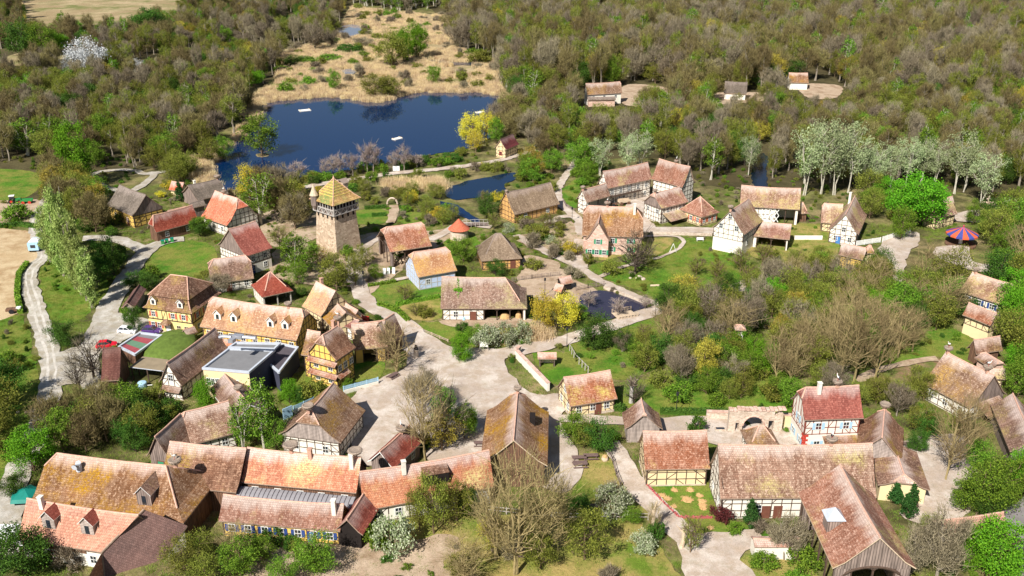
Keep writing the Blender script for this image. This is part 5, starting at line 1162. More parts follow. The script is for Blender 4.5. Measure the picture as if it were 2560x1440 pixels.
def tractor(px, py, rz, label):
    t = thing('tractor', label, 'tractor', at(px, py), rz)
    q = MB(); q.box(.9,0,.8,1.7,.7,.7); q.box(-.6,0,.7,1.4,.9,.4); q.build('body', M['tractorgreen'], t)
    q = MB(); q.box(-.6,0,1.1,1.3,1.2,1.2); q.build('cab_glass', M['glass'], t); q = MB(); q.box(-.6,0,2.3,1.5,1.4,.15); q.build('cab_roof', M['frame'], t)
    for x, r in ((-.8,.8),(1.4,.5)):
        for s in (-1, 1): q = MB(); q.tube([(x,s*.6,r),(x,s*1.0,r)], r, 14); w_ = q.build('wheel', M['tyre'], t); q = MB(); q.tube([(x,s*.98,r),(x,s*1.03,r)], r*.5, 10); q.build('rim', M['redpaint'], w_)
tractor(38, 508, .3, 'white-roofed green tractor parked on the earth yard at the left edge')
t = thing('farm_trailer', 'low green farm trailer with red wheels beside the tractor', 'trailer', at(68, 508), .2); q = MB(); q.box(0,0,.7,3.2,1.6,.15); q.box(0,.8,.8,3.2,.08,.5); q.box(0,-.8,.8,3.2,.08,.5); q.build('bed', M['tractorgreen'], t)
for x in (-.9,.9):
    for s in (-1,1): q = MB(); q.tube([(x,s*.7,.45),(x,s*.9,.45)], .45, 12); q.build('wheel', M['redpaint'], t)
t = thing('caravan', 'pale blue showman caravan on the bare field left of the poplars', 'caravan', at(93, 625), .1); q = MB(); q.box(0,0,.7,2.6,4.4,2.0); q.build('body', M['palepaint'], t); q = MB(); q.lathe([(1.5,0),(1.2,.3),(.01,.5)], 4); r = q.build('roof', M['frame'], t); r.location = (0,0,2.7); r.rotation_euler = (0,0,R_(45)); r.scale = (1.25,1.25,1); q = MB(); q.box(0,-2.22,1.4,1.2,.05,.8); q.build('window', M['glass'], t)
for x in (-1.2,1.2):
    for y in (-1.3,1.3): q = MB(); q.tube([(x-.1,y,.4),(x+.1,y,.4)], .4, 12); q.build('wheel', M['tyre'], t)
t = thing('horse_cart', 'dark two-wheeled cart with white cover at the edge of the bare field', 'cart', at(32, 782), .2); q = MB(); q.box(0,0,.6,2.4,1.3,.5); q.build('bed', M['brownboards'], t); q = MB(); q.box(1.4,0,.8,.9,.9,.5); q.build('cover', M['frame'], t)
for s in (-1,1): q = MB(); q.tube([(0,s*.7,.55),(0,s*.8,.55)], .55, 12); q.build('wheel', M['black'], t)
t = thing('white_van', 'white box van cut by the left edge beside the orange pantile house', 'van', at(14, 1360), .0); q = MB(); q.box(-.5,0,.5,5.0,2.1,2.2); q.build('box_body', M['carwhite'], t); q = MB(); q.obox((2.0,-1,.5),(1.4,0,0),(0,2,0),(0,0,1.3)); q.build('cab', M['carwhite'], t)
for x in (-2,2.2):
    for s in (-1,1): q = MB(); q.tube([(x,s*.8,.4),(x,s*1.06,.4)], .4, 12); q.build('wheel', M['tyre'], t)
def pontoon(px, py, label, s=1):
    t = thing('bird_raft', label, 'raft', at(px, py, .05), rnd.uniform(0,1), 'white rafts on the lake'); q = MB(); q.box(0,0,0,3.6*s,2.2*s,.35); q.build('float', M['frame'], t); q = MB()
    for x in (-1.6,1.6): q.box(x*s,0,.35,.15,2.0*s,.25)
    q.build('kerb', M['palewood'], t)
pontoon(762, 277, 'pale floating bird raft in the upper left of the lake', 1.3); pontoon(993, 348, 'pale floating bird raft in the middle of the lake'); pontoon(1200, 282, 'small raft beside the yellow willow at the right lake shore')
def picnic(px, py, rz, label, sc_=1):
    t = thing('picnic_table', label, 'picnic table', at(px, py), rz, 'dark picnic tables'); q = MB()
    for k in range(5): q.box(0,-.36+k*.18,.74,2.4,.16,.05)
    q.build('tabletop', M['wood'], t)
    for s in (-1,1): q = MB(); q.box(0,s*.75,.44,2.4,.28,.05); q.build('bench_seat', M['wood'], t)
    for x in (-.85,.85):
        q = MB(); q.tube([(x,-.7,0),(x,-.25,.74)], .05, 4); q.tube([(x,.7,0),(x,.25,.74)], .05, 4); q.tube([(x,-.75,.42),(x,.75,.42)], .04, 4); q.build('trestle', M['wood'], t)
picnic(1448, 1152, .05, 'left dark picnic table of the upper pair beside the lower path'); picnic(1477, 1147, .05, 'right dark picnic table of the upper pair beside the lower path'); picnic(1450, 1168, .1, 'single dark picnic table just below the pair beside the lower path')
picnic(1478, 1275, .05, 'dark picnic table beside the rail fence in the meadow'); picnic(1302, 1388, .02, 'left pale-topped picnic table in the bottom meadow'); picnic(1322, 1389, .02, 'right pale-topped picnic table in the bottom meadow')
picnic(2268, 1118, -.2, 'picnic table in the gravel yard below the steep brown cross barn'); picnic(1203, 1115, 0, 'dark bench table left of the tall steep barn'); picnic(2450, 1290, .4, 'dark picnic table by the bushes at the right edge') if False else None
picnic(983, 945, .9, 'dark table at the foot of the bare tree on the square')
picnic(1750, 600, 0, 'white garden table on the green lawn') ; bpy.data.objects['picnic_table.008'] if 'picnic_table.008' in bpy.data.objects else None
def sign(px, py, label, w=1.6, h=1.1, mat='frame', n=1, rz=0, legs=1.2):
    t = thing('notice_board', label, 'notice board', at(px, py), rz); 
    for k in range(n):
        q = MB(); q.box((k-(n-1)/2)*(w+.1),0,legs,w,.08,h); q.build('board', M[mat], t)
    for x in (-w*n/2,w*n/2): q = MB(); q.box(x,0,-.1,.1,.1,legs+h+.1); q.build('post', M['greytimber'], t)
sign(1210, 880, 'white notice board beside the round green tree at the square'); sign(991, 430, 'pair of white information boards on the lake dam', 1.1, 1.6, n=2, legs=.4)
sign(1515, 868, 'small white label board in the orchard', .6, .5); sign(2530, 745, 'small white board near the right edge', .5, .4) if False else None
for i, x in enumerate((1277, 1288, 1302)): pass
for i, (x, y) in enumerate(((961,688),(971,687),(984,686))):
    t = thing('display_panel', ('left','middle','right')[i]+' of the three white display panels beside the pale blue house', 'panel', at(x, y), 0, 'white display panels'); q = MB(); q.obox((-.35,0,.1),(.7,0,0),(0,.1,0),(.0,.5,1.5)); q.build('board', M['frame'], t); q = MB(); q.box(0,.3,-.1,.08,.08,1.2); q.build('support', M['greytimber'], t)
def lamp(px, py, label, h=4.2):
    t = thing('street_lamp', label, 'street lamp', at(px, py), 0, 'black street lamps'); q = MB(); q.tube([(0,0,-.1),(0,0,.4),(0,0,.5),(0,0,h-.4)], [.14,.12,.07,.05], 8); q.build('pole', M['black'], t)
    q = MB(); q.lathe([(.12,0),(.26,.1),(.2,.5),(.3,.55),(.05,.8)], 8, c=(0,0,h-.4)); q.build('lantern', M['black'], t)
for x, y, l in ((1638,794,'black street lamp at the path junction by the orchard'),(1417,868,'black street lamp on the main path above the walled garden'),(1430,556,'black street lamp beside the farm path'),(1690,1035,'black street lamp before the hedge left of the gateway'),(910,722,'black street lamp near the pale blue house'),(1362,740,'black street lamp by the animal yard') ): lamp(x, y, l)
t = thing('fountain_statue', 'dark bust on a tall pale stone column at the top of the square', 'statue', at(1041, 896)); q = MB(); q.lathe([(.9,-.1),(.9,.3),(.5,.45),(.42,1.8),(.6,1.95),(.1,2.0)], 8); q.build('pedestal', M['rubble'], t); q = MB(); q.lathe([(.2,0),(.5,.15),(.45,.4),(.18,.55),(.28,.75),(.2,1.0),(.02,1.1)], 10, c=(0,0,1.98)); q.build('bust', M['black'], t)
def small(name, label, cat, px, py, fn, rz=0.0, group=None):
    t = thing(name, label, cat, at(px, py), rz, group); fn(t); return t
def part_(t, name, mat, *ops):
    q = MB()
    for o_ in ops: getattr(q, o_[0])(*o_[1:])
    return q.build(name, M[mat], t)
small('tarpaulin_stall', 'teal tarpaulin shelter behind the orange pantile house at the left edge', 'shelter', 68, 1252, lambda t: (part_(t, 'tarpaulin', 'teal', ('lathe', [(2.6,0),(2.2,.5),(.1,1.3)], 5, 0, (0,0,1.0))), part_(t, 'base', 'black', ('box', 0,0,0,3.2,2.4,1.5))), .4)
for k_, (x, y) in enumerate(((408,612),(418,609),(431,606))):
    small('waste_bin', ('left','middle','right')[k_]+' green wheeled bin by the long red-roofed barn', 'bin', x, y, lambda t: (part_(t, 'body', 'tractorgreen', ('box',0,0,.1,.8,.8,1.1)), part_(t, 'lid', 'teal', ('box',0,0,1.2,.9,.9,.1)), part_(t, 'wheel', 'tyre', ('tube', [(-.4,.35,.12),(.4,.35,.12)], .12, 8))), .3, 'green wheeled bins')
small('market_cart', 'bright red market cart behind the yellow open barn', 'cart', 910, 806, lambda t: (part_(t, 'body', 'redpaint', ('box',0,0,.5,2.2,1.2,.9)), part_(t, 'wheel', 'black', ('tube', [(.6,-.7,.4),(.6,-.6,.4)], .4, 10)), part_(t, 'wheel', 'black', ('tube', [(-.6,-.7,.4),(-.6,-.6,.4)], .4, 10))), -.5)
small('water_tank', 'pale blue round water tank below the open flat shelter', 'tank', 357, 968, lambda t: (part_(t, 'tank', 'palepaint', ('lathe', [(.8,0),(.85,1.0),(.75,1.1),(.05,1.2)], 14)), part_(t, 'pipe', 'frame', ('tube', [(.8,0,.4),(1.8,.2,.4)], .08, 6))))
for x, y, l_ in ((385,893,'left'),(410,890,'right')):
    small('garden_chair', l_+' white garden chair on the mossy turf roof side', 'chair', x, y+10, lambda t: (part_(t, 'seat', 'frame', ('box',0,0,.4,.7,.6,.06)), part_(t, 'backrest', 'frame', ('box',0,.3,.4,.7,.06,.6)), part_(t, 'leg', 'frame', ('box',-.3,-.25,0,.06,.06,.4)), part_(t, 'leg', 'frame', ('box',.3,-.25,0,.06,.06,.4))), .5, 'white garden chairs')
small('hay_wagon', 'old wooden hay wagon standing in the farmyard', 'wagon', 1560, 512, lambda t: (part_(t, 'bed', 'palewood', ('box',0,0,.9,3.6,1.5,.2), ('box',0,.75,1.1,3.6,.06,.7), ('box',0,-.75,1.1,3.6,.06,.7)), *[part_(t, 'wheel', 'brownboards', ('tube', [(x_,y_,.6),(x_,y_+.1,.6)], .6, 12)) for x_ in (-1.2,1.2) for y_ in (-.9,.8)]), .3)
small('handcart', 'small brown handcart beside the hay wagon in the farmyard', 'cart', 1535, 515, lambda t: (part_(t, 'bed', 'brownboards', ('box',0,0,.5,1.8,1.0,.4)), part_(t, 'wheel', 'black', ('tube', [(0,-.6,.45),(0,-.52,.45)], .45, 12)), part_(t, 'handle', 'palewood', ('tube', [(.9,0,.6),(1.9,0,.9)], .05, 5))), -.3)
def rocks(t):
    for i_ in range(6):
        a_ = random.Random(i_); q = MB(); r_ = a_.uniform(.3,.65); q.lathe([(.05,-.1),(r_,.0),(r_*.9,r_*.5),(r_*.5,r_*.8),(.03,r_*.85)], 7, 0, (a_.uniform(-1.8,1.8), a_.uniform(-1.1,1.1), 0)); q.build('boulder', M['rubble'], t)
small('boulder_group', 'heap of pale boulders under the dark bare tree on the lawn', 'stones', 1590, 695, rocks)
small('boulder_group', 'pale boulders beside the left road in the lower left', 'stones', 66, 1030, rocks)
small('fallen_log', 'short pale log lying on the green lawn', 'log', 1637, 716, lambda t: part_(t, 'trunk', 'palewood', ('tube', [(-1.1,0,.25),(1.1,0,.25)], .24, 8)), .1)
small('fallen_log', 'pale log lying in the earth yard by the thatched hipped cottage', 'log', 1345, 671, lambda t: part_(t, 'trunk', 'palewood', ('tube', [(-1.6,0,.25),(1.6,0,.25)], .22, 8)), -.2)
small('swing_frame', 'white A-shaped swing frame on the green lawn', 'swing', 1682, 631, lambda t: [part_(t, 'pole', 'frame', ('tube', [(x_,0,0),(0,0,2.4)], .07, 5)) for x_ in (-.9,.9)])
small('garden_bench', 'white garden bench at the top of the green lawn', 'bench', 1750, 603, lambda t: (part_(t, 'seat', 'frame', ('box',0,0,.45,1.8,.5,.08)), part_(t, 'backrest', 'frame', ('box',0,.25,.5,1.8,.06,.5)), part_(t, 'leg', 'frame', ('box',-.8,0,0,.1,.4,.45)), part_(t, 'leg', 'frame', ('box',.8,0,0,.1,.4,.45))))
small('wayside_chapel', 'small pink sandstone wayside shrine before the silvery poplars', 'shrine', 2466, 527, lambda t: (part_(t, 'stone_body', 'pinkstone', ('box',0,0,0,3.6,1.6,2.6)), part_(t, 'niche', 'dark', ('box',0,-.82,1.2,.9,.1,1.0)), part_(t, 'cross', 'rubble', ('box',0,0,2.6,.3,.3,1.8), ('box',0,0,3.5,1.2,.26,.28))))
def snag(h_, lean_):
    def f(t):
        q = MB(); q.tube([(0,0,-.2),(lean_*.3,0,h_*.35),(lean_*.2,.1,h_*.7),(lean_,0,h_)], [.38,.3,.26,.12], 8); q.tube([(lean_*.2,.1,h_*.7),(lean_+.8,-.2,h_*1.05)], [.14,.05], 6); q.tube([(lean_*.25,0,h_*.55),(-.9,.2,h_*.85)], [.12,.04], 6); q.build('trunk', M['palewood'], t)
    return f
small('dead_trunk', 'tall pale dead tree trunk left of the lower path', 'dead tree', 1628, 1340, snag(6.2, .5)); small('dead_trunk', 'leaning pale dead pole casting a shadow on the lower path', 'dead tree', 1702, 1372, snag(4.8, .9))
def pollard(t):
    q = MB(); q.tube([(0,0,-.2),(0,0,2.2),(.1,0,3.6)], [.4,.34,.42], 8); q.build('trunk', BK['grey'] if False else M['greytimber'], t); q = MB(); rr = random.Random(4)
    for i_ in range(60):
        a_ = rr.uniform(0,6.28); e_ = rr.uniform(.2,1.4); q.tube([(.1,0,3.5),(.1+math.cos(a_)*e_*.8, math.sin(a_)*e_*.8, 3.6+rr.uniform(.4,1.9))], .05, 3, cap=False)
    q.build('crown', M['twig'], t)
small('pollard_willow', 'pollarded grey willow stump between the cream house and the granary', 'tree', 1577, 1008, pollard)
for x, y, l_ in ((1235,905,'left'),(1322,912,'right')): pass
small('stone_trough', 'stone trough on the gravel in front of the arched gateway', 'trough', 1800, 1078, lambda t: (part_(t, 'basin', 'rubble', ('box',0,0,0,1.8,.9,.6)), part_(t, 'water', 'glass', ('box',0,0,.6,1.5,.6,.02))))
small('barrel_planter', 'round wooden planter by the rail fence beside the lower path', 'planter', 1512, 1152, lambda t: (part_(t, 'barrel', 'palewood', ('lathe', [(.5,0),(.6,.4),(.5,.8),(.05,.8)], 12)), part_(t, 'flowers', 'straw', ('lathe', [(.45,.82),(.3,1.1),(.03,1.2)], 8))))
small('hay_pile', 'heap of hay under the open bay of the green-cross barn', 'hay', 1262, 795, lambda t: part_(t, 'heap', 'straw', ('lathe', [(1.3,0),(1.1,.6),(.5,1.1),(.03,1.2)], 10)))
small('hay_pile', 'tall sheaf of straw at the right of the green-cross barn', 'hay', 1296, 795, lambda t: part_(t, 'heap', 'straw', ('lathe', [(.7,0),(.6,.9),(.2,1.6),(.03,1.7)], 10)))
small('blue_barrel', 'blue barrel by the wall of the green-cross barn', 'barrel', 1160, 801, lambda t: part_(t, 'drum', 'palepaint', ('lathe', [(.4,0),(.42,.9),(.03,.95)], 12)))
# carousel tent
t = thing('carousel', 'carousel with striped blue, magenta and orange tent roof between the fairground trees', 'carousel', at(2400, 612)); n_ = 16
for k in range(n_):
    a0, a1 = 2*math.pi*k/n_, 2*math.pi*(k+1)/n_; q = MB(); R0 = 4.0
    p = lambda r, a, z: (r*math.cos(a), r*math.sin(a), z)
    q.face([p(R0,a0,3.2), p(R0,a1,3.2), (0,0,5.0)]); q.face([p(R0,a0,2.8), p(R0,a1,2.8), p(R0,a1,3.2), p(R0,a0,3.2)]); q.build('canopy_panel', M[('tentblue','tentpink','tentblue','tentorange')[k % 4] if math.sin(a0+.2) > 0 else ('tentblue','tentorange')[k % 2]], t)
q = MB(); q.lathe([(.5,0),(.4,4.8)], 10); q.build('centre_pole', M['frame'], t); q = MB(); q.lathe([(3.8,0),(3.8,.35),(.1,.35)], 24); q.build('platform', M['brownboards'], t); q = MB(); q.lathe([(.12,5.0),(.2,5.2),(.02,5.6)], 8); q.build('finial', M['tentpink'], t)
# straw rings, red willow hedge, tarpaulin, pool, chimney ruin
for i, (x, y, s) in enumerate(((1686,1227,.8),(1725,1227,.9),(1718,1251,1.3),(1748,1241,.8),(1755,1255,.9),(1756,1265,.9),(1758,1273,.8),(1668,1248,.9),(1655,1240,.8),(1685,1268,.7),(1826,1325,.8),(1776,1322,.7))):
    where = ('top left','top middle','large one in the middle','upper one of the right column','second of the right column','third of the right column','lowest of the right column','left one by the red hedge','far left one by the red hedge','small one near the red hedge','one at the foot of the green cone tree','one below the dark purple bush')[i]
    t = thing('straw_ring', 'golden straw ring in the garden, '+where, 'straw', at(x, y), 0, 'golden straw rings in the garden'); q = MB(); rr = random.Random(i)
    s *= .72; q.lathe([(s,0),(s*.8,.18),(s*.45,.24),(.02,.2)], 12)
    for k in range(70):
        a = rr.uniform(0,6.28); d = s*rr.uniform(.5,1.15); q.tube([(d*math.cos(a)*.6,d*math.sin(a)*.6,.2),(d*math.cos(a+.3)*1.1,d*math.sin(a+.3)*1.1,rr.uniform(.05,.3))], .03, 3, cap=False)
    q.build('straw', M['straw'], t)
def hedge(name, label, pts, w, h, mat, cat='hedge', step=.35, leaf=.22, n=60):
    P = [at(x, y) for x, y in pts]; t = thing(name, label, cat, P[0]); q = MB(); rr = random.Random(len(label)); 
    for a, b in zip(P, P[1:]):
        d = b-a; nn_ = Vector((-d.y, d.x, 0)).normalized(); cnt = int(d.length*n*w)
        q.obox(a-P[0]-nn_*w*.35, d, nn_*w*.7, (0,0,h*.8))
        for i in range(cnt):
            p = a-P[0]+d*rr.random()+nn_*rr.uniform(-.5,.5)*w; p.z = h*(1-rr.random()**2*.9)
            v = Vector([rr.gauss(0,1) for _ in range(3)]).normalized()*leaf; v2 = v.orthogonal().normalized()*leaf*.6; q.face([p-v, p-v2, p+v, p+v2])
    q.build('foliage', M[mat], t)
# ------------------------------------------------------------------ vegetation
def leafmat(name, c1, c2, trans=.25, vr=.3):
    m, t, b = newmat(name); g = t.nodes.new('ShaderNodeNewGeometry'); oi = t.nodes.new('ShaderNodeObjectInfo')
    c = mix(t, g.outputs['Random Per Island'], srgb(*c1), srgb(*c2))
    hv = t.nodes.new('ShaderNodeHueSaturation'); t.links.new(c, hv.inputs['Color'])
    t.links.new(ramp(t, oi.outputs['Random'], 0, 1, .485, .515), hv.inputs['Hue']); t.links.new(ramp(t, mul(t, mul(t, oi.outputs['Random'], 7.31), 0, 'ADD'), 0, 7.31, 1-vr*.6, 1+vr), hv.inputs['Value'])
    t.links.new(hv.outputs[0], b.inputs['Base Color']); b.inputs['Roughness'].default_value = .7; b.inputs['Specular IOR Level'].default_value = .15
    if trans:
        tr = t.nodes.new('ShaderNodeBsdfTranslucent'); t.links.new(hv.outputs[0], tr.inputs[0]); ms = t.nodes.new('ShaderNodeMixShader'); ms.inputs[0].default_value = trans
        t.links.new(b.outputs[0], ms.inputs[1]); t.links.new(tr.outputs[0], ms.inputs[2]); t.links.new(ms.outputs[0], t.nodes['Material Output'].inputs[0])
    return m
LM = {'green': leafmat('fresh_leaves', (52,86,20), (128,160,50)), 'vivid': leafmat('vivid_leaves', (66,118,20), (116,164,38)), 'deep': leafmat('deep_green_leaves', (44,76,24), (84,116,40)),
      'olive': leafmat('olive_buds', (74,84,28), (144,148,62)), 'brown': leafmat('brown_buds', (78,70,42), (146,134,88), .15), 'grey': leafmat('bare_grey_twigs', (98,90,72), (150,138,114), .1),
      'tan': leafmat('tan_twigs', (104,92,62), (150,132,94), .1), 'silver': leafmat('silver_leaves', (122,138,92), (172,182,138), .2), 'yellow': leafmat('yellow_leaves', (176,166,40), (216,202,78), .3),
      'pale': leafmat('pale_poplar_leaves', (122,144,70), (168,184,108), .25), 'blossom': leafmat('white_blossom', (176,178,176), (216,218,220), .3), 'bloomgreen': leafmat('blossoming_leaves', (100,118,66), (184,188,160), .2),
      'purple': leafmat('purple_leaves', (66,28,34), (98,48,50), .15), 'gold': leafmat('golden_buds', (134,124,44), (176,160,70), .2), 'pink': leafmat('pinkish_twigs', (120,104,100), (170,152,146), .1),
      'reed': leafmat('dry_reed', (186,162,122), (222,202,166), .2), 'grass': leafmat('grass_blades', (84,116,36), (136,150,62), .25), 'darkg': leafmat('conifer_needles', (30,60,24), (56,92,38), .1)}
BK = {'brown': simple('brown_bark', (112,94,74), .35, 3), 'grey': simple('grey_bark', (142,132,118), .3, 3), 'white': simple('white_bark', (186,180,164), .3, 4), 'dark': simple('dark_bark', (70,60,52), .3, 3), 'mossy': simple('lichen_bark', (150,134,94), .3, 3)}
def ellip(rs, z0, z1, r, shape='round'):
    """a random point inside a crown, and how far out it is"""
    while True:
        x, y, z = rs.uniform(-1,1), rs.uniform(-1,1), rs.uniform(-1,1); d = math.sqrt(x*x+y*y+z*z)
        if .35 < d < 1: break
    zz = (z+1)/2
    if shape == 'cone': k = 1.15-zz
    elif shape == 'column': k = 1
    elif shape == 'vase': k = .55+.6*zz
    else: k = 1
    return Vector((x*r*k, y*r*k, z0+(z1-z0)*zz))
def mk_tree(seed, H, r, zc=.3, nclump=36, perclump=60, leaf=.3, rc=1.1, shape='round', trunks=1, tr=.22, style='leaf', limb=True, twigs=0, twl=1.2, lean=.05, tww=.045, multi=.0):
    rs = random.Random(seed); tb = MB(); LV = []; z0 = H*zc
    tops = []
    for k in range(trunks):
        a = rs.uniform(0,6.28); sp = r*multi*(0 if trunks == 1 else 1); lx, ly = rs.gauss(0,lean)*H+math.cos(a)*sp, rs.gauss(0,lean)*H+math.sin(a)*sp; ht = H*rs.uniform(.8,.95)
        pts = [Vector((math.cos(a)*.25*(trunks>1), math.sin(a)*.25*(trunks>1), -.2))]
        for i in range(1, 7):
            f = i/6; pts.append(Vector((lx*f**1.3+rs.gauss(0,.02)*H*.5, ly*f**1.3+rs.gauss(0,.02)*H*.5, ht*f)))
        tb.tube(pts, [tr*H/10*(1-.9*i/6)+.02 for i in range(7)], 6); tops.append(pts)
    cl = []
    for i in range(nclump):
        c = ellip(rs, z0, H*.98, r, shape); c += Vector((noise.noise(c*.4+Vector((seed,0,0))), noise.noise(c*.4+Vector((0,seed,0))), 0))*r*.25; cl.append(c)
        if limb and i % (1 if style == 'bare' else 2) == 0:
            pts = min(tops, key=lambda P: (P[3]-c).length); h = max(z0*.7, c.z-(Vector((c.x,c.y,0)).length)*rs.uniform(.6,1.2)); f = min(.95, h/pts[-1].z)*6; j = int(f); b = pts[j].lerp(pts[min(6,j+1)], f-j)
            m = b.lerp(c, .5)+Vector((rs.gauss(0,.1)*r,rs.gauss(0,.1)*r,-abs(rs.gauss(0,.08))*r)); tb.tube([b, b.lerp(m,.55), m, m.lerp(c,.6)+Vector((0,0,.1)), c], [tr*H/10*.42*(1-f/9), tr*H/10*.32*(1-f/9), .06, .045, .025], 4 if style != 'bare' else 5, cap=False)
            if style == 'bare':
                for _ in range(3):
                    e = c+Vector((rs.gauss(0,1),rs.gauss(0,1),rs.gauss(.5,.7)))*rc; tb.tube([m.lerp(c,.5), m.lerp(c,.5).lerp(e,.55)+Vector((0,0,.15)), e], [.045,.035,.018], 3, cap=False)
    V = []; Fc = []
    for c in cl:
        out = Vector((c.x, c.y, (c.z-z0*.8)*.9)); out = out.normalized() if out.length > .1 else Vector((0,0,1)); rr = rc*rs.uniform(.7,1.25)
        for _ in range(perclump):
            p = c+Vector((rs.gauss(0,.5), rs.gauss(0,.5), rs.gauss(0,.42)))*rr
            if p.z < .1: p.z = .1
            v = Vector((rs.gauss(0,1), rs.gauss(0,1), rs.gauss(0,1))).normalized()*leaf*rs.uniform(.6,1.2); v2 = v.cross(Vector((rs.gauss(0,1), rs.gauss(0,1), rs.gauss(0,1)))).normalized()*leaf*.6
            b = len(V); V += [p-v, p-v2, p+v, p+v2]; Fc.append((b,b+1,b+2,b+3))
        for _ in range(twigs):
            d = (out*1.0+Vector((rs.gauss(0,.6), rs.gauss(0,.6), rs.gauss(.25,.5)))).normalized(); p = c+Vector((rs.gauss(0,.5), rs.gauss(0,.5), rs.gauss(0,.5)))*rr*.8-d*twl*.3; l = twl*rs.uniform(.5,1.2)
            s = d.cross(Vector((rs.gauss(0,1), rs.gauss(0,1), rs.gauss(0,1)))).normalized()*tww; b = len(V)
            V += [p-s, p+s, p+d*l]; Fc.append((b,b+1,b+2))
    return tb, V, Fc
PROTO = {}
def proto(kind, leafk, barkk, n=2, cr=True, **kw):
    L = []
    for i in range(n):
        tb, V, Fc = mk_tree(hash(kind) % 1 + i*13+len(kind)*7, **kw)
        L.append((mesh(kind+'_trunk', tb.V, tb.F, BK[barkk]), mesh(kind+'_crown', V, Fc, LM[leafk]), kw['H'], kw['r']))
    PROTO[kind] = L
# near kinds
proto('budding_tree', 'brown', 'brown', 4, H=11, r=4.2, zc=.22, nclump=54, perclump=16, leaf=.16, rc=1.4, twigs=60, twl=1.5)
proto('olive_tree', 'olive', 'brown', 4, H=10, r=4.0, zc=.18, nclump=52, perclump=55, leaf=.17, rc=1.3, twigs=22, twl=1.2)
proto('golden_tree', 'gold', 'brown', 3, H=10, r=3.8, zc=.2, nclump=44, perclump=50, leaf=.18, rc=1.2, twigs=20)
proto('green_tree', 'green', 'brown', 4, H=9, r=3.8, zc=.16, nclump=50, perclump=130, leaf=.155, rc=1.15)
proto('vivid_tree', 'vivid', 'brown', 3, H=9, r=4.0, zc=.12, nclump=64, perclump=150, leaf=.155, rc=1.15)
proto('dark_tree', 'deep', 'dark', 3, H=9, r=3.8, zc=.1, nclump=54, perclump=130, leaf=.155, rc=1.2)
proto('birch', 'green', 'white', 3, H=13, r=2.9, zc=.2, nclump=48, perclump=50, leaf=.2, rc=1.0, trunks=2, multi=.3, tr=.16)
proto('silver_poplar', 'silver', 'white', 3, H=17, r=4.4, zc=.28, nclump=64, perclump=50, leaf=.2, rc=1.25, tr=.095, shape='vase', trunks=2, multi=.25)
proto('columnar_poplar', 'pale', 'grey', 3, H=18, r=2.0, zc=.05, nclump=80, perclump=46, leaf=.24, rc=.8, shape='column', twigs=14, twl=1.8, tww=.07)
proto('yellow_willow', 'yellow', 'brown', 2, H=9, r=4.0, zc=.15, nclump=48, perclump=90, leaf=.17, rc=1.2, trunks=3, multi=.4)
proto('bare_tree', 'tan', 'mossy', 3, H=13, r=5.0, zc=.25, nclump=50, perclump=7, leaf=.12, rc=1.5, twigs=26, twl=1.7, style='bare', trunks=2, multi=.35, tr=.16, tww=.028)
proto('dark_bare_tree', 'grey', 'dark', 2, H=9, r=4.6, zc=.25, nclump=44, perclump=2, leaf=.1, rc=1.3, twigs=16, twl=1.4, style='bare', tr=.3, tww=.025)
proto('woodland_tree', 'brown', 'grey', 5, H=14, r=3.3, zc=.35, nclump=46, perclump=14, leaf=.12, rc=1.3, twigs=52, twl=1.8, trunks=2, multi=.25, shape='vase', tr=.17)
proto('grey_woodland_tree', 'grey', 'grey', 3, H=14, r=3.2, zc=.35, nclump=46, perclump=5, leaf=.12, rc=1.3, twigs=52, twl=1.9, trunks=2, multi=.25, shape='vase', tr=.17)
proto('leafing_woodland_tree', 'olive', 'grey', 3, H=13.5, r=3.2, zc=.3, nclump=44, perclump=40, leaf=.16, rc=1.2, twigs=20, twl=1.6, trunks=2, multi=.25, shape='vase', tr=.16)
proto('grey_tree', 'grey', 'grey', 3, H=11, r=4.0, zc=.22, nclump=50, perclump=10, leaf=.14, rc=1.4, twigs=60, twl=1.5)
proto('blossom_tree', 'blossom', 'brown', 2, H=8, r=3.8, zc=.12, nclump=50, perclump=80, leaf=.17, rc=1.2)
proto('thin_bare_tree', 'pink', 'grey', 2, H=8, r=1.8, zc=.3, nclump=26, perclump=4, leaf=.1, rc=.8, twigs=34, twl=1.0, style='bare', tr=.16, tww=.03)
proto('conifer', 'darkg', 'brown', 1, H=7, r=1.9, zc=.03, nclump=70, perclump=60, leaf=.2, rc=.5, shape='cone')
proto('apple_tree', 'olive', 'brown', 2, H=5, r=2.3, zc=.25, nclump=30, perclump=14, leaf=.12, rc=.8, twigs=30, twl=.8, style='bare', tr=.3, tww=.02)
proto('shrub', 'olive', 'brown', 3, H=2.8, r=1.9, zc=.02, nclump=28, perclump=60, leaf=.14, rc=.6, trunks=3, multi=.5, twigs=14, twl=.6, tr=.2)
proto('green_shrub', 'green', 'brown', 3, H=2.6, r=1.9, zc=.02, nclump=28, perclump=80, leaf=.15, rc=.6, trunks=3, multi=.5, tr=.2)
proto('dark_shrub', 'deep', 'brown', 3, H=2.6, r=1.9, zc=.02, nclump=28, perclump=80, leaf=.15, rc=.6, trunks=3, multi=.5, tr=.2)
proto('grey_shrub', 'grey', 'grey', 2, H=2.8, r=2.0, zc=.02, nclump=28, perclump=6, leaf=.12, rc=.7, trunks=4, multi=.6, twigs=50, twl=.9, tr=.18)
proto('blossom_shrub', 'bloomgreen', 'brown', 2, H=3.2, r=2.1, zc=.02, nclump=30, perclump=75, leaf=.13, rc=.65, trunks=3, multi=.5, tr=.2)
proto('purple_shrub', 'purple', 'dark', 1, H=3, r=2.0, zc=.02, nclump=30, perclump=80, leaf=.14, rc=.6, trunks=3, multi=.5, tr=.2)
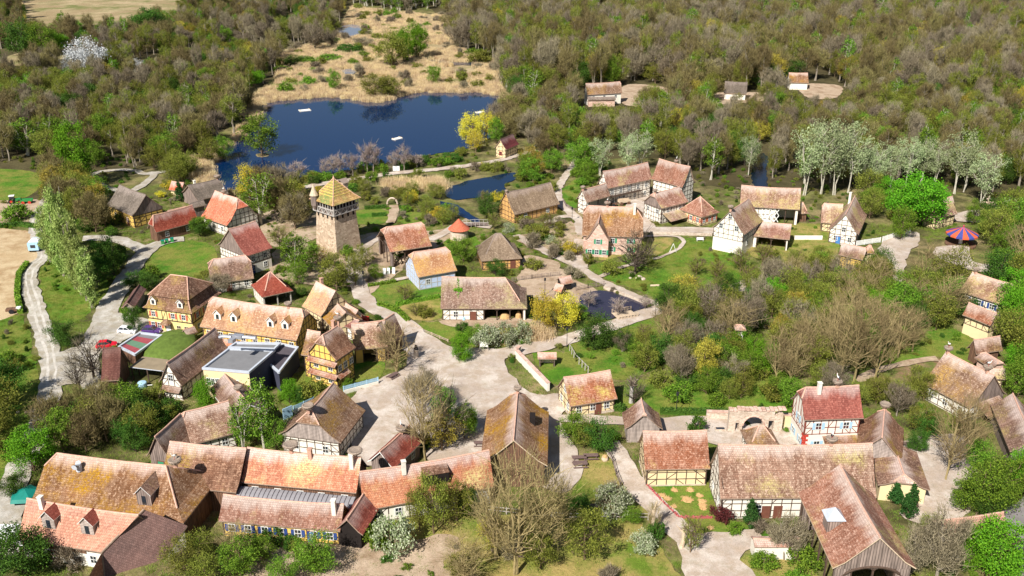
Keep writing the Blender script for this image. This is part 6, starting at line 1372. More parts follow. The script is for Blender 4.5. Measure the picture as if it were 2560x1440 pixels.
proto('yellow_shrub', 'yellow', 'brown', 2, H=3, r=1.9, zc=.02, nclump=28, perclump=80, leaf=.13, rc=.6, trunks=3, multi=.5, tr=.2)
ADJ = {'budding_tree': ('brown budding tree','tree'), 'olive_tree': ('olive-green budding tree','tree'), 'golden_tree': ('golden-brown budding tree','tree'), 'green_tree': ('fresh green leafy tree','tree'), 'vivid_tree': ('dense bright green tree','tree'),
 'dark_tree': ('dense dark green tree','tree'), 'woodland_tree': ('tall brown budding tree','tree'), 'grey_woodland_tree': ('tall bare grey tree','tree'), 'leafing_woodland_tree': ('tall olive leafing tree','tree'),
 'birch': ('slender white-stemmed tree','tree'), 'silver_poplar': ('silvery poplar with white trunk','tree'), 'columnar_poplar': ('tall columnar pale green poplar','tree'), 'yellow_willow': ('bright yellow willow','tree'),
 'bare_tree': ('bare tan tree','tree'), 'dark_bare_tree': ('leafless dark tree','tree'), 'grey_tree': ('bare grey twiggy tree','tree'), 'blossom_tree': ('tree in white-grey blossom','tree'), 'thin_bare_tree': ('thin bare pinkish sapling','tree'),
 'conifer': ('cone-shaped dark evergreen','tree'), 'apple_tree': ('small gnarled orchard tree','tree'), 'shrub': ('olive shrub','shrub'), 'green_shrub': ('fresh green shrub','shrub'), 'dark_shrub': ('dark green shrub','shrub'), 'grey_shrub': ('bare greyish shrub','shrub'),
 'blossom_shrub': ('blossoming shrub','shrub'), 'purple_shrub': ('dark purple shrub','shrub'), 'yellow_shrub': ('yellow-green shrub','shrub')}
SEEN = {}
def where(x, y):
    best = min(LAND, key=lambda l: (l[0]-x)**2+((l[1]-y)*.6)**2); dx, dy = x-best[0], y-best[1]
    k = max(1.0, math.hypot(dx, dy)); rel = ('right of' if dx > 0 else 'left of') if abs(dx) > abs(dy)*.8 else ('behind' if dy > 0 else 'in front of')
    return rel, best[2], k
def relabel():
    for (kind, rel, lm, zone), L in SEEN.items():
        adj, cat = ADJ[kind]
        base = adj+' '+rel+' the '+lm if not zone else adj+' '+zone
        if len(L) == 1: L[0]['label'] = base; continue
        if len(L) <= 5 and not zone:
            L.sort(key=lambda o: proj(o.location)[0]); nm = {2: ('left', 'right'), 3: ('left', 'middle', 'right'), 4: ('leftmost', 'second', 'third', 'rightmost'), 5: ('leftmost', 'second', 'third', 'fourth', 'rightmost')}[len(L)]
            for o, q in zip(L, nm): o['label'] = q+' '+adj+' of the '+str({2:'two',3:'three',4:'four',5:'five'}[len(L)])+' '+rel+' the '+lm; o['group'] = adj+'s '+rel+' the '+lm
        else:
            for o in L: o['label'] = base; o['group'] = adj+'s '+(zone or rel+' the '+lm)
NT = [0]; TB = random.Random(41)
def plant(kind, loc, H, Wd=None, zone=None, far=False):
    tk, ck, H0, r0 = TB.choice(PROTO[kind]); s = H/H0; sw = (Wd/2)/r0 if Wd else s
    t = link(kind, None); t.location = loc; t.rotation_euler = (0,0,TB.uniform(0,6.28)); t.scale = (sw, sw, s)
    t['category'] = ADJ[kind][1]
    a = link('trunk', tk, t); b = link('crown' if ADJ[kind][1] == 'tree' else 'foliage', ck, t)
    rel, lm, k = where(loc[0], loc[1]) if not zone else ('', '', 0)
    SEEN.setdefault((kind, rel, lm, zone), []).append(t); NT[0] += 1
    return t
OCC = []
def T(kind, bx, by, ty, wpx=None, zone=None):
    p = at(bx, by); H = (by-ty)/vpx((by+ty)/2)*1.02; W_ = wpx/pxm(by) if wpx else None
    OCC.append((p.x, p.y, (W_ or H*.6)*.36)); return plant(kind, p, H, W_, zone)
#TREES
def near_occ(x, y, f=1.0):
    for a, b, r in OCC:
        if (a-x)**2+(b-y)**2 < (r*f)**2: return True
    return False
def pick(mixl):
    s = sum(m[1] for m in mixl); v = TB.random()*s
    for m in mixl:
        v -= m[1]
        if v <= 0: return m
    return mixl[-1]
def sc(L, k): return [(a, b, h*k if h > 4 else h, v) for a, b, h, v in L]
def points(poly, sp, jit=.45, px=None, avoid=True, occ=1.0):
    P = [at(x, max(y, -60)) for x, y in poly]; A = np.array([(p.x, p.y) for p in P]); out = []
    x0, y0 = A.min(0); x1, y1 = A.max(0); row = 0; y = y0
    while y < y1:
        x = x0+(sp/2 if row % 2 else 0)
        while x < x1:
            a, b = x+TB.uniform(-jit,jit)*sp, y+TB.uniform(-jit,jit)*sp
            if inpoly(a, b, A) and not (avoid and blocked(a, b)) and not (occ and near_occ(a, b, occ)): out.append((a, b))
            x += sp
        y += sp*.87; row += 1
    return out
def fill(poly, sp, mixl, zone=None, occ=1.0, keep=1.0):
    for a, b in points(poly, sp, occ=occ):
        if TB.random() > keep: continue
        k, _, h, hv = pick(mixl); H = h*TB.uniform(1-hv, 1+hv); plant(k, (a, b, 0), H, None, zone)
SRC = bpy.data.collections.new('sources')
def srcobj(kind, i):
    n = kind+'_source_%d' % i
    if n in bpy.data.objects: return bpy.data.objects[n]
    tk, ck, H0, r0 = PROTO[kind][i]; me = bpy.data.meshes.new(n); nv = len(tk.vertices)
    V = [v.co[:] for v in tk.vertices]+[v.co[:] for v in ck.vertices]; Fc = [tuple(p.vertices) for p in tk.polygons]+[tuple(v+nv for v in p.vertices) for p in ck.polygons]
    me.from_pydata(V, [], Fc); me.materials.append(tk.materials[0]); me.materials.append(ck.materials[0]); me.polygons.foreach_set('material_index', [0]*len(tk.polygons)+[1]*len(ck.polygons))
    return bpy.data.objects.new(n, me)
def scatter(name, label, cat, pts, objs, smin, smax, seed=1, tilt=0.0):
    """one countless mass: a mesh of points with an object instanced on each"""
    col = bpy.data.collections.new(name+'_sources')
    for o in dict.fromkeys(objs): col.objects.link(o)
    me = bpy.data.meshes.new(name); me.from_pydata([(a, b, 0) for a, b in pts], [], []); o = link(name, me); tag(o, label, cat, kind='stuff')
    g = bpy.data.node_groups.new(name, 'GeometryNodeTree'); g.interface.new_socket('Geometry', in_out='INPUT', socket_type='NodeSocketGeometry'); g.interface.new_socket('Geometry', in_out='OUTPUT', socket_type='NodeSocketGeometry')
    nn = g.nodes; gi, go = nn.new('NodeGroupInput'), nn.new('NodeGroupOutput'); ci = nn.new('GeometryNodeCollectionInfo'); ci.inputs['Collection'].default_value = col; ci.inputs['Separate Children'].default_value = True; ci.inputs['Reset Children'].default_value = True
    ip = nn.new('GeometryNodeInstanceOnPoints'); ip.inputs['Pick Instance'].default_value = True
    rv = nn.new('FunctionNodeRandomValue'); rv.data_type = 'FLOAT_VECTOR'; rv.inputs[0].default_value = (-tilt, -tilt, 0); rv.inputs[1].default_value = (tilt, tilt, 6.28); rv.inputs['Seed'].default_value = seed
    rs = nn.new('FunctionNodeRandomValue'); rs.data_type = 'FLOAT_VECTOR'; rs.inputs[0].default_value = (smin, smin, smin); rs.inputs[1].default_value = (smax, smax, smax); rs.inputs['Seed'].default_value = seed+5
    l = g.links; l.new(gi.outputs[0], ip.inputs['Points']); l.new(ci.outputs[0], ip.inputs['Instance']); l.new(rv.outputs[0], ip.inputs['Rotation']); l.new(rs.outputs[0], ip.inputs['Scale']); l.new(ip.outputs[0], go.inputs[0])
    o.modifiers.new('scatter', 'NODES').node_group = g; return o

for P_ in ([(50,-60),(450,-60),(450,60),(300,85),(60,95)], [(-60,128),(210,122),(225,175),(0,195),(-60,195)], [(2190,600),(2310,575),(2320,620),(2300,750),(2200,740)], [(2335,600),(2465,600),(2480,700),(2335,700)], [(1440,236),(1600,232),(1620,262),(1580,325),(1440,325)], [(1780,234),(1905,234),(1915,300),(1780,300)], [(1950,208),(2090,208),(2110,250),(2080,300),(1960,300)], [(1220,360),(1310,352),(1320,392),(1220,400)], [(2085,640),(2215,640),(2225,690),(2085,700)], [(2395,770),(2510,800),(2500,880),(2395,850)]):
    BLOCK.append(np.array([tuple(at(x, y))[:2] for x, y in P_]))
# --- the cross of foliage on the long barn, hedges
t = CROSS.build('foliage_cross', M['greenpaint'] if False else LM['vivid']); tag(t, 'green foliage cross fixed on the roof slope of the long open barn', 'cross'); t.location = H54.c; t.rotation_euler = (0,0,H54.rz_)
M['lv_green'] = LM['green']; M['lv_dark'] = LM['deep']
hedge('red_twig_hedge', 'red twig hedge edging the straw garden along the lower path', [(1617,1216),(1660,1262),(1697,1297),(1780,1297)], .3, .5, 'hedgered')
hedge('clipped_hedge', 'long clipped dark green hedge left of the stone gateway', [(1650,1035),(1818,1037)], 1.0, 1.2, 'lv_dark')
hedge('clipped_hedge', 'short clipped green hedge between the cream house and the granary', [(1525,1025),(1552,1026),(1560,1030)], 1.2, 1.3, 'lv_dark')
hedge('clipped_hedge', 'low green hedge curving along the lawn left of the long open barn', [(920,718),(990,706)], .9, .8, 'lv_green')
hedge('clipped_hedge', 'green hedge between the lawn and the dry meadow left of the long open barn', [(945,765),(990,778),(1020,806)], 1.2, 1.0, 'lv_green')
hedge('clipped_hedge', 'green hedge between the lawn and the long open barn', [(990,765),(1100,745)], .9, .9, 'lv_green')
hedge('clipped_hedge', 'upper dark box hedge in the tower garden', [(912,524),(966,520)], 1.2, 1.0, 'lv_dark'); hedge('clipped_hedge', 'lower dark box hedge in the tower garden', [(930,542),(966,540)], 1.2, 1.0, 'lv_dark'); hedge('clipped_hedge', 'box hedge right of the tower garden path', [(998,522),(1022,522),(1000,540)], 1.0, 1.0, 'lv_dark')
hedge('boundary_hedge', 'green hedge strip between the bare field and the left road', [(70,660),(48,690),(44,740),(52,785)], 1.2, 1.0, 'lv_green'); hedge('boundary_hedge', 'dark hedge along the top of the bare field', [(0,570),(50,565),(95,572)], 1.4, 1.2, 'lv_dark')
# --- single trees: (kind, base x, base y, top y, width in photo pixels)
TL = '''
green_tree 655 392 300 92|birch 70 388 305 85|vivid_tree 200 468 322 85|green_tree 42 700 700 1
columnar_poplar 128 655 520 34|columnar_poplar 146 668 530 36|columnar_poplar 160 690 500 36|columnar_poplar 176 700 490 38|columnar_poplar 190 722 530 38|columnar_poplar 205 738 560 36|columnar_poplar 218 752 600 36|columnar_poplar 232 770 625 38|columnar_poplar 150 630 545 34
dark_tree 262 668 590 60|dark_tree 285 690 605 60|dark_shrub 300 650 615 45|dark_tree 250 712 640 60|dark_tree 160 865 800 70|green_shrub 45 550 515 60
blossom_tree 225 198 108 90|green_tree 110 140 70 70|dark_tree 60 140 60 80|vivid_tree 140 135 85 60|dark_tree 380 95 30 90|olive_tree 700 140 85 50|grey_tree 790 130 60 60|dark_tree 730 165 138 50|grey_tree 830 120 75 45|green_tree 745 80 35 40|green_shrub 760 160 142 60|green_shrub 820 155 138 60|dark_shrub 870 135 112 60|grey_tree 905 120 95 50|grey_tree 1150 125 60 70|green_shrub 1190 140 122 50|budding_tree 560 320 235 70|woodland_tree 600 290 200 60|leafing_woodland_tree 585 335 245 60|grey_woodland_tree 545 365 280 60|green_tree 560 400 345 50|olive_tree 520 410 350 60|blossom_tree 192 192 135 60|blossom_tree 345 185 150 45
olive_tree 980 172 92 80|vivid_tree 1042 150 68 55|vivid_tree 1010 162 82 45|olive_tree 940 248 190 75|olive_tree 975 245 195 60|green_tree 835 230 178 35|green_tree 1085 215 168 35|shrub 1200 160 128 60
yellow_willow 1178 362 290 60|yellow_willow 1215 350 285 60|green_tree 1240 360 300 40|yellow_willow 1190 380 330 45|budding_tree 1275 345 318 22
thin_bare_tree 745 452 405 40|thin_bare_tree 833 442 392 30|thin_bare_tree 850 444 385 34|thin_bare_tree 882 440 385 32|thin_bare_tree 918 432 362 36|thin_bare_tree 934 432 358 34|thin_bare_tree 985 428 380 28|thin_bare_tree 1010 428 366 34|thin_bare_tree 1042 420 385 26|thin_bare_tree 815 445 400 26|thin_bare_tree 690 470 425 30
yellow_willow 625 500 418 60|yellow_willow 705 490 440 60|birch 650 562 440 85|yellow_willow 740 500 455 45|olive_tree 770 545 500 45|green_tree 505 585 542 50|dark_tree 600 565 515 70|vivid_tree 612 562 520 45|conifer 452 505 455 26|dark_tree 500 590 545 45
birch 738 690 590 60|green_tree 745 712 660 50|olive_tree 842 728 640 85|olive_tree 888 716 645 55|golden_tree 795 660 615 50|olive_tree 905 670 615 50|apple_tree 700 620 570 50|green_shrub 868 640 615 30
dark_tree 1218 545 488 62|green_tree 1160 655 600 60|dark_tree 1240 690 650 50|green_tree 1140 640 600 45|green_tree 940 700 660 35|dark_shrub 1000 650 620 40
grey_shrub 1330 620 585 50|shrub 1350 600 568 50|shrub 1310 560 540 45|grey_shrub 1385 645 615 40|apple_tree 1400 630 598 45|shrub 1330 670 645 50|dark_shrub 1360 600 580 40|apple_tree 1440 640 612 40|shrub 1470 660 632 30|blossom_shrub 1378 610 592 30|grey_shrub 1430 695 670 50
dark_bare_tree 1588 685 585 110|olive_tree 1605 660 610 70|shrub 1530 685 655 60|apple_tree 1740 690 645 45|apple_tree 1790 700 655 50|apple_tree 1850 680 625 55|apple_tree 1735 735 690 45|apple_tree 1800 745 690 50|apple_tree 1870 720 665 55|apple_tree 1905 665 615 50|olive_tree 1960 705 655 50|apple_tree 1990 665 630 50|shrub 1930 645 622 40
yellow_willow 1362 832 735 72|yellow_willow 1408 822 738 70|dark_tree 1488 875 785 85|green_tree 1450 800 765 40|thin_bare_tree 1472 770 728 40|thin_bare_tree 1545 792 745 36|thin_bare_tree 1612 775 740 26
vivid_tree 1155 905 835 52|blossom_shrub 1215 868 815 70|blossom_shrub 1262 862 812 60|blossom_shrub 1300 858 810 50|green_tree 1190 858 815 45|dark_shrub 1155 830 808 35|shrub 1060 790 762 45|apple_tree 1040 790 762 45|apple_tree 1012 755 715 50
bare_tree 990 935 815 110|bare_tree 1062 1150 965 120|dark_bare_tree 1120 1115 985 110|vivid_tree 1110 1060 975 60|green_tree 1160 1100 1010 55|golden_tree 1105 1130 1040 90|dark_shrub 1060 1120 1085 50|grey_tree 1065 1040 930 90|vivid_tree 1175 1080 1030 40
dark_bare_tree 235 945 850 120|dark_bare_tree 200 980 890 70|birch 660 1120 965 85|birch 610 1130 1010 60|green_tree 640 1110 1040 60|green_tree 690 1125 1050 60|blossom_shrub 720 1100 1055 50|dark_tree 745 1120 1075 55|vivid_tree 520 1030 950 50
dark_tree 435 745 700 50|dark_tree 345 720 680 60|dark_tree 375 725 690 50|dark_tree 340 830 770 45|green_shrub 320 790 765 30|dark_shrub 750 890 868 24|olive_tree 500 735 690 45|grey_tree 545 740 690 70|shrub 790 1000 950 70|vivid_tree 725 1010 950 40|green_shrub 845 960 935 24|green_shrub 870 968 948 24|dark_tree 745 1010 965 40|green_shrub 765 985 960 30
vivid_tree 85 1178 1080 112|dark_tree 45 1240 1190 70|dark_tree 60 1440 1330 130|dark_tree 0 1440 1350 90|grey_shrub 180 1420 1375 70|dark_shrub 120 1400 1355 60
olive_tree 1085 1335 1205 95|olive_tree 1140 1305 1215 80|olive_tree 1050 1330 1225 60|dark_tree 1170 1290 1220 55|blossom_shrub 985 1385 1298 100|green_shrub 950 1370 1320 60|bare_tree 1290 1440 1165 190|bare_tree 1360 1400 1190 150|bare_tree 1240 1400 1215 110|golden_tree 1230 1380 1300 70
green_tree 1435 1110 1040 80|dark_tree 1495 1130 1055 85|olive_tree 1460 1120 1060 60|green_shrub 1530 1105 1075 40|blossom_shrub 1530 1290 1220 90|green_tree 1575 1310 1270 50|dark_tree 1450 1290 1240 60|bare_tree 1632 1340 1255 40|dark_shrub 1640 1345 1305 40|apple_tree 1725 1385 1300 60
conifer 1873 1322 1252 44|purple_shrub 1800 1305 1262 50|dark_shrub 1740 1085 1045 50|grey_tree 1960 1400 1300 90|grey_shrub 1900 1330 1300 50|conifer 2270 1300 1215 45|conifer 2235 1260 1210 40|green_shrub 1835 1335 1310 34
grey_tree 2340 1450 1290 130|grey_tree 2280 1440 1330 100|vivid_tree 2490 1445 1315 150|vivid_tree 2420 1420 1330 90|green_tree 2440 1290 1165 110|green_tree 2500 1270 1150 110|vivid_tree 2550 1230 1130 90|green_tree 2410 1280 1210 70|dark_tree 2470 1300 1230 80|olive_tree 2330 1330 1290 60
bare_tree 2365 1200 1010 110|bare_tree 2420 1150 1010 90|dark_tree 2310 1100 1030 70|olive_tree 2300 1090 1015 70|green_tree 2440 1180 1110 70|dark_tree 2290 1130 1080 50|olive_tree 2400 1090 1030 60|olive_tree 2190 1010 945 70|olive_tree 2250 1015 960 70|olive_tree 2140 1020 960 60
vivid_tree 2545 835 720 85|green_tree 2560 900 800 80|green_tree 2540 1000 900 80|dark_tree 2380 790 730 90|green_tree 2340 770 715 80|vivid_tree 2540 940 860 60
vivid_tree 2280 570 447 130|vivid_tree 2210 520 447 60|vivid_tree 2330 540 470 70|green_tree 2250 600 520 60
silver_poplar 2010 488 330 90|silver_poplar 2050 492 318 96|silver_poplar 2085 488 322 90|silver_poplar 2120 485 330 84|silver_poplar 2160 470 372 57|silver_poplar 2190 478 365 66|silver_poplar 2225 476 368 60|silver_poplar 2262 470 352 67|silver_poplar 2300 464 352 64|silver_poplar 2335 470 365 60|silver_poplar 2385 485 345 79|silver_poplar 2452 520 392 84|silver_poplar 2410 480 360 66|silver_poplar 1600 425 335 76|silver_poplar 1570 440 345 60|silver_poplar 1500 440 350 66|silver_poplar 1870 440 345 48
bare_tree 2100 955 760 110|bare_tree 2135 958 765 110|bare_tree 2185 955 790 90|bare_tree 2065 900 755 90|bare_tree 2245 895 770 90|bare_tree 2010 920 790 90|bare_tree 1975 960 850 80|bare_tree 1940 960 830 80|bare_tree 2280 880 780 70|golden_tree 1760 960 850 65|grey_tree 1700 960 870 60|grey_tree 1680 935 870 55
olive_tree 1720 830 760 60|olive_tree 1790 820 750 60|dark_tree 1560 880 820 50|apple_tree 1610 850 812 45|green_tree 1590 920 860 50|grey_tree 1555 880 830 45|dark_bare_tree 1585 1010 940 60|blossom_shrub 1745 850 825 30
'''
for ln in TL.replace('\n', '|').split('|'):
    p = ln.split()
    if len(p) == 5 and float(p[4]) > 5: T(p[0], *map(float, p[1:]))
B_ = ('budding_tree', 5, 10, .2); O_ = ('olive_tree', 4, 9.5, .2); Gr = ('grey_tree', 3, 10, .2); Gn = ('green_tree', 2, 9, .25); Bi = ('birch', 1.5, 12, .2); Dk = ('dark_tree', 1.5, 8, .3); Yw = ('golden_tree', 1.5, 9, .2); Sh = ('shrub', 3, 2.6, .3); Gs = ('green_shrub', 3, 2.4, .3); Ds = ('dark_shrub', 2, 2.4, .3); Ys = ('yellow_shrub', 1, 2.8, .3); Qs = ('grey_shrub', 2, 2.6, .3); Bt = ('bare_tree', 3, 12, .15); Vi = ('vivid_tree', 1.2, 8.5, .2); Bs = ('blossom_shrub', 1, 3, .2)
# thickets in and around the village
fill([(0,1000),(60,1030),(100,1090),(60,1180),(0,1200),(-80,1200),(-80,960)], 5.5, [O_, Dk, B_, Sh])
fill([(150,1060),(240,1030),(330,1035),(400,1040),(440,1050),(400,1110),(390,1140),(150,1140),(120,1110)], 4.2, sc([O_, Gn, Dk, B_, Ds, ('dark_tree',3,8,.2)], .72))
fill([(160,985),(330,975),(430,1000),(440,1050),(200,1040)], 3.2, [Ds, Gs, Sh, Ds])
fill([(440,1010),(560,1000),(570,1005),(440,1030)], 4, [Gn, Bs, Gs])
fill([(0,860),(60,850),(90,900),(90,960),(0,960)], 8, [Sh, Gs], keep=.5)
fill([(380,1400),(560,1385),(800,1385),(820,1460),(360,1500)], 4.2, sc([Gn, Bt, O_, B_, Gn, Bi], .62), occ=.7)
fill([(520,1350),(820,1350),(840,1390),(560,1390)], 3.4, [Gs, Sh, Ds, Qs], keep=.7)
fill([(1140,1340),(1580,1330),(1700,1440),(1700,1480),(1140,1480)], 5.2, sc([Bt, O_, Sh, Qs, Bs, Gs], .75), occ=.6, keep=.75)
fill([(1660,780),(1900,715),(2100,660),(2280,690),(2400,760),(2380,820),(2300,840),(2200,870),(2150,930),(2000,960),(1860,970),(1650,960),(1560,920),(1640,850)], 5.6, sc([O_, O_, Gn, Gn, Dk, Dk, Bt, Yw, Gr, Vi], .82), occ=.8)
fill([(1560,940),(1650,960),(1990,965),(1980,1020),(1800,1026),(1690,1005)], 3.4, [Sh, Gs, Ds, ('olive_tree',2,5,.3), ('dark_tree',2,5,.3), ('green_tree',1,5,.3)], occ=.5, keep=.75)
fill([(1590,900),(1700,860),(1900,860),(2000,900),(1990,960),(1700,965),(1600,950)], 4.2, [Ds, Gs, Sh, ('dark_tree',2,6,.3), ('olive_tree',2,6,.3), ('budding_tree',2,6,.3), ('green_tree',2,5.5,.3)], occ=.5, keep=.8)
fill([(1950,750),(2330,740),(2380,820),(2200,860),(2000,860)], 4.6, sc([Gn, Vi, Dk, O_, Gn], .8), occ=.5, keep=.6)
fill([(2000,980),(2200,940),(2330,960),(2320,1040),(2270,1060),(2180,1010)], 4.4, sc([O_, Gr, Dk, O_], .6), occ=.6, keep=.7)
fill([(1430,880),(1660,800),(1640,900),(1500,960)], 5.5, [Gs, Sh, ('apple_tree',3,5,.2), Bs, Ds], keep=.6)
fill([(1880,660),(2060,665),(2200,700),(2100,700),(1960,720),(1900,730)], 5, sc([O_, Gr, Gn, Sh, Gs], .6), occ=.8)
fill([(2260,560),(2340,560),(2340,640),(2460,630),(2640,640),(2640,740),(2400,740),(2290,720),(2290,640)], 6.5, [Gn, O_, Gr, Dk, Bt], keep=.8)
fill([(2430,560),(2640,520),(2640,640),(2480,620)], 5.5, [Dk, Gn, Bi, O_]); fill([(2130,490),(2330,530),(2330,600),(2200,590),(2180,560)], 6, [O_, Gn, Gr, Sh], occ=.9, keep=.8)
fill([(2500,740),(2640,740),(2660,1000),(2600,1000),(2530,960),(2510,860)], 5.5, [Gn, Dk, Vi, O_]); 

fill([(640,500),(770,480),(770,560),(740,580),(690,560),(640,540)], 6, [O_, B_, Gr, Yw, Sh], occ=.8); fill([(800,690),(900,690),(880,730),(810,730)], 4.5, [Sh, Gs, Ds, Sh], occ=.5)
fill([(900,480),(1120,490),(1190,560),(1100,580),(1040,560),(900,512)], 5, [Sh, ('olive_tree',2,5,.2), Qs, Ys, Gs], occ=.8, keep=.7)
fill([(1200,500),(1260,490),(1290,560),(1400,560),(1440,600),(1440,660),(1380,640),(1300,600),(1200,570)], 4.6, [Qs, Sh, ('apple_tree',3,4.5,.2), Ys, Ds, Bs], occ=.7, keep=.7)
fill([(330,700),(380,690),(520,700),(520,740),(470,700),(370,700)], 4, [Ds, Gs, Sh], occ=.6)
fill([(200,555),(265,530),(330,590),(320,600),(210,590)], 4.2, [Sh, B_, Ds, Gs]); fill([(120,450),(220,470),(260,520),(200,560),(125,560),(130,500)], 5, [Gn, O_, B_, Yw], occ=.8)
fill([(680,660),(760,640),(760,740),(690,740)], 5, [Gn, Gs, Ds], keep=.6); fill([(400,440),(480,410),(510,440),(480,460),(440,500),(390,500)], 4.5, [Gn, Ys, Sh, O_], keep=.8)
fill([(760,445),(1080,405),(1150,385),(1180,395),(1100,418),(900,440),(770,465)], 4, [Ds, Sh, Qs, Gs], keep=.95); fill([(540,480),(600,486),(650,462),(740,452),(700,470),(640,490),(560,500)], 3.4, [Sh, Ys, Qs]); fill([(770,480),(960,448),(1110,434),(1250,415),(1280,425),(1120,455),(900,478),(800,500)], 4.2, [Sh, Gs, Ys, Qs, Ds], keep=.7)
fill([(1290,400),(1400,400),(1400,460),(1380,500),(1290,450)], 5, [Sh, Gn, Gs, Qs, Yw]); fill([(1440,420),(1480,400),(1510,420),(1460,470),(1430,460)], 4.5, [Gn, Gs, Yw])
fill([(1180,300),(1300,290),(1400,360),(1390,400),(1300,380)], 6, [O_, Gn, Gr, B_], occ=.9)
fill([(530,330),(600,300),(630,270),(560,290),(480,340),(440,400),(500,400)], 5, [B_, Gr, Sh, O_])
fill([(1110,850),(1330,830),(1350,870),(1200,868)], 3.6, [Bs, Gs, Qs], occ=.6); fill([(1300,880),(1380,880),(1400,900),(1320,900)], 3.5, [Ds, Sh], occ=.6)
fill([(1470,1240),(1600,1240),(1620,1300),(1480,1290)], 4.5, [Bs, Gs, Qs], keep=.6); fill([(1640,1290),(1900,1310),(1950,1350),(1760,1345)], 3.4, [Gs, Bs, Sh], keep=.6)
fill([(1880,1400),(2060,1400),(2080,1480),(1880,1480)], 4.5, [Sh, Gs, Qs], keep=.7)
# the near parts of the woods, tree by tree
Ww = ('woodland_tree',4,12.5,.15); Wg = ('grey_woodland_tree',3,12.5,.15); Wl = ('leafing_woodland_tree',3,12,.15)
fill([(-60,420),(-60,235),(100,215),(330,215),(520,210),(640,215),(600,290),(520,340),(470,400),(400,430),(200,420),(60,400)], 7.6, [Ww, Wg, ('leafing_woodland_tree',4,12,.2), O_, Gn, Bi, Dk], 'in the wood left of the lake', occ=.8)
fill([(1400,340),(1300,300),(1290,270),(1450,265),(1700,260),(2000,255),(2640,260),(2640,500),(2480,500),(2330,460),(2000,470),(1930,460),(1930,380),(1880,380),(1850,450),(1760,460),(1640,390),(1500,400),(1440,390)], 7.2, [Ww, Wg, ('leafing_woodland_tree',5,12,.2), O_, Gn, ('golden_tree',1.5,9,.2), Bi, Dk], 'in the wood behind the farm', occ=.75)
print('individual trees', NT[0])
relabel()
# the far woods, too many to count
far = [srcobj(k, i) for k, i in (('woodland_tree',0),('woodland_tree',1),('woodland_tree',2),('woodland_tree',3),('grey_woodland_tree',0),('grey_woodland_tree',1),('grey_woodland_tree',2),('leafing_woodland_tree',0),('leafing_woodland_tree',1),('leafing_woodland_tree',2),('budding_tree',0),('budding_tree',1),('budding_tree',2),('grey_tree',1),('grey_tree',0),('dark_tree',1),('olive_tree',0),('green_tree',0),('golden_tree',1),('leafing_woodland_tree',0),('leafing_woodland_tree',2),('olive_tree',2),('birch',0))]
OCC2 = list(OCC)
rp = points([(1100,-60),(2720,-60),(2720,262),(2000,255),(1700,262),(1450,268),(1290,272),(1240,200),(1150,140),(1120,60)], 7.6, occ=0)
rp = [p for p in rp if noise.noise(Vector((p[0]*.03, p[1]*.018, 4))) > -.42]
scatter('woodland', 'dense budding brown and olive wood filling the upper right', 'wood', rp, far, .85, 1.6, 3)
lp = points([(-140,-60),(850,-60),(860,40),(820,110),(680,130),(700,180),(650,220),(330,215),(100,215),(-140,235)], 7.8, occ=.7)
lp = [p for p in lp if noise.noise(Vector((p[0]*.03, p[1]*.018, 14))) > -.3]
scatter('woodland', 'mixed brown, grey and green wood filling the upper left', 'wood', lp, far+[srcobj('vivid_tree',0), srcobj('dark_tree',2), srcobj('olive_tree',1)], .7, 1.3, 5)
mp_ = points([(850,-60),(1130,-60),(1120,20),(1000,28),(880,12)], 7.5, occ=0, )
scatter('woodland', 'pale-trunked wood at the top behind the reeds', 'wood', mp_, [srcobj('birch',0), srcobj('grey_tree',1), srcobj('birch',2)], .9, 1.4, 8)
# scattered bushes among the reeds, reeds and rough grass
def clump(name, n, h, spread, lk, wd, lean=.25, seed=1):
    rs = random.Random(seed); V = []; Fc = []
    for i in range(n):
        x, y = rs.gauss(0,spread), rs.gauss(0,spread); d = Vector((rs.gauss(0,lean), rs.gauss(0,lean), 1)).normalized(); hh = h*rs.uniform(.6,1.15); s = Vector((rs.gauss(0,1), rs.gauss(0,1), 0)).normalized()*wd; p = Vector((x,y,0)); b = len(V)
        V += [p-s, p+s, p+d*hh+s*.3, p+d*hh-s*.3]; Fc.append((b,b+1,b+2,b+3))
    return bpy.data.objects.new(name, mesh(name, V, Fc, LM[lk]))
rc_ = [clump('reed_clump', 150, 2.0, .75, 'reed', .05, .2, s) for s in (1,2,3)]
def inrp(i): return [(x, y) for x, y in REEDS[i]]
pts = []
SAVE = list(BLOCK); BLOCK[:] = [b for b in BLOCK[len(REEDS):]]; BB[:] = []
for i in range(len(REEDS)): pts += points(inrp(i), 1.9 if i not in (3, 4, 5) else 1.3, occ=0)
pts = [p for p in pts if noise.noise(Vector((p[0]*.06, p[1]*.03, 5)))+noise.noise(Vector((p[0]*.25, p[1]*.25, 1)))*.4 > -.22 or proj((p[0],p[1],0))[1] > 215]
scatter('reeds', 'dry straw-coloured reeds around the lake and in the marsh', 'reeds', pts, rc_, .7, 1.3, 11)
rim = []
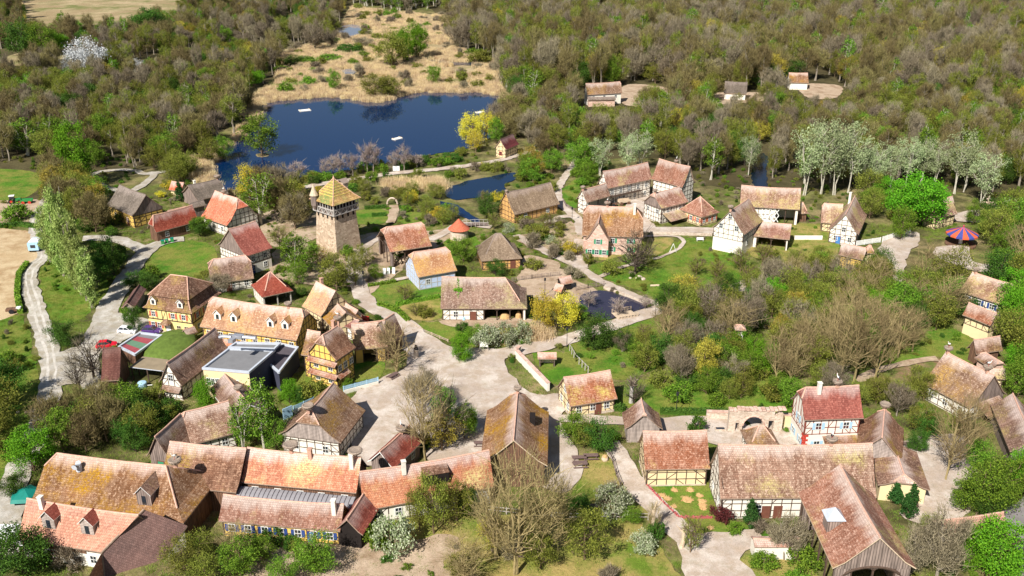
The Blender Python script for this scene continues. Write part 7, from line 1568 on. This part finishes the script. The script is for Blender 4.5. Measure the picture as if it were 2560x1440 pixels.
for i in range(len(LAKE)):
    a, b = at(*LAKE[i]), at(*LAKE[(i+1) % len(LAKE)])
    if min(LAKE[i][1], LAKE[(i+1)%len(LAKE)][1]) > 300 and LAKE[i][0] > 620: continue
    for k in range(int((b-a).length/.7)):
        p = a.lerp(b, k*.7/(b-a).length); rim.append((p.x+TB.gauss(0,1.4), p.y+TB.gauss(0,1.4)))
scatter('reeds', 'band of pale reeds lining the far and left shore of the lake', 'reeds', rim, rc_, .5, 1.0, 12)
BLOCK[:] = SAVE; BB[:] = []
mb_ = [srcobj(k, i) for k, i in (('shrub',0),('grey_shrub',0),('shrub',1),('green_shrub',1),('grey_shrub',1))]
sp_ = []
SAVE = list(BLOCK); BLOCK[:] = BLOCK[len(REEDS):]; BB[:] = []
for i in range(3): sp_ += [p for p in points(inrp(i), 11, occ=0) if TB.random() < .5]
BLOCK[:] = SAVE; BB[:] = []
scatter('marsh_scrub', 'scattered low scrub among the reeds', 'scrub', sp_, mb_, .8, 2.0, 14)
# undergrowth and rough tufts over the open ground of the village
us = points([(-60,1500),(-60,420),(600,250),(1290,250),(2640,250),(2640,1500)], 4.2, occ=0)
us = [p for p in us if noise.noise(Vector((p[0]*.05, p[1]*.05, 9))) > .02]
scatter('undergrowth', 'low rough undergrowth between the houses and trees', 'undergrowth', us, [srcobj(k, i) for k, i in (('shrub',0),('green_shrub',0),('shrub',2),('dark_shrub',0),('grey_shrub',1),('green_shrub',2))], .18, .5, 15)
gr_ = [clump('grass_tuft', 70, .38, .55, 'grass', .03, .5, s) for s in (5,6)]
gp = [(x, y) for x, y in points([(-60,1500),(-60,560),(400,500),(1290,560),(2640,560),(2640,1500)], 1.5, occ=0, avoid=True)]
scatter('rough_grass', 'rough uneven grass over the unmown ground', 'grass', gp, gr_, .5, 1.2, 16)
ep = points([(2650,-60),(3250,-60),(3250,1180),(2700,1200),(2640,900)], 8.5, occ=.8)+points([(-150,-60),(-700,-60),(-700,420),(-150,420)], 9.5, occ=.8)
scatter('woodland', 'mixed wood continuing beyond both sides of the village', 'wood', ep, far, .7, 1.2, 21)
